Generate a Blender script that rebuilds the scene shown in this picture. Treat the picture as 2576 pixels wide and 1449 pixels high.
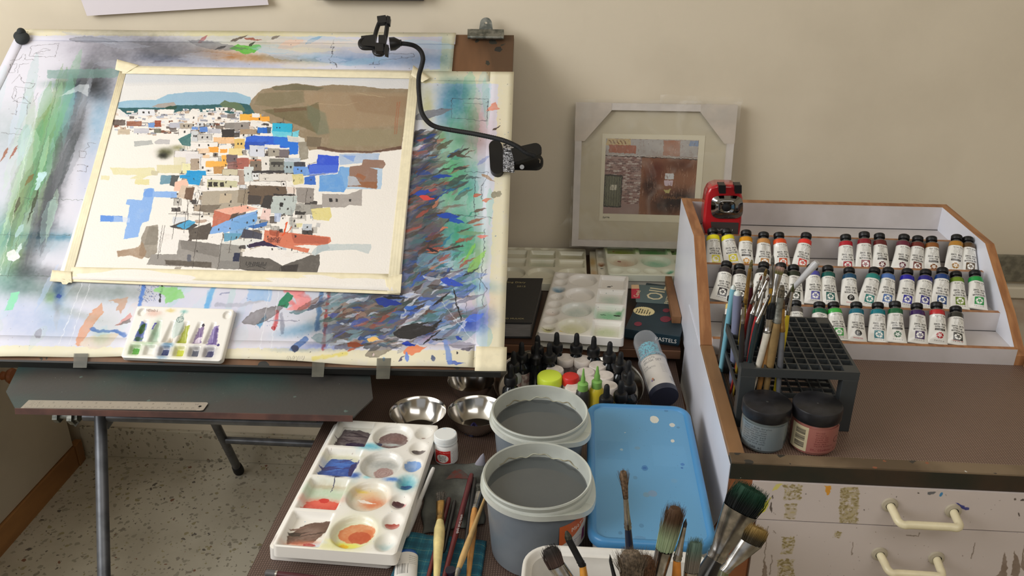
import bpy, bmesh, math, random
import numpy as np
from mathutils import Matrix, Vector
from math import sin, cos, pi, radians, sqrt, atan2

for o in list(bpy.data.objects): bpy.data.objects.remove(o)
SC = bpy.context.scene
COL = SC.collection
rnd = random.Random(7)
NR = np.random.RandomState(5)

# ------------------------------------------------------------------ camera
FPX, PITCH, YAW, CAMH = 2127.0, radians(24.4), radians(4.36), 1.593
cd = bpy.data.cameras.new('camera'); cam = bpy.data.objects.new('camera', cd); COL.objects.link(cam)
cd.sensor_width = 36.0; cd.lens = FPX / 2576.0 * 36.0; cd.clip_start = 0.05; cd.clip_end = 50
cam.location = (0, 0, CAMH); cam.rotation_euler = (pi/2 - PITCH, 0, YAW)
SC.camera = cam

# ------------------------------------------------------------------ light and exposure
SC.view_settings.view_transform = 'Standard'; SC.view_settings.look = 'None'
SC.view_settings.gamma = 1.0; SC.view_settings.use_curve_mapping = False
SC.view_settings.exposure = 0.0
wd = bpy.data.worlds.new('world'); SC.world = wd; wd.use_nodes = True
bg = wd.node_tree.nodes['Background']; bg.inputs[0].default_value = (0.93, 0.96, 1.0, 1); bg.inputs[1].default_value = 0.5
def area(name, loc, target, sx, sy, power, col):
    l = bpy.data.lights.new(name, 'AREA'); l.shape = 'RECTANGLE'; l.size = sx; l.size_y = sy; l.energy = power; l.color = col
    o = bpy.data.objects.new(name, l); COL.objects.link(o); o.location = loc
    o.rotation_euler = (Vector(target) - Vector(loc)).to_track_quat('-Z', 'Y').to_euler(); return o
area('window_daylight', (-2.35, 0.25, 2.15), (0.4, 1.7, 0.9), 2.0, 1.3, 56, (0.97, 0.985, 1.0))
area('overhead_fill', (0.8, -0.1, 2.70), (0.6, 1.5, 0.9), 2.0, 1.2, 24, (1.0, 0.975, 0.94))  # fill light added just under the ceiling to brighten upward-facing surfaces, not a window

# ------------------------------------------------------------------ pixel helpers (photograph 2576 x 1449): a pixel and one known coordinate give a point
_F = np.array([-sin(YAW)*cos(PITCH), cos(YAW)*cos(PITCH), -sin(PITCH)])
_R = np.array([cos(YAW), sin(YAW), 0.0]); _U = np.cross(_R, _F); _C = np.array([0, 0, CAMH])
def ray(x, y): return _F + _R*((x-1288)/FPX) - _U*((y-724.5)/FPX)
def pz(x, y, z): d = ray(x, y); return Vector(_C + d*((z-CAMH)/d[2]))
def py(x, y, Y): d = ray(x, y); return Vector(_C + d*(Y/d[1]))
def pxx(x, y, X): d = ray(x, y); return Vector(_C + d*(X/d[0]))
# drawing board plane
BTH = radians(35.5); B0 = np.array([0, 1.38, 0.80]); BE = np.array([0, cos(BTH), sin(BTH)]); BN = np.array([0, -sin(BTH), cos(BTH)])
def bp(x, y, off=0.0):
    d = ray(x, y); t = ((B0-_C) @ BN + off)/(d @ BN); return Vector(_C + d*t)
def bxs(X, s, off=0.0): return Vector((X, *(B0 + BE*s + BN*off)[1:]))

# ------------------------------------------------------------------ colours and materials
def lin(c): 
    c = c/255.0
    return c/12.92 if c <= 0.04045 else ((c+0.055)/1.055)**2.4
def L(rgb, a=1): return (lin(rgb[0]), lin(rgb[1]), lin(rgb[2]), a)
MC = {}
def mat(name, rgb, rough=0.5, metal=0.0, var=0.0, vscale=40, bump=0.0, bscale=200, trans=0.0, ior=1.45, coat=0.0, rgb2=None, stretch=None, spec=0.5, sss=0.0, fac=(0.4, 0.6)):
    if name in MC: return MC[name]
    m = bpy.data.materials.new(name); m.use_nodes = True; nt = m.node_tree; b = nt.nodes['Principled BSDF']
    b.inputs['Base Color'].default_value = L(rgb); b.inputs['Roughness'].default_value = rough; b.inputs['Metallic'].default_value = metal
    b.inputs['Transmission Weight'].default_value = trans; b.inputs['IOR'].default_value = ior; b.inputs['Coat Weight'].default_value = coat
    b.inputs['Specular IOR Level'].default_value = spec
    tc = nt.nodes.new('ShaderNodeTexCoord'); mp = nt.nodes.new('ShaderNodeMapping'); nt.links.new(tc.outputs['Object'], mp.inputs[0])
    if stretch: mp.inputs['Scale'].default_value = stretch
    if var > 0 or rgb2:
        n = nt.nodes.new('ShaderNodeTexNoise'); n.inputs['Scale'].default_value = vscale; n.inputs['Detail'].default_value = 5
        nt.links.new(mp.outputs[0], n.inputs['Vector'])
        r = nt.nodes.new('ShaderNodeValToRGB'); nt.links.new(n.outputs[0], r.inputs[0]); nt.links.new(r.outputs[0], b.inputs['Base Color'])
        c2 = rgb2 if rgb2 else tuple(max(0, c*(1-var)) for c in rgb)
        r.color_ramp.elements[0].position = fac[0]; r.color_ramp.elements[1].position = fac[1]
        r.color_ramp.elements[0].color = L(c2); r.color_ramp.elements[1].color = L(rgb)
    if bump > 0:
        n2 = nt.nodes.new('ShaderNodeTexNoise'); n2.inputs['Scale'].default_value = bscale; n2.inputs['Detail'].default_value = 4
        nt.links.new(mp.outputs[0], n2.inputs['Vector'])
        bu = nt.nodes.new('ShaderNodeBump'); bu.inputs['Strength'].default_value = bump; bu.inputs['Distance'].default_value = 0.002
        nt.links.new(n2.outputs[0], bu.inputs['Height']); nt.links.new(bu.outputs[0], b.inputs['Normal'])
    MC[name] = m; return m
def spatter(name, base, base2, spots, rough=0.5, vscale=30, stretch=(1, 1, 1), sscale=90, thr=0.16, bump=0.1):
    """a surface with splashes of dried paint: voronoi cells, a few of them coloured"""
    m = mat(name, base, rough, rgb2=base2, vscale=vscale, stretch=stretch, bump=bump, bscale=150)
    nt = m.node_tree; b = nt.nodes['Principled BSDF']; src = b.inputs['Base Color'].links[0].from_socket
    tc = [n for n in nt.nodes if n.type == 'TEX_COORD'][0]
    for i, (col, sc, th, pr) in enumerate(spots):
        v = nt.nodes.new('ShaderNodeTexVoronoi'); v.inputs['Scale'].default_value = sc; nt.links.new(tc.outputs['Object'], v.inputs['Vector'])
        nz = nt.nodes.new('ShaderNodeTexNoise'); nz.inputs['Scale'].default_value = sc*2.2; nt.links.new(tc.outputs['Object'], nz.inputs['Vector'])
        ad = nt.nodes.new('ShaderNodeMath'); ad.operation = 'MULTIPLY_ADD'; nt.links.new(nz.outputs[0], ad.inputs[0]); ad.inputs[1].default_value = 0.6; nt.links.new(v.outputs['Distance'], ad.inputs[2])
        lt = nt.nodes.new('ShaderNodeMath'); lt.operation = 'LESS_THAN'; nt.links.new(ad.outputs[0], lt.inputs[0]); lt.inputs[1].default_value = th+0.3
        sep = nt.nodes.new('ShaderNodeSeparateColor'); nt.links.new(v.outputs['Color'], sep.inputs[0])
        l2 = nt.nodes.new('ShaderNodeMath'); l2.operation = 'LESS_THAN'; nt.links.new(sep.outputs[i % 3], l2.inputs[0]); l2.inputs[1].default_value = pr
        mu = nt.nodes.new('ShaderNodeMath'); mu.operation = 'MULTIPLY'; nt.links.new(lt.outputs[0], mu.inputs[0]); nt.links.new(l2.outputs[0], mu.inputs[1])
        mx = nt.nodes.new('ShaderNodeMix'); mx.data_type = 'RGBA'; nt.links.new(mu.outputs[0], mx.inputs[0]); nt.links.new(src, mx.inputs[6]); mx.inputs[7].default_value = L(col)
        src = mx.outputs[2]
    nt.links.new(src, b.inputs['Base Color']); return m
def mat_print(name, img, rough=0.6, coat=0.0, bump=0.0, bscale=60, spec=0.5):
    m = bpy.data.materials.new(name); m.use_nodes = True; nt = m.node_tree; b = nt.nodes['Principled BSDF']
    t = nt.nodes.new('ShaderNodeTexImage'); t.image = img; t.interpolation = 'Linear'; t.extension = 'EXTEND'
    nt.links.new(t.outputs[0], b.inputs['Base Color']); b.inputs['Roughness'].default_value = rough; b.inputs['Coat Weight'].default_value = coat
    b.inputs['Specular IOR Level'].default_value = spec
    if bump > 0:
        tc = nt.nodes.new('ShaderNodeTexCoord'); n2 = nt.nodes.new('ShaderNodeTexNoise'); n2.inputs['Scale'].default_value = bscale; nt.links.new(tc.outputs['Object'], n2.inputs['Vector'])
        bu = nt.nodes.new('ShaderNodeBump'); bu.inputs['Strength'].default_value = bump; bu.inputs['Distance'].default_value = 0.004
        nt.links.new(n2.outputs[0], bu.inputs['Height']); nt.links.new(bu.outputs[0], b.inputs['Normal'])
    return m

# ------------------------------------------------------------------ mesh builder
WM = {}
class MB:
    def __init__(s): s.v = []; s.f = []; s.uv = []; s.mi = []
    def add(s, vs, fs, uvs=None, mi=0):
        k = len(s.v); s.v += [tuple(v) for v in vs]
        for i, f in enumerate(fs):
            s.f.append([a+k for a in f]); s.mi.append(mi)
            s.uv.append([uvs[a] for a in f] if uvs else None)
        return s
    def box(s, x0, x1, y0, y1, z0, z1, M=None, mi=0):
        vs = [Vector((x, y, z)) for x in (x0, x1) for y in (y0, y1) for z in (z0, z1)]
        if M: vs = [M @ v for v in vs]
        return s.add(vs, [(0,1,3,2),(4,6,7,5),(0,4,5,1),(2,3,7,6),(0,2,6,4),(1,5,7,3)], mi=mi)
    def prism(s, pts, vec, uv=None, mi=0):
        n = len(pts); vec = Vector(vec); a = [Vector(p) for p in pts]; b = [p+vec for p in a]
        s.add(a, [tuple(range(n))[::-1]], mi=mi); s.add(b, [tuple(range(n))], uvs=uv, mi=mi)
        s.add(a+b, [(i, (i+1) % n, n+(i+1) % n, n+i) for i in range(n)], mi=mi); return s
    def lathe(s, prof, n=32, M=None, mi=0, arc=None):
        vs = []; fs = []
        M = M or Matrix()
        for (r, z) in prof:
            r = r if r > .00105 else 1e-6
            for k in range(n):
                a = 2*pi*k/n; vs.append(M @ Vector((r*cos(a), r*sin(a), z)))
        for j in range(len(prof)-1):
            for k in range(n): fs.append((j*n+k, j*n+(k+1) % n, (j+1)*n+(k+1) % n, (j+1)*n+k))
        uvs = [(k/n, prof[j][1]) for j in range(len(prof)) for k in range(n)]
        return s.add(vs, fs, mi=mi)
    def tube(s, pts, r, n=12, cap=True, mi=0, flat=1.0, side=None):
        P = [Vector(p) for p in pts]; m = len(P); rr = r if isinstance(r, (list, tuple)) else [r]*m
        vs = []; prev = Vector(side) if side else None
        for i in range(m):
            t = (P[min(i+1, m-1)] - P[max(i-1, 0)]); 
            if t.length < 1e-9: t = Vector((0, 0, 1))
            t.normalize()
            if prev is None: prev = Vector((1, 0, 0)) if abs(t.x) < .9 else Vector((0, 1, 0))
            u = (prev - t*prev.dot(t)); u.normalize(); prev = u; w = t.cross(u)
            for k in range(n):
                a = 2*pi*k/n; vs.append(P[i] + u*(rr[i]*cos(a)) + w*(rr[i]*flat*sin(a)))
        fs = [(j*n+k, j*n+(k+1) % n, (j+1)*n+(k+1) % n, (j+1)*n+k) for j in range(m-1) for k in range(n)]
        if cap: fs += [tuple(range(n))[::-1], tuple((m-1)*n+k for k in range(n))]
        return s.add(vs, fs, mi=mi)
    def ell(s, c, r, nu=16, nv=10, M=None, mi=0):
        prof = [(max(1e-5, cos(-pi/2+pi*j/nv)), sin(-pi/2+pi*j/nv)) for j in range(nv+1)]
        T = Matrix.Translation(Vector(c)) @ (M or Matrix()) @ Matrix.Diagonal((*r, 1))
        return s.lathe(prof, nu, T, mi)
    def grid(s, fn, nu, nv, uvf=None, mi=0, skip=None):
        vs = [fn(i/nu, j/nv) for j in range(nv+1) for i in range(nu+1)]
        uvs = [(uvf(i/nu, j/nv) if uvf else (i/nu, j/nv)) for j in range(nv+1) for i in range(nu+1)]
        fs = [(j*(nu+1)+i, j*(nu+1)+i+1, (j+1)*(nu+1)+i+1, (j+1)*(nu+1)+i) for j in range(nv) for i in range(nu) if not (skip and skip((i+.5)/nu, (j+.5)/nv))]
        return s.add(vs, fs, uvs, mi)
    def mesh(s, name, mats, inv=None, smooth=True, ang=35):
        me = bpy.data.meshes.new(name); vs = [inv @ Vector(v) for v in s.v] if inv else s.v
        me.from_pydata([tuple(v) for v in vs], [], s.f)
        for m in mats: me.materials.append(m)
        if any(s.mi): me.polygons.foreach_set('material_index', s.mi)
        if any(u is not None for u in s.uv):
            ul = me.uv_layers.new(name='UVMap'); d = []
            for f, u in zip(s.f, s.uv):
                for q in range(len(f)): d += list(u[q]) if u else [0.002, 0.002]
            ul.data.foreach_set('uv', d)
        me.update()
        if smooth:
            me.shade_smooth(); me.set_sharp_from_angle(angle=radians(ang))
        return me
def build(name, mb, mats, parent=None, world=True, smooth=True, bevel=0, ang=35, label=None, kind=None, solid=0, sub=0):
    mats = mats if isinstance(mats, (list, tuple)) else [mats]
    inv = WM[parent.name].inverted() if (parent and world) else None
    me = mb.mesh(name, mats, inv, smooth, ang)
    o = bpy.data.objects.new(name, me); COL.objects.link(o)
    if parent: o.parent = parent; WM[o.name] = WM[parent.name]
    else: WM[o.name] = Matrix()
    if bevel: 
        b = o.modifiers.new('bevel', 'BEVEL'); b.width = bevel; b.segments = 2; b.limit_method = 'ANGLE'
    if solid: q = o.modifiers.new('solid', 'SOLIDIFY'); q.thickness = solid; q.offset = 0
    if sub: q = o.modifiers.new('sub', 'SUBSURF'); q.levels = sub; q.render_levels = sub
    if label: o['label'] = label
    if kind: o['kind'] = kind
    return o
def thing(name, label, cat, loc=(0, 0, 0), M=None, group=None):
    o = bpy.data.objects.new(name, None); COL.objects.link(o); o.empty_display_size = 0.02
    M = M if M is not None else Matrix.Translation(Vector(loc)); o.matrix_world = M; WM[o.name] = M
    o['label'] = label; o['category'] = cat
    if group: o['group'] = group
    return o
def tag(o, label, cat, group=None):
    o['label'] = label; o['category'] = cat
    if group: o['group'] = group
    return o
def struct(name, mb, m, **k): return build(name, mb, m, kind='structure', **k)
def axes(o, x, y, z): 
    M = Matrix((x, y, z)).transposed().to_4x4(); M.translation = Vector(o); return M
def upaxis(p0, p1, xh=(1, 0, 0)):
    """frame at p0 whose z points to p1 and whose x is near xh"""
    z = (Vector(p1)-Vector(p0)).normalized(); x = Vector(xh) - z*Vector(xh).dot(z); x.normalize(); return axes(p0, x, z.cross(x), z)
def lettering(txt, size, M, m, parent, align='LEFT', name='lettering', depth=0.0002):
    cu = bpy.data.curves.new('txt', 'FONT'); cu.body = txt; cu.size = size; cu.align_x = align; cu.resolution_u = 2; cu.extrude = depth
    t = bpy.data.objects.new('txt', cu); COL.objects.link(t); bpy.context.view_layer.update()
    me = bpy.data.meshes.new_from_object(t.evaluated_get(bpy.context.evaluated_depsgraph_get())); bpy.data.objects.remove(t)
    me.transform(WM[parent.name].inverted() @ M); me.materials.clear(); me.materials.append(m)
    o = bpy.data.objects.new(name, me); COL.objects.link(o); o.parent = parent; WM[o.name] = WM[parent.name]; return o

# ------------------------------------------------------------------ a small painter for flat print: colours laid on a canvas in memory
FONT = {}
_fs = "0000000000 00005F0000 0007000700 147F147F14 242A7F2A12 2313086462 3649562050 0008070300 001C224100 0041221C00 2A1C7F1C2A 08083E0808 0080703000 0808080808 0000606000 2010080402 3E5149453E 00427F4000 7249494946 2141494D33 1814127F10 2745454539 3C4A494931 4121110907 3649494936 464949291E"
for i, h in enumerate(_fs.split()): FONT[chr(32+i)] = [int(h[j:j+2], 16) for j in range(0, 10, 2)]
_fu = "7C1211127C 7F49494936 3E41414122 7F4141413E 7F49494941 7F09090901 3E41415173 7F0808087F 00417F4100 2040413F01 7F08142241 7F40404040 7F021C027F 7F0408107F 3E4141413E 7F09090906 3E4151215E 7F09192946 2649494932 03017F0103 3F4040403F 1F2040201F 3F4038403F 6314081463 0304780403 6159494D43"
for i, h in enumerate(_fu.split()): FONT[chr(65+i)] = [int(h[j:j+2], 16) for j in range(0, 10, 2)]
_fl = "2054547840 7F28444438 3844444428 384444287F 3854545418 00087E0902 18A4A49C78 7F08040478 00447D4000 2040403D00 7F10284400 00417F4000 7C04780478 7C08040478 3844444438 FC18242418 18242418FC 7C08040408 4854545424 04043F4424 3C4040207C 1C2040201C 3C4030403C 4428102844 4C9090907C 4464544C44"
for i, h in enumerate(_fl.split()): FONT[chr(97+i)] = [int(h[j:j+2], 16) for j in range(0, 10, 2)]
def vnoise(h, w, cell, seed=0):
    r = np.random.RandomState(seed); gh, gw = h//cell+3, w//cell+3; g = r.rand(gh, gw).astype(np.float32)
    y = np.arange(h)/cell; x = np.arange(w)/cell; yi = y.astype(int); xi = x.astype(int); fy = (y-yi)[:, None]; fx = (x-xi)[None]
    fy = fy*fy*(3-2*fy); fx = fx*fx*(3-2*fx)
    a = g[yi][:, xi]; b = g[yi][:, xi+1]; c = g[yi+1][:, xi]; d = g[yi+1][:, xi+1]
    return (a*(1-fx)+b*fx)*(1-fy)+(c*(1-fx)+d*fx)*fy
class Cv:
    ba = 1.0
    def __init__(s, w, h, base, tf=None, wob=0.0, grain=0.0):
        s.w, s.h = int(w), int(h); s.a = np.ones((s.h, s.w, 3), np.float32)*(np.array(base, np.float32)/255); s.tf = tf
        s.wob = wob; s.grain = grain
        if wob or grain:
            s.n1 = vnoise(s.h, s.w, 9, 1)+.5*vnoise(s.h, s.w, 4, 2)-.75; s.n2 = vnoise(s.h, s.w, 9, 3)+.5*vnoise(s.h, s.w, 4, 4)-.75
            s.n3 = .6*vnoise(s.h, s.w, 26, 6)+.4*vnoise(s.h, s.w, 7, 5)
    def T(s, pts): return np.array([s.tf(*p) for p in pts], np.float32) if s.tf else np.array(pts, np.float32)
    def _win(s, P, pad):
        x0 = max(0, int(P[:, 0].min()-pad)); x1 = min(s.w, int(P[:, 0].max()+pad)+2); y0 = max(0, int(P[:, 1].min()-pad)); y1 = min(s.h, int(P[:, 1].max()+pad)+2)
        if x1 <= x0 or y1 <= y0: return None
        X, Y = np.meshgrid(np.arange(x0, x1)+.5, np.arange(y0, y1)+.5); X = X.astype(np.float32); Y = Y.astype(np.float32)
        if s.wob: X = X+s.n1[y0:y1, x0:x1]*s.wob; Y = Y+s.n2[y0:y1, x0:x1]*s.wob
        return x0, x1, y0, y1, X, Y
    def _put(s, W, cov, col, mul):
        x0, x1, y0, y1 = W[:4]; c = np.array(col, np.float32)/255
        if s.grain: cov = cov*(1-s.grain+2*s.grain*s.n3[y0:y1, x0:x1])
        cov = np.clip(cov, 0, 1)[..., None]; d = s.a[y0:y1, x0:x1]
        if mul: s.a[y0:y1, x0:x1] = d*(1-cov*(1-c))
        else: s.a[y0:y1, x0:x1] = d*(1-cov)+c*cov
    def seg(s, X, Y, P, closed):
        D = np.full(X.shape, 1e9, np.float32); n = len(P)
        for i in range(n if closed else n-1):
            a = P[i]; b = P[(i+1) % n]; ab = b-a; q = float(ab @ ab)+1e-9
            t = np.clip(((X-a[0])*ab[0]+(Y-a[1])*ab[1])/q, 0, 1)
            D = np.minimum(D, (X-a[0]-t*ab[0])**2+(Y-a[1]-t*ab[1])**2)
        return np.sqrt(D)
    def poly(s, pts, col, a=1.0, soft=1.0, mul=False, edge=0.0):
        P = s.T(pts); W = s._win(P, soft+4)
        if W is None: return
        X, Y = W[4:]; ins = np.zeros(X.shape, bool); n = len(P)
        for i in range(n):
            x1, y1 = P[i]; x2, y2 = P[(i+1) % n]
            if y1 == y2: continue
            ins ^= ((y1 > Y) != (y2 > Y)) & (X < (x2-x1)*(Y-y1)/(y2-y1)+x1)
        D = s.seg(X, Y, P, True); sd = np.where(ins, D, -D)
        cov = np.clip(sd/soft+.5, 0, 1)
        if edge: cov = cov*(1+edge*np.exp(-(D/2.5)**2))
        s._put(W, cov*a, col, mul)
    def line(s, pts, w, col, a=1.0, soft=1.0, mul=False):
        P = s.T(pts); W = s._win(P, w+soft+2)
        if W is None: return
        D = s.seg(W[4], W[5], P, False); s._put(W, np.clip((w/2-D)/soft+.5, 0, 1)*a, col, mul)
    def ell(s, x, y, rx, ry, col, a=1.0, ang=0, soft=1.0, mul=False, edge=0):
        n = 20; ca, sa = cos(radians(ang)), sin(radians(ang))
        s.poly([(x+rx*cos(t)*ca-ry*sin(t)*sa, y+rx*cos(t)*sa+ry*sin(t)*ca) for t in [2*pi*k/n for k in range(n)]], col, a, soft, mul, edge)
    def blob(s, x, y, rx, ry, col, a=0.6, ang=0, mul=True):
        c = s.T([(x, y), (x+rx*cos(radians(ang)), y+rx*sin(radians(ang))), (x-ry*sin(radians(ang)), y+ry*cos(radians(ang)))])
        ux = c[1]-c[0]; uy = c[2]-c[0]; R = 2.2*(np.abs(ux)+np.abs(uy)); P = np.array([c[0]-R, c[0]+R]); W = s._win(P, 1)
        if W is None: return
        M = np.linalg.inv(np.array([ux, uy]).T); dx = W[4]-c[0][0]; dy = W[5]-c[0][1]
        r2 = (M[0, 0]*dx+M[0, 1]*dy)**2+(M[1, 0]*dx+M[1, 1]*dy)**2
        s._put(W, a*s.ba*np.exp(-r2**1.3*.8), col, mul)
    def leaf(s, x, y, ln, w, ang, col, a=.8, mul=False, edge=.2, bend=0):
        n = 7; ca, sa = cos(radians(ang)), sin(radians(ang)); up = []; dn = []
        for k in range(n+1):
            t = k/n; r = w*.5*sin(pi*min(1, max(0.04, t**.7))); lx = (t-.5)*ln; ly = bend*((2*t-1)**2)
            up.append((x+lx*ca-(ly-r)*sa, y+lx*sa+(ly-r)*ca)); dn.append((x+lx*ca-(ly+r)*sa, y+lx*sa+(ly+r)*ca))
        s.poly(up+dn[::-1], col, a, 1.2, mul, edge)
    def text(s, x, y, t, h, col, a=1.0, w=None):
        """5x7 dot lettering; x, y top left in canvas pixels, h letter height"""
        px = h/7.0; pw = (w/(6*len(t))) if w else px
        for ch in t:
            for cx, bits in enumerate(FONT.get(ch, FONT[' '])):
                for r in range(8):
                    if bits >> r & 1:
                        X0, X1, Y0, Y1 = x+cx*pw, x+(cx+1)*pw, y+r*px, y+(r+1)*px
                        i0, i1, j0, j1 = int(max(0, X0)), int(min(s.w, X1+.99)), int(max(0, Y0)), int(min(s.h, Y1+.99))
                        if i1 <= i0 or j1 <= j0: continue
                        cx_ = np.clip(np.minimum(np.arange(i0, i1)+1, X1)-np.maximum(np.arange(i0, i1), X0), 0, 1); cy_ = np.clip(np.minimum(np.arange(j0, j1)+1, Y1)-np.maximum(np.arange(j0, j1), Y0), 0, 1)
                        cov = (cy_[:, None]*cx_[None]*a)[..., None]; s.a[j0:j1, i0:i1] = s.a[j0:j1, i0:i1]*(1-cov)+np.array(col)/255*cov
            x += 6*pw
    def image(s, name):
        im = bpy.data.images.new(name, s.w, s.h, alpha=False); b = np.ones((s.h, s.w, 4), np.float32); b[..., :3] = np.clip(s.a, 0, 1)[::-1]
        im.pixels.foreach_set(b.ravel()); im.update(); im.pack(); return im

# ------------------------------------------------------------------ paint on the board's cover paper (coordinates are measured on the photograph, mapped to the paper's own plane)
CX0, CX1, CS0, CS1 = -1.43, -0.115, -0.03, 0.885; PPM = 1350
def tf_cover(x, y):
    p = bp(x, y); s = (np.array(p)-B0) @ BE
    return ((p.x-CX0)*PPM, (CS1-s)*PPM)
K = Cv((CX1-CX0)*PPM, (CS1-CS0)*PPM, (220, 218, 229), tf_cover, wob=5, grain=.25)
CREAM = (230, 222, 194)
# masking tape bands round the edge
for q in [[(-330, 868), (1270, 885), (1270, 960), (-330, 960)], [(0, 70), (-40, 70), (-360, 960), (-285, 960), (-18, 205), (38, 75)], [(20, 60), (1150, 62), (1148, 96), (20, 92)], [(1256, 178), (1300, 178), (1290, 955), (1215, 955), (1225, 880)], [(1060, 176), (1300, 180), (1298, 214), (1055, 211)], [(1114, 80), (1146, 80), (1142, 186), (1106, 186)]]:
    K.poly(q, CREAM, 1, 1)
K.ba = .72
def B(*a): K.blob(*a)
# top band washes
B(330, 130, 120, 45, (70, 70, 76), .7, 8); B(440, 125, 110, 26, (80, 80, 84), .75, 8); B(250, 200, 60, 60, (60, 66, 72), .6, 60); B(200, 120, 60, 40, (200, 196, 205), .5)
B(620, 105, 150, 26, (214, 214, 170), .75, 3); B(640, 148, 130, 10, (232, 160, 80), .9, 3); B(560, 136, 70, 12, (222, 150, 80), .5, 4); B(760, 120, 110, 20, (235, 220, 190), .6, 2)
B(560, 162, 160, 9, (150, 165, 195), .6, 3); B(400, 148, 60, 14, (120, 140, 170), .6, 3); B(800, 152, 160, 10, (120, 180, 215), .75, 2); B(960, 150, 140, 18, (120, 160, 205), .7, 3); B(1090, 150, 50, 30, (140, 185, 225), .6)
B(1060, 110, 90, 30, (205, 205, 215), .7); B(1120, 140, 18, 60, (160, 200, 205), .6); B(880, 128, 60, 18, (215, 222, 235), .6)
K.poly([(578, 124), (600, 114), (625, 118), (655, 114), (658, 122), (640, 134), (620, 140), (600, 132)], (98, 180, 66), .95)
for a in [(558, 122, 32, 5, -15, (50, 46, 44)), (603, 100, 50, 7, -18, (80, 65, 52)), (638, 102, 46, 6, 6, (150, 80, 62)), (636, 113, 20, 5, -30, (60, 70, 50)), (513, 100, 32, 8, -38, (170, 110, 110)), (695, 97, 26, 6, -15, (120, 110, 100)), (790, 103, 48, 10, -25, (120, 165, 200)), (735, 112, 70, 20, -14, (225, 185, 160))]: K.leaf(*a)
K.line([(842, 103), (831, 122), (840, 120), (834, 138), (838, 137), (829, 150), (833, 160), (838, 156), (849, 170)], 1.6, (50, 50, 55), .8)
K.line([(943, 137), (1040, 138), (1041, 145), (955, 154), (954, 163), (930, 165), (940, 164), (943, 137)], 1.4, (70, 70, 80), .7)
# left column: pencil sketches on white, green and black washes
B(60, 330, 60, 120, (196, 214, 206), .7, 100); B(20, 420, 40, 90, (190, 210, 210), .5)
for q in [(118, 300, 60, 16, (150, 180, 90), .9, 108), (108, 400, 110, 24, (60, 150, 100), .95, 104), (140, 360, 90, 18, (120, 190, 90), .85, 103), (75, 470, 110, 26, (120, 140, 80), .8, 107), (50, 520, 90, 26, (90, 140, 90), .8, 110), (165, 300, 90, 24, (110, 165, 175), .7, 104),
        (190, 240, 40, 30, (120, 170, 190), .7, 0), (190, 330, 70, 26, (60, 62, 66), .85, 103), (210, 215, 60, 24, (55, 60, 66), .9, 20), (240, 195, 40, 30, (60, 64, 70), .8, 60), (250, 300, 70, 24, (140, 195, 220), .8, 100), (225, 420, 80, 20, (205, 220, 240), .6, 102), (130, 500, 90, 26, (55, 60, 62), .95, 108), (110, 560, 60, 22, (90, 92, 98), .85, 108),
        (60, 600, 90, 30, (90, 165, 175), .75, 0), (110, 596, 90, 8, (60, 150, 180), .9, 2), (30, 640, 50, 34, (150, 195, 100), .8, 110), (70, 650, 60, 24, (105, 100, 105), .85, 108), (100, 690, 70, 20, (110, 110, 112), .8, 5), (150, 600, 40, 40, (200, 215, 220), .6, 0), (30, 700, 60, 40, (120, 190, 170), .8, 0), (100, 730, 110, 24, (120, 145, 130), .7, 5), (230, 730, 100, 22, (150, 160, 145), .7, 4), (330, 735, 70, 18, (170, 175, 160), .6),
        (-60, 560, 60, 120, (120, 180, 170), .7, 112), (-120, 720, 70, 90, (130, 190, 190), .7, 110), (-200, 840, 60, 60, (180, 200, 220), .6, 0), (150, 215, 40, 10, (100, 150, 130), .7, 2), (95, 560, 12, 50, (70, 70, 75), .6, 108)]: B(*q)
def marks(n, fx, ang, ln, wd, pal, al=(.45, .85)):
    for k in range(n):
        x, y = fx(); K.leaf(x, y, rnd.uniform(*ln), rnd.uniform(*wd), ang+rnd.gauss(0, 12 if ln[1] < 150 else 5), rnd.choice(pal), rnd.uniform(*al), bend=rnd.uniform(-4, 4))
def slant(x0, sd, y0, y1): y = rnd.uniform(y0, y1); return (x0-(y-220)*.30+rnd.gauss(0, sd), y)
LP = [(120, 180, 130), (90, 160, 120), (150, 190, 160), (130, 150, 110), (170, 200, 200), (110, 150, 90), (160, 190, 120), (120, 170, 170)]
marks(46, lambda: slant(150, 26, 230, 640), 106, (90, 240), (12, 34), LP, (.18, .4))
marks(30, lambda: slant(215, 20, 220, 640), 106, (90, 220), (10, 28), [(84, 86, 92), (110, 112, 116), (150, 155, 165), (70, 76, 80)], (.2, .45))
marks(34, lambda: slant(60, 70, 260, 860), 106, (80, 240), (14, 40), [(190, 215, 220), (170, 205, 200), (200, 215, 235), (190, 220, 190), (205, 205, 220)], (.2, .45))
marks(26, lambda: (rnd.uniform(-150, 640), rnd.uniform(720, 860)), 120, (50, 140), (14, 40), [(190, 205, 235), (200, 225, 230), (205, 215, 205), (225, 210, 205), (190, 220, 215)], (.2, .45))
marks(18, lambda: (rnd.uniform(230, 560), rnd.uniform(100, 165)), 5, (60, 160), (8, 20), [(90, 90, 96), (120, 120, 126), (150, 155, 170), (170, 175, 190)], (.2, .45))
marks(18, lambda: (rnd.uniform(560, 1120), rnd.uniform(100, 165)), 2, (60, 160), (8, 20), [(225, 215, 180), (170, 200, 225), (190, 200, 225), (220, 205, 195), (150, 190, 215)], (.2, .45))
marks(46, lambda: (rnd.uniform(1080, 1235), rnd.uniform(220, 860)), 92, (60, 150), (16, 44), [(130, 205, 175), (150, 215, 190), (160, 205, 225), (190, 225, 200), (140, 195, 200), (225, 205, 205)], (.2, .45))
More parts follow.
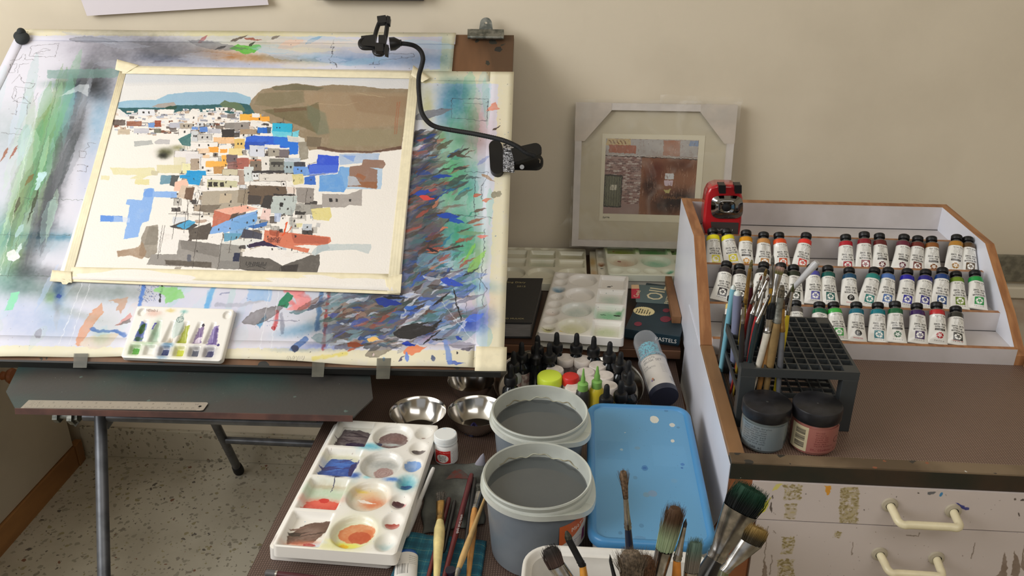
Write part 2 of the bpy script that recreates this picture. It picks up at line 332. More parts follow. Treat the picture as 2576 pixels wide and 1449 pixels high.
K.poly([(120, 178), (330, 174), (290, 198), (120, 200)], (110, 150, 140), .55, 2); K.poly([(150, 245), (200, 215), (225, 215), (222, 245), (200, 232)], (225, 232, 236), .5, 2)
K.poly([(88, 480), (98, 436), (118, 432), (120, 442), (104, 462), (98, 478)], (190, 222, 225), .9, 1)
for q in [[(80, 118), (150, 112), (140, 146), (76, 144), (80, 118)], [(85, 140), (110, 124), (128, 128), (90, 136), (112, 138)], [(28, 154), (50, 153), (60, 138)], [(64, 152), (88, 153)], [(66, 140), (64, 152)], [(26, 165), (44, 163), (37, 184), (25, 184), (28, 165)], [(45, 185), (50, 165), (75, 162)], [(30, 212), (50, 190), (60, 210), (90, 212), (80, 226), (40, 220), (30, 246)], [(31, 246), (45, 260), (78, 262), (60, 244), (33, 258)], [(42, 222), (40, 250)], [(64, 226), (62, 252)], [(28, 288), (42, 290), (45, 262)], [(72, 264), (68, 290)], [(5, 336), (55, 340)], [(40, 324), (56, 328)], [(97, 235), (88, 258)], [(200, 398), (215, 399), (218, 382), (202, 382), (200, 398)], [(213, 378), (224, 372), (222, 360), (243, 362)], [(195, 432), (219, 434), (221, 418), (196, 416)]]: K.line(q, 1.3, (95, 90, 95), .7)
for q in [[(120, 200), (70, 370), (50, 480), (0, 700)], [(150, 200), (110, 370), (75, 500), (20, 700)], [(0, 593), (180, 593)], [(60, 500), (210, 505)], [(0, 694), (140, 697)]]: K.line(q, 1.5, (230, 236, 225) if q[0][0] == 120 else (70, 85, 75), .55)
for a in [(12, 392, 44, 7, 118, (160, 110, 90)), (36, 385, 40, 6, 120, (160, 100, 85)), (75, 455, 40, 9, 125, (120, 105, 60)), (50, 583, 40, 14, 120, (170, 200, 200)), (36, 645, 34, 30, 20, (235, 235, 235)), (48, 630, 34, 9, 120, (210, 225, 225)), (85, 520, 100, 7, 108, (60, 70, 50)), (45, 520, 50, 9, 108, (80, 80, 60))]: K.leaf(*a)
# bottom band, left to right
B(60, 800, 60, 60, (190, 210, 240), .7, 100); B(140, 780, 40, 60, (190, 225, 235), .7); B(170, 820, 70, 40, (200, 215, 240), .7)
K.poly([(30, 738), (50, 736), (35, 782), (13, 783)], (140, 215, 175), .9)
B(150, 735, 12, 26, (60, 120, 190), .95); K.ell(150, 746, 6, 6, (25, 60, 140), .9); K.ell(99, 841, 9, 12, (150, 150, 165), .8, 20); B(128, 750, 12, 14, (190, 225, 140), .8); B(145, 775, 8, 22, (200, 190, 190), .7)
K.poly([(258, 763), (262, 785), (215, 850), (205, 872), (190, 868), (200, 835), (228, 790)], (222, 160, 128), .8, 2, False, .2); K.poly([(275, 757), (325, 748), (318, 770), (305, 790), (296, 780), (300, 765)], (205, 160, 135), .8, 2)
K.poly([(292, 820), (330, 790), (335, 800), (300, 822)], (215, 150, 145), .8); K.poly([(290, 822), (330, 802), (330, 812)], (120, 110, 110), .8); K.line([(230, 828), (255, 835), (290, 834), (318, 845)], 9, (70, 110, 185), .8, 3); K.poly([(200, 870), (215, 850), (300, 840), (280, 870), (240, 880)], (222, 205, 190), .8, 2)
B(265, 820, 40, 40, (215, 228, 210), .6); B(190, 790, 10, 60, (180, 190, 160), .5, 105); B(255, 850, 20, 18, (200, 230, 200), .7)
K.line([(366, 708), (362, 730), (352, 768)], 11, (70, 120, 205), .8, 4); K.line([(411, 714), (405, 740), (402, 760)], 4.5, (35, 38, 40), .95); K.poly([(388, 732), (402, 723), (446, 723), (458, 735), (466, 750), (438, 756), (418, 767), (415, 745)], (150, 215, 125), .85, 2)
for k in range(120): K.ell(rnd.gauss(378, 14), rnd.uniform(705, 760), rnd.uniform(.5, 1.3), rnd.uniform(.5, 1.3), rnd.choice([(40, 45, 60), (50, 70, 150)]), .7)
K.line([(545, 706), (530, 740), (522, 775)], 15, (100, 175, 225), .8, 5); K.line([(552, 708), (546, 718)], 6, (30, 60, 150), .9); K.line([(492, 714), (540, 720), (594, 722)], 4, (120, 125, 160), .7, 2); K.line([(555, 742), (577, 738)], 4, (120, 125, 160), .6, 2); K.line([(545, 768), (600, 770), (660, 757)], 11, (180, 180, 190), .7, 4)
K.poly([(628, 716), (690, 716), (680, 760), (622, 758)], (160, 195, 235), .75, 3); K.poly([(648, 818), (670, 792), (672, 798), (655, 828)], (110, 165, 205), .9)
B(560, 800, 60, 60, (205, 210, 240), .5); B(600, 850, 70, 26, (225, 215, 205), .5); B(420, 760, 60, 60, (205, 215, 240), .5); B(290, 740, 50, 30, (190, 220, 220), .5)
# red loop, green leaf, long vertical strokes
B(775, 760, 110, 50, (205, 218, 225), .6)
for q, w in [([(720, 722), (745, 720), (765, 724), (762, 738), (735, 736), (718, 730)], 10), ([(745, 745), (775, 750), (775, 765), (750, 775), (730, 760)], 14), ([(760, 760), (770, 772), (750, 778)], 18)]: K.line(q, w, (225, 110, 110), .7, 6)
K.poly([(712, 722), (770, 716), (765, 735), (745, 745), (778, 752), (776, 768), (755, 782), (720, 778), (748, 765), (735, 740), (715, 735)], (240, 150, 150), .7, 3, False, .3)
K.poly([(700, 770), (706, 755), (722, 736), (738, 744), (722, 775)], (30, 125, 85), .95)
K.line([(812, 715), (806, 770), (798, 830)], 12, (75, 115, 165), .8, 5); K.line([(828, 730), (820, 800), (814, 880)], 8, (190, 70, 75), .8, 4); K.line([(698, 784), (692, 826)], 10, (200, 90, 95), .85, 3); K.ell(690, 826, 5, 6, (170, 40, 45), .9); K.line([(708, 790), (712, 838)], 9, (150, 150, 165), .75, 3); K.line([(660, 808), (750, 808)], 3, (140, 140, 160), .7)
K.line([(768, 855), (740, 880)], 17, (90, 125, 185), .85, 2); K.ell(743, 880, 9, 9, (60, 65, 90), .9); B(760, 830, 60, 14, (110, 180, 215), .8, -12); B(900, 770, 60, 24, (100, 150, 150), .75)
B(880, 810, 80, 30, (190, 185, 110), .4); B(820, 872, 60, 9, (90, 120, 200), .8); B(740, 882, 60, 6, (150, 175, 215), .6); K.line([(866, 780), (866, 800)], 10, (110, 75, 65), .9, 3)
# right column washes
for q in [(1140, 260, 40, 30, (60, 150, 210), .8, 90), (1150, 225, 40, 26, (70, 150, 165), .8, 0), (1165, 300, 30, 60, (70, 190, 150), .75, 0), (1070, 240, 26, 40, (225, 225, 180), .6, 0), (1075, 280, 14, 40, (235, 225, 140), .8, 0), (1115, 300, 20, 60, (140, 200, 225), .7, 0), (1190, 320, 26, 70, (222, 160, 150), .75, 0), (1220, 330, 30, 70, (232, 205, 205), .7, 0),
        (1140, 380, 40, 70, (120, 200, 140), .85, 0), (1145, 450, 40, 50, (80, 195, 130), .85, 0), (1110, 345, 12, 20, (225, 220, 110), .7, 0), (1150, 520, 46, 70, (120, 200, 160), .8, 0), (1190, 440, 40, 50, (170, 215, 225), .6, 0), (1130, 600, 50, 60, (90, 185, 180), .85, 0), (1180, 590, 40, 60, (140, 205, 180), .8, 0), (1080, 400, 20, 50, (235, 190, 195), .7, 0), (1080, 440, 20, 90, (120, 190, 230), .6, 0), (1080, 640, 50, 30, (90, 170, 215), .8, 0),
        (1190, 660, 30, 50, (130, 190, 90), .75, 20), (1120, 680, 60, 22, (225, 215, 225), .7, 0), (1190, 720, 60, 16, (110, 180, 230), .8, 5), (1205, 770, 40, 50, (240, 205, 215), .6, 0), (1160, 800, 60, 26, (80, 130, 215), .7, 0), (1130, 820, 60, 20, (50, 110, 210), .85, 0), (1200, 810, 40, 26, (70, 110, 210), .85, -20), (1110, 850, 60, 14, (240, 155, 140), .85, 0), (1060, 270, 40, 60, (200, 220, 215), .4, 0)]: B(*q)
K.poly([(1222, 281), (1245, 258), (1257, 276), (1240, 279)], (222, 150, 130), .9, 1, False, .3); K.leaf(1250, 325, 26, 6, -30, (90, 75, 70), .95); K.ell(1243, 492, 7, 9, (150, 145, 125), .95, 30); K.ell(1255, 490, 7, 8, (150, 145, 125), .95)
for q in [[(1136, 250), (1136, 298), (1225, 307), (1229, 251), (1136, 250)], [(1170, 262), (1215, 264)], [(1170, 430), (1168, 434), (1230, 436), (1212, 470), (1212, 502)], [(1196, 450), (1193, 520), (1196, 560)], [(1219, 580), (1217, 640), (1205, 735)], [(1208, 690), (1225, 680), (1212, 700), (1205, 700), (1225, 730), (1212, 755), (1218, 775)], [(1176, 720), (1172, 800)], [(1012, 528), (1240, 550)]]: K.line(q, 1.5, (60, 65, 75), .75)
# busy brush marks running down the right side and along the bottom
PAL = [(58, 50, 46), (80, 70, 60), (44, 58, 96), (30, 66, 150), (96, 62, 52), (165, 75, 62), (70, 106, 112), (52, 86, 84), (112, 96, 84), (60, 60, 62), (40, 44, 50), (130, 118, 112), (92, 84, 100)]
B(1060, 560, 50, 90, (90, 84, 82), .85, 0); B(1050, 620, 50, 60, (70, 80, 95), .8, 0); B(1055, 450, 34, 70, (110, 100, 92), .7, 0)
B(900, 820, 110, 40, (95, 92, 96), .85, -6); B(1000, 790, 100, 46, (96, 92, 100), .85, -12); B(1040, 740, 80, 40, (140, 130, 135), .7, -10); B(950, 750, 110, 26, (110, 130, 130), .75, -6); B(1060, 690, 40, 30, (130, 90, 90), .7, 0)
marks(60, lambda: (rnd.gauss(1055, 26)+14, rnd.uniform(340, 700)), -22, (50, 100), (16, 30), PAL, (.25, .5))
marks(190, lambda: (rnd.gauss(1055, 24)+12, rnd.uniform(330, 700)), -22, (24, 64), (5, 13), PAL, (.35, .7))
marks(40, lambda: (rnd.uniform(1040, 1180), rnd.uniform(640, 860)), -18, (60, 120), (16, 34), [(70, 100, 190), (120, 150, 200), (150, 150, 160), (100, 150, 150), (190, 200, 220)], (.25, .5))
marks(70, lambda: (rnd.uniform(1090, 1190), rnd.uniform(380, 700)), -20, (20, 56), (3, 8), PAL+[(60, 140, 120), (40, 120, 150), (200, 120, 90)], (.4, .8))
marks(60, lambda: (rnd.gauss(960, 90), rnd.gauss(800, 36)), -16, (60, 120), (18, 36), PAL+[(110, 130, 190), (150, 160, 165), (90, 120, 130)], (.25, .5))
marks(130, lambda: (rnd.gauss(960, 80), rnd.gauss(800, 34)), -16, (30, 80), (6, 16), PAL[:13], (.35, .65))
marks(70, lambda: (rnd.uniform(1010, 1170), rnd.uniform(690, 830)), -20, (30, 70), (6, 14), [(58, 50, 46), (60, 90, 180), (120, 110, 120), (90, 120, 190), (70, 110, 112), (215, 220, 235), (110, 90, 90)], (.4, .75))
marks(50, lambda: (rnd.uniform(840, 1000), rnd.uniform(740, 870)), -14, (26, 60), (5, 12), [(70, 80, 150), (110, 140, 150), (150, 120, 105), (60, 56, 56), (190, 200, 215)], (.4, .7))
for a in [(1090, 287, 110, 20, -14, (120, 122, 132), .8), (1155, 385, 60, 9, -24, (60, 58, 52)), (1160, 393, 60, 7, 12, (80, 68, 58)), (1120, 365, 50, 12, -30, (90, 90, 70)), (1160, 425, 40, 7, -6, (60, 62, 60)), (1150, 455, 60, 14, -30, (60, 80, 74)), (1115, 445, 50, 9, 2, (30, 70, 160), .95), (1070, 485, 60, 12, -10, (40, 70, 165), .9), (1165, 490, 60, 11, -32, (90, 110, 100)), (1130, 545, 60, 14, 2, (30, 70, 170), .95), (1150, 557, 40, 12, 14, (30, 80, 175), .95), (1075, 500, 40, 11, 12, (210, 70, 65), .95), (1090, 480, 26, 7, -10, (180, 80, 70)), (1225, 505, 26, 9, -12, (205, 125, 100)), (1202, 492, 20, 7, -10, (190, 100, 80)), (1208, 530, 34, 7, -18, (110, 80, 70)), (1198, 557, 46, 7, -16, (150, 95, 75)), (1204, 568, 30, 5, -6, (180, 105, 85)), (1228, 450, 40, 8, 30, (165, 130, 100)), (1219, 404, 46, 10, -32, (150, 160, 200)), (1090, 630, 30, 6, 16, (30, 30, 40)), (1160, 605, 26, 7, -18, (165, 85, 60)), (1215, 597, 30, 8, -6, (215, 130, 120)), (1185, 588, 70, 10, 0, (120, 150, 110), .6),
          (1137, 712, 60, 18, 16, (50, 80, 190), .95), (978, 762, 70, 22, 8, (22, 48, 140), .97), (995, 750, 60, 6, 4, (30, 30, 34), .95), (1035, 775, 34, 12, -8, (50, 100, 190), .9), (1045, 835, 110, 36, -8, (36, 34, 34), .97), (1040, 822, 80, 16, -14, (36, 34, 34), .97), (1025, 846, 60, 16, 6, (40, 38, 38), .95), (1085, 850, 56, 5, -40, (34, 34, 36), .95), (1100, 815, 40, 6, -45, (34, 34, 36), .95), (1112, 752, 60, 6, -38, (36, 36, 38), .95), (1030, 867, 36, 10, 8, (30, 60, 175), .95), (1105, 855, 34, 5, -6, (40, 38, 40), .95), (1155, 853, 22, 9, 20, (30, 60, 165), .95), (940, 855, 34, 12, 2, (240, 190, 110), .97), (896, 868, 46, 14, 4, (140, 70, 45), .95), (885, 880, 24, 6, -20, (180, 100, 70), .9), (1043, 882, 60, 24, -12, (232, 140, 100), .95), (1165, 870, 70, 18, 0, (150, 145, 165), .7), (1175, 880, 34, 8, -6, (90, 85, 100), .8), (1195, 800, 50, 20, -18, (75, 110, 215), .8), (1010, 905, 26, 5, -40, (90, 85, 110), .9), (1145, 915, 44, 10, 4, (80, 105, 190), .9), (1025, 900, 10, 24, 0, (110, 140, 220), .8), (1185, 752, 80, 10, -16, (130, 130, 150), .8), (1180, 640, 60, 8, 120, (130, 195, 90), .8), (1200, 660, 70, 20, -50, (140, 195, 90), .7)]: K.leaf(*a)
K.line([(1143, 730), (1146, 755), (1160, 806)], 3, (35, 35, 40), .95); K.line([(1120, 862), (1128, 890), (1133, 915)], 13, (120, 150, 215), .8, 3); K.ell(967, 904, 4, 5, (110, 160, 205), .9); K.ell(1091, 903, 4, 8, (90, 100, 130), .9); K.ell(1151, 890, 3, 3, (40, 40, 50), .9); K.ell(940, 893, 3, 4, (210, 190, 185), .9)
for k in range(260): K.ell(rnd.uniform(600, 1280), rnd.uniform(80, 920), rnd.uniform(.6, 1.6), rnd.uniform(.5, 1.3), rnd.choice([(60, 60, 70), (70, 100, 160), (120, 100, 90)]), .6)
K.line([(790, 905), (870, 890)], 10, (225, 205, 70), .5, 5)
for x in range(722, 770, 5): K.line([(x, 908), (x+2, 900)], 1.2, (120, 110, 95), .6)
for q in [[(150, 868), (215, 700)], [(175, 868), (235, 700)], [(1110, 760), (1215, 890)], [(655, 880), (680, 720)], [(682, 880), (704, 715)]]: K.line(q, 1.6, (238, 240, 244), .6)
for k in range(500):
    K.ell(rnd.uniform(-250, 1290), rnd.uniform(80, 930), rnd.uniform(.5, 1.0), rnd.uniform(.5, 1.0), (90, 85, 80), .5)
IMG_COVER = K.image('cover_paper_paint')

# ------------------------------------------------------------------ the watercolour in progress
PX0, PX1, PS0, PS1 = -1.115, -0.305, 0.118, 0.792; PPM2 = 1750
def tf_pic(x, y):
    p = bp(x, y); s = (np.array(p)-B0) @ BE
    return ((p.x-PX0)*PPM2, (PS1-s)*PPM2)
K = Cv((PX1-PX0)*PPM2, (PS1-PS0)*PPM2, (240, 234, 226), tf_pic, wob=3, grain=.16)
def P_(c, *pts, a=1.0, mul=False, edge=.12, soft=1.2): K.poly([(pts[i], pts[i+1]) for i in range(0, len(pts), 2)], c, a, soft, mul, edge)
# sky
P_((208, 210, 214), 300, 180, 1050, 200, 1046, 245, 640, 215, 320, 222); P_((222, 219, 217), 300, 215, 1040, 205, 1040, 250, 640, 290, 300, 300, a=.8, soft=18); P_((226, 224, 222), 300, 222, 660, 216, 640, 250, 560, 240, 420, 242, 300, 262, a=.9, soft=4)
P_((150, 186, 208), 300, 262, 330, 257, 395, 257, 425, 243, 470, 237, 540, 235, 600, 238, 632, 250, 640, 270, 560, 275, 300, 278); P_((150, 180, 205), 425, 262, 440, 240, 560, 235, 600, 240, 620, 262, 560, 272, a=.5)
P_((170, 155, 145), 385, 273, 402, 266, 440, 262, 446, 270, 420, 277, a=.9)
P_((40, 90, 95), 300, 276, 420, 276, 450, 270, 560, 268, 590, 262, 625, 268, 655, 275, 660, 300, 600, 298, 560, 284, 480, 288, 350, 294, 322, 292); P_((95, 115, 85), 555, 268, 568, 257, 580, 262, 596, 262, 612, 270, 620, 285, 600, 290, 570, 282); P_((35, 75, 60), 418, 275, 430, 272, 448, 272, 446, 280, 420, 280)
# hill
P_((148, 130, 104), 630, 268, 634, 258, 650, 240, 664, 229, 685, 226, 690, 222, 745, 215, 800, 222, 840, 218, 900, 221, 960, 228, 1030, 229, 1024, 280, 1016, 340, 1010, 378, 960, 380, 930, 388, 880, 386, 850, 384, 810, 378, 780, 384, 765, 356, 740, 336, 690, 318, 650, 300, 640, 286)
P_((168, 142, 112), 765, 235, 1024, 240, 1014, 320, 830, 330, 800, 290, 768, 270, a=.6, soft=14); P_((120, 112, 84), 655, 240, 765, 234, 768, 262, 700, 275, 640, 268, a=.55, soft=5); P_((100, 92, 62), 660, 282, 780, 272, 802, 262, 808, 300, 800, 340, 740, 315, a=.65, soft=4); P_((150, 140, 110), 830, 330, 1010, 330, 1008, 372, 830, 372, a=.6, soft=12)
P_((140, 110, 82), 880, 245, 1024, 248, 1018, 300, 900, 285, a=.35, soft=10); P_((98, 70, 56), 800, 372, 850, 382, 930, 386, 1010, 372, 1012, 380, 930, 390, 850, 388, 800, 380, a=.9, soft=4)
P_((110, 120, 98), 775, 268, 820, 290, 830, 340, 800, 345, 775, 300, a=.5, soft=8); P_((110, 86, 62), 690, 278, 770, 276, 775, 282, 692, 288, a=.8); P_((104, 100, 76), 686, 224, 745, 216, 818, 226, 800, 232, 690, 232, a=.7, soft=2)
for x in (997, 1002): K.line([(x+4, 262), (x, 300), (x-4, 342)], 4, (165, 90, 60), .5, 3)
K.line([(900, 240), (970, 250)], 2.5, (195, 175, 140), .7); K.line([(800, 266), (870, 270), (900, 262)], 2, (190, 165, 135), .7)
# upper village: rows of small pale houses
for j in range(12):
    y = 276+j*5.2
    for k in range(30):
        x = rnd.uniform(286, 640+j*4); xr = (x-290)/350
        if x > 600 and y < 290: continue
        w = rnd.uniform(7, 20); h = rnd.uniform(3, 7)
        yy = y+rnd.uniform(-2, 2)+8*(1-xr)
        c = rnd.choice([(236, 230, 224)]*5+[(196, 194, 200), (150, 150, 160), (214, 214, 220), (110, 100, 96), (180, 185, 200), (190, 165, 145), (120, 70, 50) if j > 3 else (200, 200, 210), (222, 205, 190)])
        K.poly([(x, yy), (x+w, yy+.4), (x+w, yy+h), (x, yy+h)], c, .95, .8, False, .1)
        if rnd.random() < .3: K.ell(x+w*.5, yy+h*.5, 1, 1.4, (50, 45, 45), .9)
def H(x0, y0, x1, y1, c, a=1.0, win=0, sk=0, out=False):
    K.poly([(x0, y0), (x1, y0+sk), (x1, y1+sk), (x0, y1)], c, a, 1.0, False, .15)
    for i in range(win):
        wx = x0+(x1-x0)*(i+1)/(win+1); wy = y0+(y1-y0)*.5; K.poly([(wx-1.8, wy-2.6), (wx+1.8, wy-2.6), (wx+1.8, wy+2.6), (wx-1.8, wy+2.6)], (42, 38, 38), .95, .8)
    if out: K.line([(x0, y1), (x0, y0), (x1, y0+sk), (x1, y1+sk)], 1.2, (70, 64, 60), .8)
for k in range(330):
    t = rnd.random(); y = 312+t*330; xl_ = 470-40*sin(t*3.1)-50*max(0, t-.7); xr_ = 700+90*min(1, t*1.6); x = rnd.uniform(xl_, xr_); w = rnd.uniform(10, 30)*(.7+.6*t); h = rnd.uniform(6, 15)*(.7+.7*t)
    c = rnd.choice([(236, 230, 222)]*4+[(186, 180, 172), (150, 142, 134), (118, 106, 96), (206, 196, 180), (96, 86, 80), (214, 216, 220), (168, 150, 130), (70, 64, 62), (190, 196, 204)])
    H(x, y, x+w, y+h, c, .92, 1 if rnd.random() < .45 else 0, rnd.uniform(-1, 1.5), rnd.random() < .5)
W_ = (238, 232, 226); G1 = (178, 174, 170); G2 = (140, 134, 128); G3 = (96, 88, 82); TN = (196, 180, 158)
for h in [(288, 306, 318, 320, (90, 76, 70), .9), (322, 310, 360, 322, (150, 90, 66), .9), (392, 308, 408, 324, (150, 66, 40), .9), (376, 314, 392, 326, (110, 150, 210), .9), (300, 330, 330, 343, (200, 182, 158), .9), (340, 328, 378, 340, (196, 194, 202), .9), (391, 329, 408, 339, (105, 105, 90), .9), (430, 314, 455, 326, (184, 184, 196), .9), (455, 315, 488, 328, (176, 164, 148), 1, 2), (485, 324, 500, 331, (110, 150, 215), .9), (505, 324, 524, 336, (90, 135, 210), .95), (524, 328, 558, 340, (190, 190, 200), .9), (568, 314, 592, 328, G2, .95), (592, 313, 630, 330, (150, 142, 136), 1, 1), (480, 292, 500, 310, W_, 1, 1), (405, 280, 440, 292, W_), (350, 280, 392, 296, (226, 226, 230), 1, 2), (545, 275, 575, 284, W_, 1, 2), (574, 292, 594, 302, (120, 112, 108), .9), (560, 330, 592, 352, (50, 46, 46), 1), (606, 330, 648, 343, (168, 144, 118), 1), (650, 320, 672, 336, W_), (485, 334, 502, 360, (206, 208, 210), 1, 2), (500, 342, 536, 358, (200, 196, 192), 1, 2, 0, True), (540, 340, 560, 355, W_), (540, 350, 592, 366, (238, 190, 140), .9), (452, 328, 482, 345, W_, 1, 1, 0, True), (480, 362, 550, 378, W_, 1, 2, 0, True), (592, 354, 618, 380, (226, 190, 112), 1, 2), (606, 292, 660, 308, (240, 180, 70), 1, 1), (630, 298, 680, 310, (244, 168, 60), 1, 1), (636, 290, 655, 300, W_), (632, 308, 660, 322, W_, 1, 0), (650, 326, 666, 340, (40, 110, 200), 1), (664, 326, 676, 340, (30, 100, 200), 1), (674, 326, 683, 340, (70, 90, 110), 1)]: H(*h)
P_((60, 110, 110), 450, 355, 470, 345, 484, 340, 482, 372, 462, 370, a=.9); P_((170, 172, 170), 340, 360, 384, 358, 388, 368, 342, 374, a=.85); P_((190, 186, 186), 392, 362, 402, 355, 430, 356, 430, 367, 392, 367, a=.85)
K.blob(420, 388, 18, 10, (90, 92, 60), .95); K.blob(414, 397, 12, 7, (40, 42, 30), .95); K.blob(450, 376, 16, 6, (150, 150, 110), .8)
# blues under the hill
P_((36, 176, 214), 688, 314, 738, 316, 737, 340, 712, 346, 686, 340); P_((110, 205, 225), 684, 334, 734, 338, 755, 332, 752, 350, 690, 350, a=.9); K.ell(698, 326, 1.6, 2, (20, 50, 90)); K.ell(706, 326, 1.6, 2, (20, 50, 90))
P_((44, 96, 210), 622, 350, 640, 346, 688, 348, 752, 352, 752, 392, 730, 394, 724, 378, 618, 380, 618, 370); P_((36, 120, 220), 690, 350, 722, 352, 752, 366, 750, 394, 728, 392, 722, 376, 690, 366, a=.8); P_((30, 66, 160), 618, 362, 680, 362, 640, 382, 618, 382, a=.5)
P_((220, 214, 200), 724, 346, 768, 352, 770, 366, 726, 360, a=.95); P_((150, 142, 126), 752, 362, 776, 362, 778, 404, 756, 408, a=.95); P_((118, 104, 84), 774, 348, 810, 350, 808, 374, 774, 374, a=.9); P_((90, 80, 76), 690, 384, 730, 386, 728, 402, 696, 402)
for h in [(630, 370, 668, 398, (214, 216, 226), 1, 1, 2, True), (676, 374, 706, 398, (166, 158, 144), 1, 1, 0, True), (668, 368, 706, 377, W_, 1, 0, 2), (705, 377, 730, 381, W_), (705, 381, 728, 400, (118, 108, 112), 1), (526, 374, 552, 388, (240, 164, 62), 1), (556, 380, 574, 389, (240, 160, 60), 1), (578, 378, 612, 396, (236, 214, 150), 1), (500, 378, 530, 390, (236, 204, 172), .9), (442, 384, 502, 400, (232, 226, 224), 1, 0, 1, True), (440, 400, 470, 430, (226, 218, 190), .9), (470, 392, 512, 420, (224, 218, 218), .9), (482, 404, 504, 432, (170, 150, 130), .95), (508, 400, 552, 432, W_, 1, 0, 0, True), (512, 394, 530, 402, (236, 200, 160), .9), (520, 410, 572, 425, (244, 180, 84), 1), (560, 395, 574, 420, (242, 176, 74), 1), (572, 394, 600, 414, (112, 96, 100), 1), (575, 412, 598, 432, (130, 80, 74), .8), (540, 424, 566, 442, (190, 140, 84), .95), (598, 402, 628, 430, (168, 96, 84), 1), (628, 406, 660, 418, (200, 120, 90), .8), (632, 410, 662, 434, (126, 112, 98), 1, 1), (660, 400, 682, 434, (228, 222, 214), 1, 1), (680, 404, 716, 440, (130, 128, 118), 1, 2), (684, 412, 714, 420, (60, 58, 56), .9), (716, 410, 742, 440, (160, 176, 182), 1, 2, 0, True), (742, 412, 770, 424, (66, 66, 76), 1), (718, 402, 758, 412, (196, 204, 214), 1), (740, 424, 780, 446, (110, 156, 224), 1, 1), (562, 430, 600, 462, (206, 196, 168), 1, 1, 0, True), (600, 432, 618, 470, (170, 144, 128), .9), (616, 424, 640, 462, (208, 214, 212), 1), (636, 438, 656, 456, (226, 226, 226), 1, 2, 0, True), (654, 442, 740, 460, (222, 214, 204), 1, 0, 0, True), (636, 434, 718, 440, (60, 56, 58), 1), (398, 420, 460, 440, (220, 210, 166), .85), (462, 416, 482, 440, (232, 226, 176), .9)]: H(*h)
P_((24, 150, 212), 455, 446, 472, 444, 472, 434, 520, 434, 522, 448, 508, 455, 504, 470, 478, 468, 474, 454, 455, 453); P_((110, 150, 168), 408, 446, 434, 446, 434, 466, 406, 468, a=.95); P_((80, 84, 84), 434, 446, 455, 446, 442, 474, 430, 470, a=.95)
P_((238, 194, 172), 443, 462, 472, 455, 478, 470, 462, 486, 440, 484); P_((212, 190, 168), 460, 470, 490, 474, 468, 505, 448, 500, a=.9); P_((110, 84, 66), 472, 476, 492, 476, 486, 510, 466, 502)
H(512, 446, 604, 462, W_, 1, 0, 0, True); P_((200, 196, 160), 524, 456, 600, 460, 598, 476, 524, 476); 
for x in (527, 540, 556): H(x, 463, x+10, 474, (46, 42, 38))
P_(W_, 502, 475, 520, 476, 604, 476, 604, 488, 510, 486, 496, 520, 500, 500); P_((176, 164, 146), 512, 486, 628, 482, 624, 520, 600, 528, 560, 538, 510, 530); P_((196, 178, 152), 556, 492, 586, 492, 584, 514, 554, 516, a=.8); P_((110, 98, 84), 510, 520, 560, 520, 540, 540, 500, 536, a=.8); P_((136, 120, 100), 602, 482, 628, 482, 622, 518, 600, 514, a=.7)
H(632, 460, 712, 470, W_, 1, 0, 2, True); P_((104, 86, 70), 630, 470, 722, 474, 724, 492, 690, 496, 684, 520, 624, 518); P_((66, 58, 56), 626, 494, 660, 498, 655, 518, 625, 516, a=.8); H(710, 462, 722, 474, W_, 1, 1, 0, True)
P_((226, 208, 196), 724, 474, 748, 476, 744, 492, 724, 490); P_((150, 142, 136), 746, 474, 792, 478, 790, 512, 750, 514); P_((236, 230, 224), 724, 470, 770, 466, 796, 472, 792, 478, 746, 476); P_((222, 208, 140), 736, 444, 764, 442, 766, 466, 740, 470, a=.9)
P_((60, 110, 200), 768, 450, 794, 446, 796, 470, 768, 468)
P_((186, 194, 190), 686, 498, 750, 498, 746, 530, 736, 546, 682, 540); H(706, 514, 714, 524, (40, 38, 38)); P_((60, 54, 52), 668, 496, 688, 496, 682, 528, 658, 526); P_((48, 44, 44), 690, 492, 746, 494, 746, 497, 690, 497, a=.9)
P_((236, 204, 196), 664, 528, 684, 530, 680, 560, 656, 556, a=.9); P_((150, 146, 138), 746, 516, 790, 520, 788, 544, 744, 544, a=.8); P_((60, 56, 54), 744, 536, 772, 538, 768, 545, 744, 544)
# right: blue blocks
P_((238, 232, 226), 776, 414, 800, 388, 850, 388, 848, 396, 800, 394, 796, 414); P_((52, 86, 212), 802, 394, 854, 398, 852, 438, 780, 442, 776, 420, 798, 416); P_((84, 120, 224), 778, 420, 852, 420, 850, 440, 780, 448, a=.6); P_((176, 194, 220), 855, 392, 956, 390, 952, 410, 916, 414, 856, 420, a=.9); P_((110, 150, 226), 860, 396, 896, 396, 890, 412, 880, 406, a=.6)
P_((104, 160, 222), 806, 446, 852, 442, 856, 424, 886, 426, 878, 470, 866, 488, 804, 486); P_((140, 184, 228), 856, 426, 964, 424, 960, 480, 870, 480, a=.55); P_((150, 118, 102), 914, 406, 966, 408, 972, 418, 964, 428, 930, 426, 950, 432, 950, 478, 900, 474, 876, 474, 882, 424, 912, 420); P_((160, 90, 50), 900, 440, 922, 448, 916, 458, 896, 448, a=.6, soft=4); P_((150, 92, 54), 905, 462, 950, 462, 948, 480, 902, 474, a=.7, soft=4); P_((190, 200, 212), 876, 446, 896, 450, 910, 470, 876, 472, a=.8)
P_((170, 162, 156), 812, 492, 876, 494, 912, 480, 912, 522, 880, 520, 868, 526, 812, 526); H(830, 503, 838, 512, (50, 46, 46)); H(846, 505, 851, 512, (50, 46, 46)); H(880, 506, 885, 512, (50, 46, 46)); P_((226, 212, 140), 784, 530, 832, 526, 836, 548, 828, 560, 790, 556, a=.9); P_((226, 216, 160), 748, 566, 762, 566, 760, 576, 748, 576, a=.8); P_((190, 188, 188), 798, 565, 808, 566, 806, 576, 796, 575, a=.8)
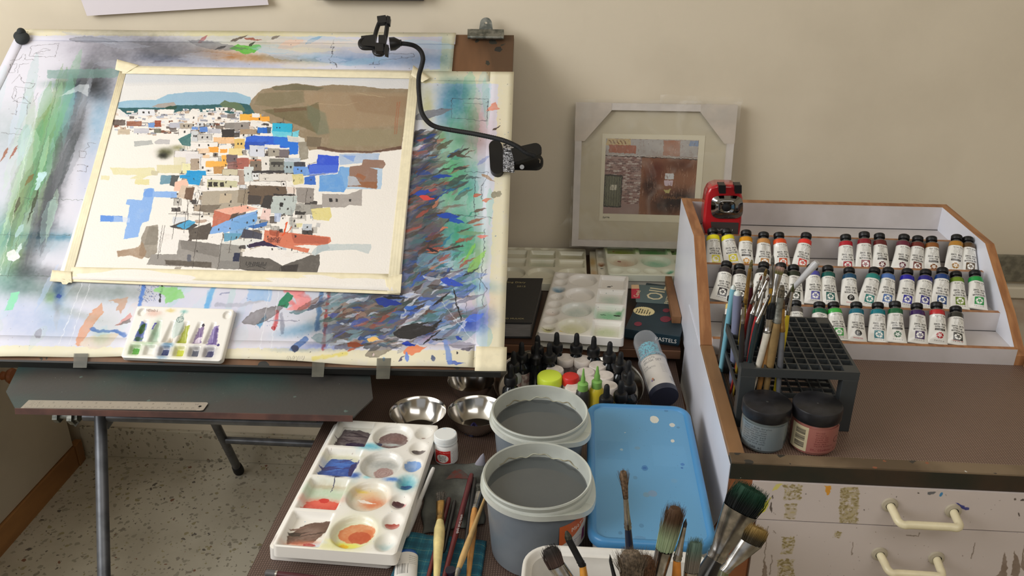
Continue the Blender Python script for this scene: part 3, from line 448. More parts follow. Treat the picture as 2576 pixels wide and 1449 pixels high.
P_(W_, 712, 548, 730, 548, 728, 580, 704, 580); H(712, 552, 716, 555, (60, 56, 54)); P_((170, 188, 226), 692, 540, 710, 542, 706, 562, 692, 562, a=.7); K.line([(735, 530), (735, 590)], 7, (150, 150, 148), .6, 5)
# left blues and yellows
P_((226, 218, 170), 280, 426, 340, 428, 390, 426, 400, 442, 372, 448, 360, 456, 330, 454, 350, 445, 290, 444, a=.85, soft=2); P_((226, 218, 170), 258, 446, 280, 447, 278, 458, 258, 456, a=.8); P_((226, 216, 160), 344, 456, 380, 456, 378, 470, 342, 468, a=.85); P_((200, 190, 160), 384, 434, 404, 436, 400, 446, 384, 444, a=.8)
P_((140, 178, 232), 364, 490, 376, 478, 390, 478, 392, 486, 448, 486, 446, 502, 390, 500, 378, 560, 360, 566, 350, 600, 314, 606, 322, 570, 330, 520, 320, 518, 324, 506, 362, 508); P_((96, 146, 222), 256, 546, 312, 548, 312, 562, 256, 562); P_((100, 150, 225), 366, 480, 388, 480, 386, 500, 366, 500, a=.6); P_((200, 215, 240), 290, 548, 330, 552, 330, 564, 290, 562, a=.5)
# lower buildings
P_((148, 138, 124), 372, 574, 400, 570, 402, 590, 438, 594, 436, 614, 404, 614, 398, 640, 376, 654, 352, 646, 360, 600, a=.9, soft=2); P_((150, 120, 92), 298, 636, 350, 626, 362, 612, 372, 640, 360, 656, 330, 646, 300, 650, a=.75, soft=4); P_((110, 104, 92), 378, 575, 402, 575, 398, 620, 366, 620, a=.4, soft=3)
P_(W_, 404, 574, 478, 586, 478, 605, 454, 646, 398, 640); P_((70, 66, 66), 430, 574, 475, 558, 500, 570, 482, 584, 440, 578); P_((74, 160, 205), 446, 573, 478, 558, 496, 562, 470, 582); P_((86, 76, 68), 478, 582, 500, 575, 534, 564, 530, 608, 480, 606, a=.95); P_((180, 150, 130), 492, 558, 520, 556, 524, 562, 498, 566, a=.8); P_((236, 230, 220), 478, 545, 530, 548, 530, 556, 480, 554)
P_((150, 144, 138), 454, 608, 556, 618, 558, 640, 552, 680, 372, 670, 384, 644, 448, 644); P_((120, 114, 108), 456, 608, 556, 620, 556, 652, 500, 640, 460, 630, a=.7); P_((82, 72, 62), 418, 658, 534, 664, 534, 678, 420, 670, a=.85, soft=4); H(474, 645, 483, 662, (96, 96, 104)); P_((104, 92, 76), 444, 676, 460, 676, 455, 690, 442, 690, a=.5)
P_((196, 110, 86), 541, 534, 585, 546, 578, 560, 536, 576); P_((238, 178, 156), 541, 533, 620, 520, 652, 530, 585, 546); P_((90, 70, 60), 585, 544, 604, 538, 590, 556, 578, 560); P_((130, 172, 226), 536, 576, 600, 548, 650, 534, 648, 560, 612, 578, 560, 592, 530, 594); P_((112, 164, 216), 584, 560, 650, 540, 646, 566, 610, 594, 580, 596, a=.8); P_(W_, 528, 594, 564, 588, 562, 622, 522, 614); P_((96, 155, 185), 566, 590, 612, 592, 600, 606, 566, 612); P_((70, 70, 84), 616, 580, 662, 592, 660, 606, 608, 602); P_((60, 110, 180), 624, 574, 676, 562, 672, 572, 640, 580)
P_((226, 224, 218), 562, 612, 620, 604, 662, 608, 650, 620, 600, 622, 560, 616); P_((150, 146, 140), 556, 616, 606, 622, 604, 682, 552, 680); P_((120, 116, 112), 554, 660, 604, 660, 604, 682, 552, 680, a=.5); P_((30, 36, 66), 591, 640, 606, 640, 604, 662, 588, 661)
P_(W_, 612, 638, 664, 622, 784, 646, 720, 670, 690, 664, 612, 648); P_((98, 92, 86), 606, 648, 680, 654, 712, 672, 784, 646, 806, 644, 806, 670, 800, 690, 700, 694, 640, 690, 604, 680); P_((50, 44, 42), 708, 674, 752, 668, 750, 688, 710, 690, a=.8); K.text(*(lambda q: (q[0], q[1]))(tf_pic(622, 662)), 'VNMWW', 18, (30, 28, 28), .8); K.line([(622, 682), (668, 686)], 1.6, (35, 32, 30)); K.line([(625, 676), (650, 672), (670, 680)], 2, (35, 32, 30))
P_((214, 120, 90), 668, 582, 700, 588, 736, 590, 832, 600, 834, 612, 820, 622, 770, 620, 740, 622, 780, 630, 776, 640, 700, 622, 664, 620); P_((176, 88, 66), 735, 592, 790, 598, 830, 602, 826, 618, 742, 616, a=.7); P_((160, 74, 50), 680, 582, 706, 585, 702, 600, 680, 594, a=.8); K.line([(724, 564), (717, 590), (712, 596)], 6, (226, 84, 40), .95); K.line([(736, 574), (724, 592)], 3, (200, 90, 50), .9); P_((48, 30, 66), 630, 618, 666, 610, 706, 626, 660, 622, 626, 628)
for k in range(60): x = rnd.uniform(674, 706); K.line([(x, 600+rnd.uniform(0, 16)), (x+3, 600+rnd.uniform(0, 16))], 1.2, (90, 40, 35), .8)
P_((196, 204, 204), 784, 642, 800, 622, 830, 618, 934, 618, 936, 626, 928, 642, 895, 632, 810, 636, 794, 648, a=.9, soft=2); P_((170, 184, 188), 800, 622, 826, 618, 832, 630, 796, 644, a=.6)
for q in [[(455, 505), (443, 560), (436, 606)], [(480, 505), (470, 545), (466, 590)], [(474, 505), (476, 560)], [(500, 482), (508, 500), (504, 560), (490, 660), (488, 678)], [(412, 572), (400, 655)], [(418, 572), (405, 640)], [(428, 542), (530, 544)], [(564, 590), (550, 682)], [(608, 622), (604, 682)], [(585, 600), (578, 640)], [(706, 676), (704, 690)], [(620, 480), (614, 520)], [(800, 412), (780, 418), (778, 430)], [(776, 446), (820, 442)], [(560, 424), (612, 416)], [(738, 318), (736, 348)], [(716, 300), (714, 312)], [(620, 576), (616, 610)], [(640, 570), (638, 600)], [(700, 580), (698, 600)], [(742, 476), (740, 512)], [(775, 480), (770, 514)]]: K.line(q, 1.6, (60, 52, 48), .85)
for k in range(160):
    x = rnd.uniform(470, 800); y = rnd.uniform(400, 640); K.line([(x, y), (x+rnd.uniform(-10, 14), y+rnd.uniform(-2, 2))], 1.1, rnd.choice([(60, 52, 48), (90, 80, 72)]), .55)
for k in range(60):
    x = rnd.uniform(470, 790); y = rnd.uniform(400, 640); H(x, y, x+rnd.uniform(2, 4), y+rnd.uniform(3, 6), (48, 42, 40), .8)
# paint that ran over the tape at the lower and right edges
IMG_PIC = K.image('watercolour')

# ------------------------------------------------------------------ the small framed print
K = Cv(560, 480, (120, 92, 78), None, wob=6, grain=.3)
K.poly([(0, 0), (560, 0), (560, 110), (0, 100)], (170, 165, 160)); K.poly([(10, 0), (150, 0), (150, 42), (0, 42)], (196, 170, 120), .8); K.poly([(20, 38), (186, 40), (186, 90), (20, 88)], (160, 90, 66), .8); K.poly([(350, 4), (450, 4), (450, 104), (350, 100)], (160, 110, 86), .8); K.poly([(505, 6), (560, 6), (560, 40), (505, 36)], (120, 140, 170), .9)
for k in range(5): K.line([(20+k*22, 10), (34+k*22, 30)], 6, (110, 70, 50), .7)
K.poly([(0, 96), (230, 104), (230, 480), (0, 480)], (150, 125, 118))
for r in range(26):
    for c in range(9): K.poly([(c*26+(r % 2)*12, 104+r*12), (c*26+22+(r % 2)*12, 104+r*12), (c*26+22+(r % 2)*12, 112+r*12), (c*26+(r % 2)*12, 112+r*12)], rnd.choice([(120, 84, 78), (196, 186, 176), (100, 76, 72), (160, 130, 120)]), .8)
K.poly([(0, 225), (112, 230), (108, 440), (0, 436)], (60, 58, 52)); K.poly([(6, 236), (104, 240), (102, 430), (6, 428)], (112, 112, 92), .9); K.poly([(40, 290), (80, 292), (78, 328), (40, 326)], (205, 200, 180), .9)
for k in range(6): K.line([(14+k*16, 240), (14+k*16, 428)], 2, (50, 50, 44), .8)
K.poly([(224, 112), (560, 122), (560, 480), (222, 480)], (136, 92, 66)); K.blob(310, 200, 60, 70, (170, 100, 60), .8); K.blob(280, 300, 40, 60, (80, 52, 40), .8); K.blob(460, 160, 90, 40, (160, 130, 110), .8); K.blob(480, 380, 90, 60, (60, 44, 38), .9); K.blob(380, 420, 90, 60, (80, 56, 44), .8)
K.poly([(370, 212), (425, 212), (423, 250), (370, 250)], (200, 200, 200)); K.poly([(368, 256), (420, 256), (420, 292), (368, 290)], (198, 178, 186)); K.poly([(368, 318), (410, 310), (400, 340), (378, 338)], (180, 170, 110), .9)
for k in range(160): x = rnd.uniform(230, 555); y = rnd.uniform(120, 470); K.line([(x, y), (x+rnd.uniform(-3, 3), y+rnd.uniform(8, 40))], 2, rnd.choice([(170, 120, 90), (90, 60, 46), (190, 165, 145)]), .5)
for k in range(90): x = rnd.uniform(0, 555); y = rnd.uniform(0, 96); K.line([(x, y), (x+rnd.uniform(-3, 3), y+rnd.uniform(8, 20))], 2, rnd.choice([(140, 110, 90), (200, 196, 190), (110, 90, 80)]), .5)
K.text(370, 360, 'RFPUBLATEUR', 16, (170, 120, 70), .8); K.line([(0, 100), (560, 116)], 5, (190, 188, 180), .9); K.line([(0, 106), (560, 122)], 4, (60, 50, 46), .9)
IMG_PRINT = K.image('framed_print')

# ------------------------------------------------------------------ common materials
M_wall = mat('wall_paint', (214, 202, 180), .75, var=.03, vscale=3, bump=.12, bscale=120)
M_white = mat('white_laminate', (232, 230, 236), .35, var=.02, vscale=10)
M_wood = mat('edge_wood', (168, 118, 78), .5, rgb2=(142, 96, 62), vscale=14, stretch=(1, 1, 6), bump=.15)
M_woodx = mat('edge_wood_side', (172, 122, 80), .5, rgb2=(146, 98, 62), vscale=14, stretch=(6, 1, 1), bump=.15)
M_black = mat('black_plastic', (17, 17, 19), .4, bump=.05)
M_blackr = mat('black_rubber', (16, 16, 18), .62, bump=.15, bscale=300)
M_steel = mat('steel', (190, 186, 180), .16, 1.0)
M_ferrule = mat('ferrule_metal', (196, 192, 186), .25, 1.0, var=.25, vscale=60)
M_gold = mat('brass_metal', (200, 160, 96), .28, 1.0, var=.2, vscale=60)
M_grey = mat('grey_metal', (96, 98, 100), .38, .7, var=.15, vscale=30, bump=.1)
M_tube = mat('grey_tube_metal', (104, 106, 110), .42, .5, rgb2=(84, 86, 90), vscale=25)
M_zinc = mat('dull_zinc', (140, 140, 132), .5, .8, rgb2=(90, 92, 86), vscale=60, bump=.3)
M_tape = mat('cream_masking_tape', (242, 231, 198), .7, var=.03, vscale=60, bump=.25, bscale=90)
M_tapeb = mat('translucent_tape', (112, 110, 98), .4, var=.1, vscale=60)

# terrazzo: chips of stone of three sizes in pale cement
def terrazzo(name):
    m = mat(name, (196, 188, 168), .38, rgb2=(172, 163, 143), vscale=5, fac=(.35, .65)); nt = m.node_tree; b = nt.nodes['Principled BSDF']
    src = b.inputs['Base Color'].links[0].from_socket; tc = [n for n in nt.nodes if n.type == 'TEX_COORD'][0]
    dn = nt.nodes.new('ShaderNodeTexNoise'); dn.inputs['Scale'].default_value = 60; nt.links.new(tc.outputs['Object'], dn.inputs['Vector'])
    vm = nt.nodes.new('ShaderNodeVectorMath'); vm.operation = 'MULTIPLY_ADD'; nt.links.new(dn.outputs['Color'], vm.inputs[0]); vm.inputs[1].default_value = (.02, .02, .02); nt.links.new(tc.outputs['Object'], vm.inputs[2])
    for i, (sc, th, pr) in enumerate([(44, .27, .75), (80, .27, .6), (27, .20, .35)]):
        v = nt.nodes.new('ShaderNodeTexVoronoi'); v.inputs['Scale'].default_value = sc; nt.links.new(vm.outputs[0], v.inputs['Vector'])
        lt = nt.nodes.new('ShaderNodeMath'); lt.operation = 'LESS_THAN'; nt.links.new(v.outputs['Distance'], lt.inputs[0]); lt.inputs[1].default_value = th
        sp = nt.nodes.new('ShaderNodeSeparateColor'); nt.links.new(v.outputs['Color'], sp.inputs[0])
        l2 = nt.nodes.new('ShaderNodeMath'); l2.operation = 'LESS_THAN'; nt.links.new(sp.outputs[0], l2.inputs[0]); l2.inputs[1].default_value = pr
        mu = nt.nodes.new('ShaderNodeMath'); mu.operation = 'MULTIPLY'; nt.links.new(lt.outputs[0], mu.inputs[0]); nt.links.new(l2.outputs[0], mu.inputs[1])
        cr = nt.nodes.new('ShaderNodeValToRGB'); nt.links.new(sp.outputs[1], cr.inputs[0]); cr.color_ramp.interpolation = 'CONSTANT'
        cr.color_ramp.elements[0].color = L((152, 145, 126)); cr.color_ramp.elements[1].position = .45; cr.color_ramp.elements[1].color = L((138, 130, 114))
        for pos, c in ((.72, (152, 142, 108)), (.90, (98, 90, 82)), (.97, (124, 86, 66))): e = cr.color_ramp.elements.new(pos); e.color = L(c)
        mx = nt.nodes.new('ShaderNodeMix'); mx.data_type = 'RGBA'; nt.links.new(mu.outputs[0], mx.inputs[0]); nt.links.new(src, mx.inputs[6]); nt.links.new(cr.outputs[0], mx.inputs[7]); src = mx.outputs[2]
    nt.links.new(src, b.inputs['Base Color']); return m
M_terr = terrazzo('terrazzo')
# scattered specks on the wall
_w = spatter('wall_paint_specked', (218, 206, 184), (210, 198, 176), [((150, 132, 112), 26, -.17, .5)], .75, 3, (1, 1, 1)); M_wall = _w

# ------------------------------------------------------------------ the room
WY = 2.13
struct('floor', MB().box(-2.7, 3.0, -1.8, WY+.1, -.1, 0), M_terr, smooth=False)
struct('wall_back', MB().box(-2.8, 3.0, WY, WY+.12, 0, 2.75), M_wall, smooth=False)
struct('baseboard_back', MB().box(-1.52, 1.0, WY-.014, WY, 0, .105), M_terr, smooth=False, bevel=.002)
wl = MB().box(-2.8, -2.7, -1.8, WY, 0, .85).box(-2.8, -2.7, -1.8, WY, 2.65, 2.75).box(-2.8, -2.7, -1.8, -.3, .85, 2.65).box(-2.8, -2.7, 1.75, WY, .85, 2.65)
struct('wall_left', wl, M_wall, smooth=False)
struct('wall_right', MB().box(3.0, 3.1, -1.8, WY, 0, 2.75), M_wall, smooth=False)
struct('wall_front', MB().box(-2.7, 3.0, -1.9, -1.8, 0, .9).box(-2.7, -1.6, -1.9, -1.8, .9, 2.75).box(.6, 3.0, -1.9, -1.8, .9, 2.75), M_wall, smooth=False)
struct('ceiling', MB().box(-2.8, 3.1, -1.9, WY+.1, 2.75, 2.85), mat('ceiling_paint', (225, 220, 208), .8), smooth=False)
struct('trim_1', MB().box(1.0, 3.0, WY-.012, WY, .692, .765), mat('grey_stone', (128, 124, 108), .35, rgb2=(104, 100, 88), vscale=60), smooth=False, bevel=.002)
struct('trim_2', MB().box(1.0, 3.0, WY-.03, WY, .652, .684), mat('cream_paint', (224, 216, 198), .5), smooth=False, bevel=.004)
struct('trim_3', MB().box(1.0, 3.0, WY-.018, WY, .06, .648), mat('beige_panel', (206, 196, 178), .5, rgb2=(176, 150, 132), vscale=6, fac=(.3, .42)), smooth=False, bevel=.004)

# cupboard at the left, only its door and plinth show
cu = thing('cupboard', 'low cream cupboard with a wooden plinth and round knob behind the drawing table', 'cupboard', (-1.75, 1.5, 0))
build('body', MB().box(-2.1, -1.53, .95, 2.05, .05, .80), mat('cream_laminate', (196, 186, 168), .5, var=.05, vscale=4), cu, smooth=False, bevel=.003)
build('door', MB().prism([(-1.531, .95, .075), (-1.503, .95, .075), (-1.515, 2.065, .075), (-1.531, 2.065, .075)], (0, 0, .72)), mat('door_laminate', (190, 180, 162), .5, var=.06, vscale=3), cu, smooth=False, bevel=.002)
dr = [c for c in cu.children if c.name.startswith('door')][0]
build('knob', MB().lathe([(.001, 0), (.012, 0), (.011, .006), (.009, .012), (.018, .018), (.022, .026), (.019, .033), (.001, .036)], 20, axes(pxx(6, 945, -1.505), (0, 1, 0), (0, 0, 1), (1, 0, 0))), mat('orange_wood_knob', (150, 86, 42), .35), dr, label='round brown wooden knob')
for y0, y1 in ((.95, 1.50), (1.503, 1.545), (1.548, 2.06), (2.062, 2.10)):
    build('plinth_board', MB().prism([(-1.53, y0, 0), (-1.498-.012*(y0-1.5), y0, 0), (-1.498-.018*(y1-1.5), y1, 0), (-1.53, y1, 0)], (0, 0, .072)), mat('plinth_wood', (164, 116, 66), .5, rgb2=(140, 96, 54), vscale=12, stretch=(1, .2, 1)), cu, smooth=False, bevel=.001)

# sheet of paper taped on the wall, and the picture whose lower edge just enters the view
q = [py(190, -40, WY-.006), py(219, 40, WY-.016), py(676, 12, WY-.020), py(660, -60, WY-.004)]
tag(build('paper_sheet', MB().prism(q, (0, -.0006, 0)), mat('cool_paper', (204, 196, 200), .7)), 'pale lilac paper sheet hanging on the wall above the drawing board', 'paper')
pf = thing('wall_picture', 'dark framed picture whose lower edge hangs above the drawing board', 'picture', py(940, -6, WY-.02))
a = py(800, 1, WY-.02); b = py(1068, 1, WY-.02)
build('frame', MB().box(a.x, b.x, WY-.035, WY-.004, a.z+.002, a.z+.016).box(a.x, a.x+.012, WY-.035, WY-.004, a.z+.016, a.z+.22).box(b.x-.012, b.x, WY-.035, WY-.004, a.z+.016, a.z+.22).box(a.x, b.x, WY-.035, WY-.004, a.z+.22, a.z+.232), mat('dark_frame', (52, 46, 42), .5), pf, bevel=.001)
build('backing', MB().box(a.x+.01, b.x-.01, WY-.02, WY-.006, a.z+.012, a.z+.224), M_white, pf)

# ------------------------------------------------------------------ drawing table: tilted board, tray and tube stand
dt = thing('drawing_table', 'tilting drawing table with a paint-spattered metal tray and grey tubular stand', 'table', (-.8, 1.6, 0))
bx = [bxs(-1.405, -.028, -.002), bxs(-.128, -.006, -.002), bxs(-.155, .876, -.002), bxs(-1.395, .872, -.002)]
M_board = spatter('brown_board', (122, 86, 58), (88, 64, 44), [((56, 54, 46), 26, .24, .6), ((190, 190, 184), 130, -.08, .05), ((44, 42, 38), 13, .16, .6)], .55, 9, (1, .3, .3))
build('board', MB().prism(bx, tuple(-BN*.013)), M_board, dt, smooth=False, bevel=.003)
M_tray = spatter('spattered_tray', (50, 66, 64), (60, 58, 56), [((150, 166, 158), 170, .02, .16), ((84, 100, 94), 26, .05, .35), ((42, 52, 50), 40, .12, .5), ((170, 180, 110), 50, -.06, .08)], .38, 5, (1, 1, 1))
zt = .770
tp = [pz(36, 917, zt), pz(15, 985, zt), pz(40, 1031, zt), pz(888, 1050, zt), pz(938, 1002, zt), pz(932, 930, zt)]
tp[0].y = tp[-1].y = 1.40; build('tray', MB().prism(tp[::-1], (0, 0, -.003)), M_tray, dt, smooth=False, bevel=.0008)
build('tray_lip', MB().prism([tp[2]+Vector((0, 0, .004)), tp[3]+Vector((0, 0, .004)), tp[3]+Vector((0, -.003, -.006)), tp[2]+Vector((0, -.003, -.006))], (0, -.002, 0)), mat('maroon_edge', (92, 62, 54), .45, rgb2=(70, 48, 44), vscale=20), dt, smooth=False)
build('tray_back', MB().box(-1.09, -.385, 1.398, 1.404, zt-.003, zt+.022), mat('dark_green_metal', (44, 50, 48), .4), dt, smooth=False)
build('tray_bracket', MB().box(-.93, -.45, 1.26, 1.29, zt-.03, zt-.004).box(-1.02, -.42, 1.38, 1.42, zt-.03, zt-.003), mat('dark_angle_iron', (60, 60, 60), .45, .6), dt, smooth=False)
M_tapeb.node_tree.nodes['Principled BSDF'].inputs['Alpha'].default_value = .45
yb = 1.34
c0 = py(212, 1048, yb); c1 = py(818, 1065, yb); c1.x = -.4615
build('crossbar', MB().tube([c0, c1], .0085, 16), M_tube, dt, label='bright steel rod below the tray')
build('bolt', MB().tube([py(140, 1047, yb), py(152, 1047, yb)], .013, 6).tube([py(152, 1047, yb), py(180, 1048, yb)], .0055, 10).tube([py(178, 1048, yb), py(190, 1048, yb)], .016, 6).tube([py(190, 1049, yb), py(200, 1049, yb)], .010, 6), M_zinc, dt, label='hexagon bolt and nut at the end of the rod')
build('bolt_plate', MB().prism([py(180, 1040, yb+.01), py(205, 1036, yb+.01), py(208, 1052, yb+.01), py(190, 1074, yb+.01), py(180, 1066, yb+.01)], (0, .012, 0)), M_grey, dt)
def leg(p0, p1, r, foot=True):
    p0, p1 = Vector(p0), Vector(p1); g = build('leg', MB().tube([p0, p1], r, 16), M_tube, dt)
    if foot:
        d = (p1-p0).normalized(); build('rubber_foot', MB().tube([p1-d*.035, p1-d*.012, p1], [r*1.18, r*1.3, r*1.2], 16), M_blackr, g)
xl = -.849; tl = py(258, 1062, 1.34); dl = (pxx(265, 1449, xl)-tl)
leg(tl+Vector((0, 0, .02)), tl+dl*((.0-tl.z+.008)/dl.z), .0115)
leg(Vector((-.35, tl.y+.02, tl.z-.03)), Vector((-.35, 1.10, .008)), .0115)
rf = pz(602, 1186, .006); r2 = py(540, 1062, 1.93)
leg(rf+(r2-rf)*1.75, rf, .0125); rf2 = rf+Vector((.72, 0, 0)); leg(rf2+(r2-rf)*1.75, rf2, .0125)
k1 = py(570, 1107, 1.97); build('rear_crossbar', MB().tube([k1, k1+Vector((.72, .0, .0))], .0105, 14), M_tube, dt)
build('side_rail', MB().tube([tl+Vector((0, 0, -.01)), bxs(-.849, .0, -.06), bxs(-.849, .2, -.032), bxs(-.849, .5, -.032)], .011, 12), M_tube, dt)

build('bottom_ledge', MB().prism([bxs(-1.41, -.034, -.019), bxs(-.126, -.011, -.012), bxs(-.126, -.007, .001), bxs(-1.41, -.029, .001)], tuple(-BE*.004)), mat('black_ledge', (34, 34, 32), .5), dt, smooth=False)
# cover paper taped over the board: one sheet with an L-shaped outline, gently wrinkled
wn = vnoise(80, 120, 9, 11)
def wr(u, v): return .0012*(wn[int(min(79, v*79)), int(min(119, u*119))]-.5)
LB, RB, RT, LT = (-1.400, -.020), (-.121, .002), (-.1515, .877), (-1.392, .874)
def cov(u, v):
    xl_ = LB[0]*(1-v)+LT[0]*v; xr_ = RB[0]*(1-v)+RT[0]*v; sl = LB[1]*(1-v)+LT[1]*v; sr = RB[1]*(1-v)+RT[1]*v
    s = sl*(1-u)+sr*u
    if v < .03: s -= .006*sin(u*9)*(1-v/.03)*.8
    return xl_*(1-u)+xr_*u, s
def covp(u, v): x, s = cov(u, v); return bxs(x, s, .0022+wr(u, v)+(.003*sin(u*30)*max(0, 1-v/.06)))
def cuv(u, v): x, s = cov(u, v); return ((x-CX0)/(CX1-CX0), (s-CS0)/(CS1-CS0))
M_cover = mat_print('cover_paper', IMG_COVER, .62, bump=.35, bscale=22)
cp = thing('cover_paper', 'white paper taped over the drawing board, covered in test strokes and washes', 'paper', bxs(-.8, 0, 0))
build('sheet', MB().grid(covp, 120, 84, cuv, skip=lambda u, v: u > .885 and v > .857), M_cover, cp, ang=60, solid=.0008)
def tapestrip(name, u0, u1, v0, v1, par, off=.0034, M=M_cover):
    def g(a, b_): u = u0+(u1-u0)*a; v = v0+(v1-v0)*b_; x, s = cov(u, v); return bxs(x, s, off+wr(u, v)+(.003*sin(u*30)*max(0, 1-v/.06)))
    n1, n2 = max(2, int(abs(u1-u0)*110)), max(2, int(abs(v1-v0)*76))
    return build(name, MB().grid(g, n1, n2, lambda a, b_: cuv(u0+(u1-u0)*a, v0+(v1-v0)*b_)), M, par, ang=60, solid=.0005)
for t in [(.956, 1.0, .02, .855), (0, .955, .0, .048), (0, .022, .05, .99), (.022, .885, .955, .998), (.80, .955, .822, .856)]: tapestrip('tape_strip', *t, cp)
tapestrip('corner_tape', .958, 1.004, -.008, .045, cp, .0044, M_tape)
for (x0, x1, y0, y1) in [(786, 818, 918, 948), (948, 984, 917, 953), (186, 222, 905, 925)]:
    a = [pz(x0, y0, .79), pz(x1, y0, .79), pz(x1-4, y1, .79), pz(x0-2, y1, .79)]
    a = [bp(x0, y0-16, .003), bp(x1, y0-16, .003), py(x1-4, y1, 1.352), py(x0-2, y1, 1.352)]
    build('hanging_tape', MB().prism(a, (0, -.0004, 0)), M_tapeb, cp, label='strip of tape hanging off the lower edge')

# the painting sheet with its masking tape border
ps = thing('painting_sheet', 'unfinished watercolour of white and blue hill town houses, taped on the drawing board', 'painting', bp(600, 720))
pc = {'bl': bp(146, 703, .0055), 'br': bp(1006, 735, .0055), 'tr': bp(1056, 178, .0055), 'tl': bp(318, 166, .0055)}
def pq(u, v): 
    p = (pc['bl']*(1-u)+pc['br']*u)*(1-v)+(pc['tl']*(1-u)+pc['tr']*u)*v
    return p+Vector(tuple(BN))*(.0012*wn[int(v*79), int(u*119)]+.004*max(0, .08-v)*12*abs(sin(u*5+.5)))
def puv(u, v): p = pq(u, v); return ((p.x-PX0)/(PX1-PX0), (((np.array(p)-B0) @ BE)-PS0)/(PS1-PS0))
M_pic = mat_print('watercolour_paper', IMG_PIC, .6, bump=.15, bscale=300)
build('sheet', MB().grid(pq, 60, 48, puv), M_pic, ps, ang=60, solid=.0012)
def ptape(pts, name='tape_strip', o=.0016):
    P4 = [bp(x, y, .0055+o) for x, y in pts]
    def g(a, b_):
        p = (P4[0]*(1-a)+P4[1]*a)*(1-b_)+(P4[3]*(1-a)+P4[2]*a)*b_
        v = ((np.array(p)-B0) @ BE-.155)/.605; v = min(1, max(0, v))
        return p+Vector(tuple(BN))*(.0005*sin(a*23)*sin(b_*7)+.0010)
    build(name, MB().grid(g, 24, 3), M_tape, ps, ang=60, solid=.0005)
ptape([(180, 672), (985, 690), (1006, 716), (176, 700)]); ptape([(160, 700), (1008, 732), (1006, 742), (150, 708)], o=.0010)
ptape([(160, 690), (182, 694), (318, 180), (302, 176)]); ptape([(306, 167), (1055, 181), (1053, 199), (308, 186)], o=.0022); ptape([(975, 718), (1003, 722), (1056, 176), (1032, 178)], o=.0022)
for pts in [[(132, 680), (180, 684), (182, 712), (126, 708)], [(148, 700), (182, 706), (168, 716), (158, 716)], [(968, 700), (1012, 690), (1008, 738), (976, 740)], [(295, 150), (350, 165), (318, 184), (290, 176)], [(1040, 165), (1082, 197), (1062, 208), (1034, 190)]]: ptape(pts, 'tape_corner', .0032)

# black lump of putty on the board's corner
pt = MB(); cpt = bp(56, 96, .012)
Mb = axes((0, 0, 0), (1, 0, 0), tuple(BE), tuple(BN))
pt.ell(cpt, (.017, .018, .012), 20, 14, Mb).ell(bp(54, 82, .019), (.010, .011, .012), 18, 12, Mb).ell(bp(48, 90, .013), (.013, .014, .010), 18, 12, Mb)
tag(build('putty_lump', pt, mat('black_putty', (46, 50, 50), .8, bump=.4, bscale=60)), 'dark grey putty eraser lump on the top left corner of the board', 'eraser')

# bulldog clip at the board's top right corner
bc = thing('bulldog_clip', 'grey metal bulldog clip gripping the top right corner of the board', 'clip', bp(1225, 95, 0))
a, b, c, d = bp(1177, 81, .004), bp(1268, 82, .004), bp(1268, 99, .006), bp(1177, 98, .006)
build('jaw', MB().prism([a, b, c, d], tuple(BN*.010)).tube([d+Vector(tuple(BN*.006)), c+Vector(tuple(BN*.006))], .0045, 12), M_zinc, bc, bevel=.0012)
t0 = Vector(a+b)/2; up = Vector((0, .25, .97)).normalized()
pts = []
ww = (b-a).length
for k in range(13): an = pi*k/12; pts.append(t0+Vector((cos(an)*ww*.165, 0, 0))+up*(.020+sin(an)*ww*.165))
out = [t0+Vector((ww*.20, 0, 0))]+pts+[t0-Vector((ww*.20, 0, 0))]
hc = t0+up*.021; hole = [hc+Vector((cos(2*pi*k/15)*.0032, 0, 0))+up*(sin(2*pi*k/15)*.0032) for k in range(15)]
hb = MB(); n_ = Vector((1, 0, 0)).cross(up)*.0015
hb.add(out+hole+[p+n_ for p in out]+[p+n_ for p in hole], [(k, (k+1) % 15, 15+(k+1) % 15, 15+k) for k in range(15)]+[(30+(k+1) % 15, 30+k, 45+k, 45+(k+1) % 15) for k in range(15)]+[(k, 30+k, 30+(k+1) % 15, (k+1) % 15) for k in range(15)]+[(15+(k+1) % 15, 45+(k+1) % 15, 45+k, 15+k) for k in range(15)])
build('handle', hb, M_zinc, bc, smooth=False)
build('rivet', MB().ell(bp(1243, 79, .012), (.002, .002, .002), 10, 8), M_zinc, bc)

# phone holder on a bendy arm clamped to the board's right edge
ph = thing('phone_holder', 'black gooseneck phone holder clamped to the right edge of the board', 'phone holder', bp(1290, 400, .02))
gp = [(1345, 392, .040), (1322, 383, .050), (1300, 368, .058), (1262, 352, .060), (1200, 338, .055), (1140, 328, .050), (1100, 320, .048), (1078, 308, .048), (1062, 285, .050), (1056, 255, .052), (1053, 220, .055), (1054, 190, .058), (1061, 165, .060), (1064, 146, .062), (1058, 128, .064), (1044, 116, .066), (1026, 111, .068), (1004, 109, .070)]
G = [bp(*g) for g in gp]
def spl(P, n):
    o = []
    for i in range(len(P)-1):
        p0, p1, p2, p3 = P[max(i-1, 0)], P[i], P[i+1], P[min(i+2, len(P)-1)]
        for k in range(n):
            t = k/n; o.append(.5*((2*p1)+(p2-p0)*t+(2*p0-5*p1+4*p2-p3)*t*t+(3*p1-p0-3*p2+p3)*t**3))
    return o+[P[-1]]
gs = spl(G, 24)
build('gooseneck', MB().tube(gs, [.0054 if k % 2 else .0048 for k in range(len(gs))], 12), M_blackr, ph)
def rr(px_, off, th, r_seg=6):
    """rounded plate from pixel outline on the board plane"""
    P5 = [bp(x, y, off) for x, y in px_]; return MB().prism(P5, tuple(BN*th))
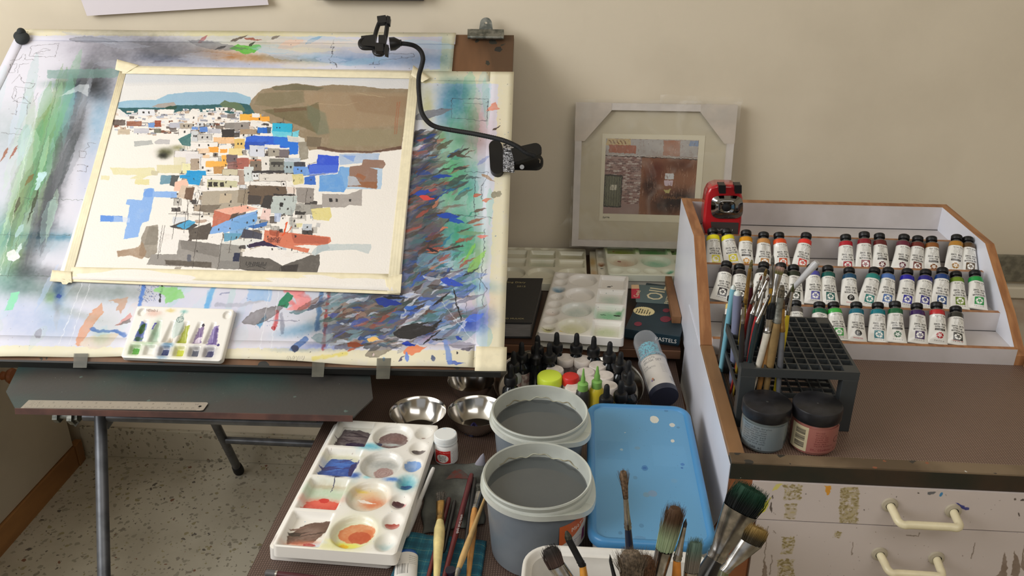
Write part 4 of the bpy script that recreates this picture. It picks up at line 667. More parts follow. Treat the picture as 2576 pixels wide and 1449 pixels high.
def cap(xc, y0, y1, hw, n=8): return [(xc+hw*cos(pi*k/n), y1-hw+hw*sin(pi*k/n)) for k in range(n+1)]+[(xc-hw*cos(pi*k/n), y0+hw-hw*sin(pi*k/n)) for k in range(n+1)]
build('clamp_pad', rr([(x+(y-400)*.06, y) for x, y in cap(1249, 361, 446, 17)], .004, .012), M_black, ph, bevel=.002)
build('clamp_pad', rr([(x+(y-400)*.06, y) for x, y in cap(1256, 370, 440, 15)], -.032, .010), M_black, ph, bevel=.002)
def lobe(p0, p1, hw0, hw1, off, th):
    dx, dy = p1[0]-p0[0], p1[1]-p0[1]; a_ = atan2(dy, dx); o = []
    for k in range(9): t = a_-pi/2+pi*k/8; o.append((p1[0]+hw1*cos(t), p1[1]+hw1*sin(t)))
    o += [(p0[0]-hw0*sin(a_), p0[1]+hw0*cos(a_)), (p0[0]+hw0*sin(a_), p0[1]-hw0*cos(a_))]; return rr(o, off, th)
build('clamp_lever', lobe((1290, 398), (1347, 383), 18, 16, .014, .010), M_black, ph, bevel=.002)
build('clamp_lever', lobe((1290, 410), (1350, 412), 18, 17, -.020, .010), M_black, ph, bevel=.002)
cb = MB()
for k in range(14):
    y = 374+k*4.3; cb.tube([bp(1267, y, .019), bp(1292, y+3, .021), bp(1294, y+3, -.03), bp(1268, y, -.03), bp(1267, y, .019)], .0016, 6)
build('clamp_wrap', cb.prism([bp(1266, 374, .002), bp(1294, 376, .002), bp(1294, 432, .002), bp(1267, 432, .002)], tuple(BN*.017)), mat('silver_thread', (196, 196, 200), .3, .8, rgb2=(40, 40, 42), vscale=260, bump=.8, bscale=500), ph, label='silver thread wound round the clamp jaws')
build('clamp_spring', MB().tube([bp(1330, 396, .006), bp(1352, 398, .006), bp(1358, 403, .006), bp(1357, 411, .006)], .0014, 8).tube([bp(1313, 420, -.008), bp(1313, 420, -.004)], .005, 12), M_steel, ph)
# bracket: ring of four arms with flanges round a hub
br = MB()
def bar(pts, r, fl=.5, off0=.075, s=None): return MB().tube(spl([bp(x, y, off0+o) for x, y, o in pts], 5), r, 10, flat=fl)
hub = thing  # name kept short below
build('hub', MB().tube([bp(1006, 109, .070), bp(993, 110, .071), bp(980, 111, .072)], [.008, .015, .015], 16).tube([bp(1010, 108, .070), bp(992, 109, .070)], .0075, 12), M_black, ph, bevel=0)
build('bracket_body', MB().tube(spl([bp(940, 115, .072), bp(946, 80, .076), bp(958, 52, .082), bp(974, 48, .084), bp(972, 80, .080), bp(966, 110, .074), bp(962, 135, .076), bp(944, 134, .076), bp(940, 115, .072)], 5), .0052, 10), M_black, ph)
for pts, r in [([(945, 92, 0), (925, 94, .004), (908, 102, .008), (905, 112, .008), (912, 121, .008), (930, 122, .004), (944, 122, 0)], .0052)]:
    build('grip_arm', MB().tube(spl([bp(x, y, .074+o) for x, y, o in pts], 4), .0045, 10).prism([bp(x, y, .076) for x, y in [(910, 97), (946, 93), (946, 123), (910, 121)]], tuple(BN*.008)), M_black, ph, bevel=.001)
for q5 in [[(950, 49), (972, 46), (974, 64), (952, 66)], [(975, 47), (984, 50), (982, 68), (974, 66)], [(945, 115), (967, 117), (966, 137), (945, 136)], [(970, 118), (980, 122), (977, 145), (968, 142)], [(954, 96), (972, 96), (972, 118), (954, 118)]]:
    build('grip_pad', rr(q5, .080, .010), M_black, ph, bevel=.002)

# ------------------------------------------------------------------ palettes: moulded trays with wells, their colour painted on a small canvas
def smst(t): t = min(1, max(0, t)); return t*t*(3-2*t)
def palette(name, label, o, xd, yd, w, l, t, wells, paint, base=(238, 234, 226), cell=.0022, group=None, rough=.28):
    xd = Vector(xd).normalized(); yd = Vector(yd).normalized(); zd = xd.cross(yd).normalized(); xd = (xd+yd.cross(zd)).normalized(); yd = zd.cross(xd); o = Vector(o)
    T = thing(name, label, 'paint palette', o, axes(o, xd, yd, zd), group=group)
    nx, ny = int(w/cell), int(l/cell); R_ = .007
    pre = [(wl_ if len(wl_) > 6 else wl_) for wl_ in wells]
    def dep(x, y):
        d = 0
        for wl_ in pre:
            k = wl_[0]; cx, cy, hx, hy, dp, sl = wl_[1:7]
            if abs(x-cx) > hx*1.3+.002 or abs(y-cy) > hy*1.3+.002: continue
            if k == 'r':
                sh = wl_[7] if len(wl_) > 7 else 0      # trapezium: half-width grows towards low y
                hxx = hx*(1+sh*(-(y-cy)/hy)); e = min(hxx-abs(x-cx), hy-abs(y-cy))
                if e > 0:
                    dd = dp*smst(e/sl)
                    if len(wl_) > 8: dd *= 1-wl_[8]*((y-cy)/hy*.5+.5)
                    d = max(d, dd)
            else:
                rr_ = sqrt(((x-cx)/hx)**2+((y-cy)/hy)**2)
                if rr_ < 1: d = max(d, dp*smst((1-rr_)*min(hx, hy)/sl) if k == 'e' else dp*(1-rr_*rr_))
        return d
    def fn(u, v):
        x, y = u*w, v*l; cx = min(max(x, R_), w-R_); cy = min(max(y, R_), l-R_); dx, dy = x-cx, y-cy; q = sqrt(dx*dx+dy*dy)
        if q > R_: x, y = cx+dx/q*R_, cy+dy/q*R_
        e = min(x, w-x, y, l-y)
        return Vector((x, y, t-dep(x, y)-.0012*(1-smst(e/.0022))))
    mb = MB().grid(fn, nx, ny)
    ring = [fn(i/nx, 0) for i in range(nx)]+[fn(1, j/ny) for j in range(ny)]+[fn(1-i/nx, 1) for i in range(nx)]+[fn(0, 1-j/ny) for j in range(ny)]
    n = len(ring); low = [Vector((w/2+(p.x-w/2)*1.012, l/2+(p.y-l/2)*1.008, 0)) for p in ring]
    mb.add(ring+low, [(i, n+i, n+(i+1) % n, (i+1) % n) for i in range(n)], [(.004, .004)]*(2*n)); mb.add(low, [tuple(range(n))[::-1]], [(.004, .004)]*n)
    S = 2200; Kp = Cv(w*S, l*S, base, lambda x, y: (x*S, (l-y)*S), wob=5, grain=.3); paint(Kp)
    m = mat_print(name+'_plastic', Kp.image(name+'_paint'), rough, coat=.2)
    build('tray_body', mb, m, T, world=False, ang=50); return T
def wells14(w, l, flip=False, small=7, m=.006):
    """four square wells, four large rounds and a row of small rounds, along y"""
    W = []; f = (lambda x: w-x) if flip else (lambda x: x)
    for k in range(4):
        cy = l*(k+.5)/4; W.append(('r', f(w*.205), cy, w*.178, l*.115, .0105, .006)); W.append(('e', f(w*.60), cy, w*.190, l*.112, .0095, .007))
    for k in range(small): W.append(('b', f(w*.885), l*(k+.5)/small*.99, w*.085, l/small*.42, .008, .004))
    return W
# A: the palette in use at the front, on top of an empty one
A0 = pz(684, 1372, .742); A1 = pz(1001, 1404, .742); A2 = pz(832, 1062, .742); AW = (A1-A0).length*.975; AL = (A2-A0).length*1.035
A0b = A0.copy(); A0b.z = .7225
def pa(K):
    w, l = AW, AL; wx = lambda i: w*.205; cy = lambda k: l*(k+.5)/4
    G_ = lambda x, y, rx, ry, c, a=.9, an=0, s=3: K.ell(x, y, rx, ry, c, a, an, s, False, .2)
    K.blob(wx(0), cy(3), .03, .03, (210, 225, 215), .5); K.poly([(wx(0)-w*.15, cy(3)-l*.07), (wx(0)+w*.15, cy(3)-l*.075), (wx(0)+w*.155, cy(3)+l*.045), (wx(0)+w*.04, cy(3)+l*.075), (wx(0)-w*.12, cy(3)+l*.07)], (92, 82, 84), .95, 4, False, .3); K.blob(wx(0), cy(3)+.004, .020, .012, (130, 118, 116), .8, 10, False); G_(wx(0)+.01, cy(3)-.020, .018, .006, (54, 42, 66))
    for k in range(8): K.leaf(wx(0)+rnd.uniform(-.02, .02), cy(3)+rnd.uniform(-.015, .015), .03, .004, rnd.uniform(-20, 30), rnd.choice([(70, 60, 64), (120, 108, 106)]), .6)
    K.blob(wx(0), cy(2)+.02, .03, .01, (215, 220, 190), .8); K.poly([(wx(0)-w*.16, cy(2)-l*.08), (wx(0)+w*.16, cy(2)-l*.085), (wx(0)+w*.165, cy(2)+l*.03), (wx(0)+w*.05, cy(2)+l*.06), (wx(0)-w*.11, cy(2)+l*.055)], (38, 74, 156), .97, 4, False, .3); K.blob(wx(0)-.005, cy(2)+.004, .018, .012, (54, 104, 190), .9, 0, False); G_(wx(0)+.026, cy(2)-.004, .008, .020, (42, 36, 92))
    for k in range(10): K.leaf(wx(0)+rnd.uniform(-.02, .02), cy(2)+rnd.uniform(-.02, .02), .03, .005, rnd.uniform(-10, 30), rnd.choice([(30, 56, 130), (70, 120, 200), (46, 44, 110)]), .6)
    K.blob(wx(0), cy(1)+.01, .04, .022, (196, 226, 200), .8); K.blob(wx(0), cy(1)+.028, .03, .006, (236, 214, 200), .9); K.poly([(wx(0)-w*.15, cy(1)-l*.085), (wx(0)+w*.15, cy(1)-l*.09), (wx(0)+w*.15, cy(1)-l*.03), (wx(0), cy(1)-l*.012), (wx(0)-w*.13, cy(1)-l*.035)], (206, 62, 48), .9, 5, False, .3); K.blob(wx(0), cy(1)-.012, .03, .010, (230, 110, 90), .7, 0, False); G_(wx(0)+.002, cy(1)-.006, .008, .006, (206, 46, 38))
    K.line([(wx(0)+.006, cy(1)+.045), (wx(0)+.006, cy(1)+.016)], 2.5, (60, 60, 90)); K.blob(wx(0)+.008, cy(1)+.045, .012, .003, (40, 44, 90), .9)
    K.poly([(wx(0)-w*.15, cy(0)-l*.03), (wx(0)-w*.12, cy(0)-l*.075), (wx(0)+w*.08, cy(0)-l*.06), (wx(0)+w*.16, cy(0)+l*.04), (wx(0)+w*.14, cy(0)+l*.09), (wx(0), cy(0)+l*.07), (wx(0)-w*.08, cy(0)+l*.04)], (100, 74, 62), .95, 4, False, .3); K.blob(wx(0)+.004, cy(0)+.002, .016, .010, (140, 116, 104), .9, 20, False); K.blob(wx(0), cy(0)-.022, .022, .006, (200, 110, 80), .9, 8, False); G_(wx(0)-.018, cy(0)-.004, .010, .004, (50, 38, 30)); K.blob(wx(0)+.02, cy(0)-.026, .014, .006, (205, 218, 240), .9, 0, False); G_(wx(0)+.012, cy(0)-.024, .010, .003, (176, 60, 56))
    for k in range(8): K.leaf(wx(0)+rnd.uniform(-.018, .02), cy(0)+rnd.uniform(-.012, .018), .03, .003, 24, rnd.choice([(70, 50, 42), (130, 100, 88)]), .7)
    X = w*.60
    K.blob(X, cy(3), w*.14, l*.09, (205, 215, 218), .5); G_(X, cy(3)-.002, w*.135, l*.072, (112, 88, 86), .9, 4, 4); K.blob(X+.002, cy(3)+.004, .016, .010, (128, 98, 92), .9, 0, False); K.blob(X, cy(3)-.014, .020, .004, (180, 188, 186), .9, 0, False); G_(X-.022, cy(3)-.016, .006, .005, (44, 50, 90)); 
    for r_ in (.020, .014, .008): K.line([(X+r_*cos(t/8*pi), cy(3)+.004+r_*.7*sin(t/8*pi)) for t in range(17)], 3, (90, 66, 64), .5, 3)
    K.blob(w*.43, cy(3)-.036, .020, .009, (90, 180, 205), .9, 0, False)
    K.blob(X, cy(2), w*.16, l*.09, (196, 202, 204), .85); K.blob(X, cy(2)+.012, .026, .010, (176, 180, 182), .6); G_(X+.006, cy(2)-.012, .016, .015, (168, 138, 132), .9, 0, 4)
    for r_ in (.013, .009, .005): K.line([(X+.006+r_*cos(t/8*pi), cy(2)-.012+r_*sin(t/8*pi)) for t in range(17)], 2.5, (130, 100, 98), .6, 3)
    K.blob(X-.036, cy(2)-.034, .008, .007, (60, 100, 180), .95, 0, False); K.blob(X+.026, cy(2)-.038, .012, .005, (80, 130, 205), .9, 0, False); K.blob(X-.015, cy(2)-.036, .006, .004, (150, 215, 225), .8, 0, False)
    K.blob(X, cy(1), w*.16, l*.09, (222, 222, 200), .7); K.blob(X-.008, cy(1)+.014, .024, .012, (232, 196, 150), .85, 0, False); K.blob(X+.008, cy(1)-.006, .020, .014, (216, 130, 88), .9, 0, False); K.leaf(X-.002, cy(1)-.004, .034, .006, -10, (240, 232, 222), .9); K.blob(X-.016, cy(1)+.020, .008, .003, (230, 200, 80), .8, 0, False)
    K.blob(X, cy(0), w*.16, l*.09, (226, 232, 170), .9); G_(X+.002, cy(0)+.006, .027, .021, (214, 124, 76), .9, 10, 4); G_(X+.008, cy(0)-.002, .017, .013, (190, 84, 48), .9, 0, 4); K.blob(X-.006, cy(0)-.022, .022, .006, (232, 226, 90), .95, 0, False); G_(X-.010, cy(0)-.024, .007, .004, (240, 190, 30))
    sx = w*.885; sy = lambda k: l*(6-k+.5)/7*.99
    G_(sx, sy(0)-.008, .004, .003, (150, 120, 110)); G_(sx, sy(1)-.004, .012, .007, (66, 54, 54)); G_(sx, sy(2), .014, .015, (122, 160, 215), .95); K.blob(sx, sy(3), .015, .018, (90, 180, 205), .9); G_(sx, sy(3)-.006, .009, .007, (24, 74, 130)); G_(sx-.003, sy(4)-.002, .009, .008, (72, 30, 40)); K.blob(sx+.006, sy(4)-.004, .004, .004, (220, 120, 130), .8); G_(sx, sy(5)-.006, .011, .008, (178, 74, 62)); K.blob(sx, sy(6)-.004+l*.0, .010, .008, (190, 220, 230), .8)
    K.blob(sx, sy(0)+.01, .01, .01, (225, 230, 230), .5)
    for k in range(90): K.ell(rnd.uniform(0, w), rnd.uniform(0, l), rnd.uniform(.0002, .0007), rnd.uniform(.0002, .0006), rnd.choice([(60, 60, 80), (120, 90, 80), (90, 150, 200)]), .7)
    K.blob(w*.5, l*.02, .03, .008, (240, 240, 170), .7); K.blob(w*.42, l*.52, .008, .02, (205, 225, 232), .6)
WA = wells14(AW, AL)
palette('paint_palette', 'white palette full of mixed blue, brown and orange paint, stacked on another', A0b, A1-A0, A2-A0, AW, AL, .0195, WA, pa)
def pb_(K): K.blob(AW*.2, .02, .05, .01, (170, 150, 150), .5)
A00 = pz(681, 1378, .7185); A00.z = .7006; A00 += Vector((-.002, -.004, 0))
palette('paint_palette', 'white palette lying underneath the used palette at the front of the table', A00, A1-A0, A2-A0, AW*1.0, AL*.995, .0215, [], pb_, cell=.006)
# B: pale palette at the middle of the shelf, on another palette
B0_ = pz(1352, 836, .775); B1_ = pz(1567, 858, .775); B2_ = pz(1376, 682, .775); BW = (B1_-B0_).length; BL_ = (B2_-B0_).length
def pb(K):
    w, l = BW, BL_; cy = lambda k: l*(k+.5)/4; rx = w*.795; X = w*.40
    K.blob(rx, cy(2), .022, .022, (196, 226, 212), .7); K.blob(rx, cy(1), .026, .024, (150, 222, 176), .9); K.blob(rx, cy(0), .026, .022, (212, 230, 186), .8); K.blob(X, cy(1), .03, .03, (205, 226, 222), .7); K.blob(X, cy(0), .03, .03, (226, 230, 186), .8)
    K.ell(rx-.012, cy(1)+.004, .006, .002, (30, 90, 50), .9); K.ell(rx+.018, cy(1)+.004, .008, .0035, (20, 50, 34), .95); K.blob(rx+.022, cy(1)+.016, .008, .008, (60, 170, 90), .8); K.ell(rx-.008, cy(3)-.006, .005, .0025, (30, 30, 30), .95); K.ell(rx-.002, cy(3)-.002, .003, .0015, (30, 30, 30), .9); K.ell(rx+.006, cy(0)-.024, .005, .0015, (30, 30, 30), .9)
    K.ell(X-.022, cy(0)-.028, .006, .003, (226, 196, 70), .9); K.blob(w*.105, l*.69, .012, .010, (110, 150, 180), .9); K.blob(w*.105, l*.06, .012, .01, (214, 216, 160), .9); K.blob(w*.105, l*.08, .010, .002, (110, 100, 80), .8); K.blob(w*.105, l*.3, .012, .012, (232, 214, 210), .6)
    for k in range(60): K.ell(rnd.uniform(0, w), rnd.uniform(0, l), rnd.uniform(.0002, .0008), rnd.uniform(.0002, .0007), rnd.choice([(60, 60, 60), (90, 120, 110)]), .8)
palette('paint_palette', 'pale palette with faint green washes between the black notebook and the pastel box', B0_-Vector((0, 0, .0185)), B1_-B0_, B2_-B0_, BW, BL_, .0185, wells14(BW, BL_, True, 8), pb, (236, 232, 226))
Bx = pz(1346, 850, .755); Bx.z = .7362
palette('paint_palette', 'cream palette lying under the pale green-stained palette behind the ink bottles', Bx, B1_-B0_, B2_-B0_, BW*.985, BL_, .0195, [('e', BW*.13, .010, BW*.10, .016, .007, .004), ('e', BW*.40, .006, BW*.16, .02, .006, .004), ('r', BW*.78, .012, BW*.17, .016, .007, .004)], lambda K: K.blob(.1, .01, .06, .02, (224, 224, 170), .9), (232, 228, 214), cell=.004)
# C: green-stained palette under the framed print, on another
C0 = pz(1531, 690, .775); C1 = pz(1700, 695, .775); C3 = pz(1514, 612, .775); CW = .33; CL = (C3-C0).length
def wells_land(w, l):
    W = []
    for k in range(4): cx = w*(k+.5)/4; W += [('r', cx, l*.80, w*.112, l*.155, .010, .005), ('e', cx, l*.42, w*.112, l*.18, .009, .006)]
    for k in range(8): W.append(('b', w*(k+.5)/8, l*.115, w*.052, l*.085, .007, .004))
    return W
def pcn(K):
    w, l = CW, CL
    for k, (c, d) in enumerate([((214, 224, 150), (226, 190, 170)), ((180, 232, 176), (150, 216, 196)), ((196, 240, 170), (200, 220, 216)), ((200, 230, 180), (220, 220, 210))]):
        cx = w*(k+.5)/4; K.blob(cx, l*.80, .036, .022, c, .95); K.blob(cx, l*.80, .03, .02, c, .8); K.blob(cx, l*.42, .03, .024, d, .85)
    K.ell(w*.07, l*.84, .004, .003, (170, 90, 50), .9); K.ell(w*.10, l*.50, .005, .004, (140, 60, 40), .9); K.ell(w*.54, l*.86, .004, .003, (30, 40, 30), .95); K.blob(w*.46, l*.13, .008, .006, (60, 150, 120), .8)
    for k in range(40): K.ell(rnd.uniform(0, w), rnd.uniform(0, l), rnd.uniform(.0003, .0008), rnd.uniform(.0002, .0007), (70, 80, 70), .8)
palette('paint_palette', 'green-stained palette lying crosswise below the framed print', C0-Vector((0, 0, .0165)), C1-C0, C3-C0, CW, CL, .0165, wells_land(CW, CL), pcn, (228, 232, 214))
D0 = C0+Vector((-.022, .004, 0)); D0.z = .7362
palette('paint_palette', 'white palette with brown spots, stacked under the crosswise green-stained palette', D0, C1-C0, C3-C0, .33, CL, .0215, [('r', .012, CL*.80, .008, .02, .006, .004), ('b', .010, CL*.48, .008, .016, .006, .004), ('r', .012, CL*.16, .008, .018, .006, .004)], lambda K: (K.blob(.010, CL*.48, .007, .010, (150, 90, 50), .95), K.ell(.010, CL*.34, .005, .002, (30, 30, 30))), (226, 222, 206), cell=.004)
# E: two large cream palettes at the back left of the shelf
E0 = pz(1260, 690, .757); E1 = pz(1479, 690, .757); E3 = pz(1466, 612, .757)
EW = .30; EL = .235; eo = Vector((E1.x-EW-.002, 1.872, .7362)); ex = Vector((1, -.004, 0)); ey = Vector((-.03, 1, 0))
We = []
for k in range(4): cx = EW*(k+.5)/4; We += [('r', cx, EL*.80, EW*.112, EL*.108, .010, .005), ('r', cx, EL*.55, EW*.112, EL*.108, .010, .005), ('e', cx, EL*.26, EW*.118, EL*.15, .009, .004)]
for k in range(7): We.append(('b', EW*(k+.5)/7, EL*.955, EW*.05, EL*.035, .005, .003))
def pe(K):
    K.blob(EW*.62, EL*.80, .03, .02, (206, 214, 190), .6); K.blob(EW*.62, EL*.55, .03, .02, (190, 206, 190), .6); K.blob(EW*.88, EL*.8, .03, .02, (220, 216, 180), .6)
palette('paint_palette', 'large cream palette at the back of the shelf beside the drawing board', eo, ex, ey, EW, EL, .019, We, pe, (226, 222, 200))
F0 = Vector((E1.x+.008, 1.905, .7362))
palette('paint_palette', 'narrow cream palette with peach stains between the large cream palette and the green one', F0, ex, ey, .052, .20, .015, [('r', .034, .16, .014, .026, .006, .004), ('r', .034, .10, .014, .024, .006, .004), ('r', .034, .04, .014, .024, .006, .004)], lambda K: (K.blob(.006, .12, .008, .03, (226, 196, 150), .9), K.blob(.008, .05, .008, .02, (222, 180, 140), .8)), (226, 220, 196), cell=.003)
# small slanting-well palette resting on the lower edge of the board
Q0 = bp(309, 905, .004); Q1 = bp(577, 911, .004); Q3 = bp(346, 776, .004); QW = (Q1-Q0).length; QL = (Q3-Q0).length; QW = .198; 
ql = Vector(tuple(BE)) + Vector((-.04, 0, 0))
Wq = []
for k in range(6):
    cx = QW*(.095+.148*k)+.004; Wq.append(('r', cx, QL*.155, QW*.058, QL*.105, .0065, .006)); Wq.append(('r', cx+.002*(2.5-k), QL*.52, QW*.044, QL*.22, .007, .006, .42, .5))
Wq += [('e', QW*.07, QL*.88, .008, .009, .004, .002), ('e', QW*.94, QL*.88, .008, .009, .004, .002)]
def pqd(K):
    w, l = QW, QL; cx = lambda k: w*(.095+.148*k)+.004
    for k, c in enumerate([(70, 150, 40), None, (22, 36, 90), (190, 196, 50), (70, 74, 90), (52, 52, 92)]):
        if c: K.blob(cx(k), l*.16, .012, .013, tuple(int(v*.5+120) for v in c), .8); K.poly([(cx(k)-.006, l*.09), (cx(k)+.009, l*.09), (cx(k)+.009, l*.20), (cx(k)-.005, l*.20)], c, .95, 4)
    K.poly([(cx(0)-.008, l*.32), (cx(0)+.006, l*.34), (cx(0)+.008, l*.68), (cx(0)-.003, l*.70)], (80, 100, 170), .85, 4); K.leaf(cx(0)+.001, l*.58, .024, .009, 80, (64, 104, 50), .95); K.leaf(cx(0), l*.38, .014, .008, 20, (80, 120, 90), .95)
    K.poly([(cx(1)-.008, l*.55), (cx(1)-.005, l*.55), (cx(1)-.002, l*.68), (cx(1)-.005, l*.68)], (96, 80, 190), .9, 2); K.blob(cx(1), l*.48, .008, .025, (150, 190, 165), .8); K.blob(cx(2)+.004, l*.36, .006, .006, (140, 120, 90), .7)
    K.leaf(cx(2)+.014, l*.66, .06, .022, 84, (190, 204, 196), .8); K.line([(cx(2)+.014+.007*cos(t/6*pi), l*.76+.007*sin(t/6*pi)) for t in range(13)], 1.6, (60, 90, 90)); K.line([(cx(2)+.009, l*.79), (cx(2)+.014, l*.70), (cx(2)+.019, l*.79), (cx(2)+.009, l*.79)], 1.5, (60, 90, 90))
    K.poly([(cx(3)-.010, l*.32), (cx(3)+.008, l*.32), (cx(3)+.007, l*.66), (cx(3)-.002, l*.66)], (160, 168, 50), .9, 5); K.poly([(cx(4)-.010, l*.32), (cx(4)+.009, l*.32), (cx(4)+.007, l*.64), (cx(4)-.005, l*.62)], (104, 78, 126), .85, 5); K.leaf(cx(4)+.002, l*.40, .02, .012, 30, (226, 214, 220), .8); K.leaf(cx(4)+.005, l*.66, .008, .007, 0, (40, 30, 50), .9)
    K.poly([(cx(5)-.010, l*.30), (cx(5)+.012, l*.30), (cx(5)+.006, l*.66), (cx(5)-.005, l*.66)], (116, 96, 160), .92, 5); K.poly([(cx(5)-.002, l*.32), (cx(5)+.010, l*.32), (cx(5)+.005, l*.62), (cx(5), l*.62)], (80, 60, 116), .8, 4)
    K.text(.022*2200, .006*2200, 'NBmbi', 13, (110, 70, 60), .8); K.blob(w*.36, l*.93, .008, .004, (240, 220, 150), .8); K.blob(w*.5, l*.92, .006, .004, (150, 210, 210), .8); K.blob(w*.2, l*.86, .014, .006, (240, 200, 190), .7)
    K.blob(cx(2)+.005, l*.27, .010, .004, (110, 170, 215), .9); K.blob(cx(2), l*.03, .01, .004, (150, 190, 220), .8); K.ell(w*.93, l*.30, .0025, .0025, (70, 60, 120)); K.blob(cx(0)+.02, l*.28, .02, .004, (205, 230, 200), .8)
palette('small_palette', 'small palette with slanting wells resting on the lower edge of the board', Q0, Vector((1, .0, .0)), Vector(tuple(BE)), QW, QL, .011, Wq, pqd, (240, 236, 228), cell=.0016)

# steel ruler in the tray
R0 = pz(52, 1028, .7712); R1 = pz(512, 1034, .7712); ru = R1-R0; rl = ru.length; ru.normalize(); rv = Vector((0, 0, 1)).cross(ru)
K = Cv(1400, 126, (178, 170, 160)); 
for i in range(300):
    x = 30+i*4.4; K.line([(x, 125), (x, 112 if i % 5 else (104 if i % 10 else 96))], 1, (80, 76, 72), .8)
for i in range(120):
    x = 30+i*11; K.line([(x, 0), (x, 12 if i % 4 else 20)], 1, (90, 84, 80), .8)
for i in range(30): K.text(70+i*44, 84, str(i+1), 12, (80, 76, 72), .9)
for i in range(12): K.text(100+i*110, 26, str(i+1), 18, (80, 76, 72), .8)
for i in range(3): K.text(30, 24+i*22, '. MADE TO SCALE', 10, (100, 96, 90), .7, 110)
rw = .027; ruler = thing('ruler', 'steel ruler lying along the front of the metal tray', 'ruler', R0, axes(R0, ru, rv, (0, 0, 1)))
ol = [(0, 0)]+[(rl-.005+.005*sin(t), .005-.005*cos(t)) if t < pi/2 else (rl-.005+.005*sin(t), rw-.005-.005*cos(t)) for t in (0, .5, 1, pi/2, pi/2+.001, 2.1, 2.6, pi)]+[(0, rw)]
rm = MB(); no = len(ol); hl = [(rl-.011+.003*cos(a_), rw*.5+.003*sin(a_)) for a_ in [2*pi*k/no-pi+.3 for k in range(no)]]
V2 = [(x, y, z) for z in (.0012, 0) for x, y in ol+hl]; uv2 = [((x+.001)/rl, y/rw) for _ in (0, 1) for x, y in ol+hl]
rm.add(V2, [(k, (k+1) % no, no+(k+1) % no, no+k) for k in range(no)]+[(2*no+k, 3*no+k, 3*no+(k+1) % no, 2*no+(k+1) % no) for k in range(no)]+[(k, 2*no+k, 2*no+(k+1) % no, (k+1) % no) for k in range(no)]+[(no+(k+1) % no, 3*no+(k+1) % no, 3*no+k, no+k) for k in range(no)], uv2)
mr = mat_print('ruler_steel', K.image('ruler_scale'), .32); mr.node_tree.nodes['Principled BSDF'].inputs['Metallic'].default_value = .75
build('blade', rm, mr, ruler, world=False, smooth=False)

# ------------------------------------------------------------------ woven brown vinyl mat (a fine dimpled weave)
def weave(name, c1, c2, sc=520):
    m = mat(name, c1, .42, var=.05, vscale=6); nt = m.node_tree; b = nt.nodes['Principled BSDF']; src = b.inputs['Base Color'].links[0].from_socket
    tc = [n for n in nt.nodes if n.type == 'TEX_COORD'][0]; hs = []
    for ax in ('X', 'Y'):
        w = nt.nodes.new('ShaderNodeTexWave'); w.bands_direction = ax; w.inputs['Scale'].default_value = sc/6.28*1.0; nt.links.new(tc.outputs['Object'], w.inputs['Vector']); hs.append(w)
    mu = nt.nodes.new('ShaderNodeMath'); mu.operation = 'MULTIPLY'; nt.links.new(hs[0].outputs['Fac'], mu.inputs[0]); nt.links.new(hs[1].outputs['Fac'], mu.inputs[1])
    mx = nt.nodes.new('ShaderNodeMix'); mx.data_type = 'RGBA'; nt.links.new(mu.outputs[0], mx.inputs[0]); nt.links.new(src, mx.inputs[6]); mx.inputs[7].default_value = L(c2); nt.links.new(mx.outputs[2], b.inputs['Base Color'])
    bu = nt.nodes.new('ShaderNodeBump'); bu.inputs['Strength'].default_value = .5; bu.inputs['Distance'].default_value = .0006; nt.links.new(mu.outputs[0], bu.inputs['Height']); nt.links.new(bu.outputs[0], b.inputs['Normal']); return m
M_mat = weave('brown_woven_vinyl', (74, 56, 48), (120, 100, 90))
M_dwood = mat('dark_brown_wood', (86, 58, 42), .45, rgb2=(62, 42, 32), vscale=10, stretch=(.3, 1, 1), bump=.1)
M_dwood2 = mat('dark_table_wood', (50, 34, 27), .5, rgb2=(36, 25, 20), vscale=10, bump=.1)

TZ = .70
ft = thing('side_table', 'low table topped with dimpled brown vinyl, in front of the drawing board', 'table', (-.12, 1.2, 0))
build('table_top', MB().box(-.458, .228, .62, 1.76, TZ-.028, TZ-.002), M_dwood2, ft, smooth=False, bevel=.002)
build('vinyl_mat', MB().box(-.4585, .229, .619, 1.761, TZ-.002, TZ), M_mat, ft, smooth=False)
for x in (-.43, .20):
    for y in (.65, 1.72): build('leg', MB().box(x-.018, x+.018, y-.018, y+.018, 0, TZ-.028), M_dwood2, ft, smooth=False, bevel=.002)
SZ = .735
st = thing('low_shelf', 'dark wooden shelf against the wall holding palettes, notebook and pastel box', 'shelf', (-.1, 1.9, 0))
build('shelf_board', MB().prism([(-.46, 1.597, SZ-.018), (.236, 1.597, SZ-.018), (.236, 1.875, SZ-.018), (.43, 1.875, SZ-.018), (.43, 2.115, SZ-.018), (-.46, 2.115, SZ-.018)], (0, 0, .018)), M_dwood, st, smooth=False, bevel=.002)
build('front_rail', MB().box(-.46, .236, 1.592, 1.597, SZ-.020, SZ-.001), mat('rail_wood', (112, 78, 56), .45, rgb2=(88, 60, 44), vscale=12, stretch=(.3, 1, 1)), st, smooth=False, bevel=.001)
for x, y in ((-.44, 2.09), (.41, 2.09), (-.44, 1.80), (.21, 1.80)): build('leg', MB().box(x-.012, x+.012, y-.012, y+.012, 0, SZ-.018), M_dwood2, st, smooth=False)
build('back_panel', MB().box(-.46, .43, 2.108, 2.115, .35, SZ-.018), M_dwood2, st, smooth=False)

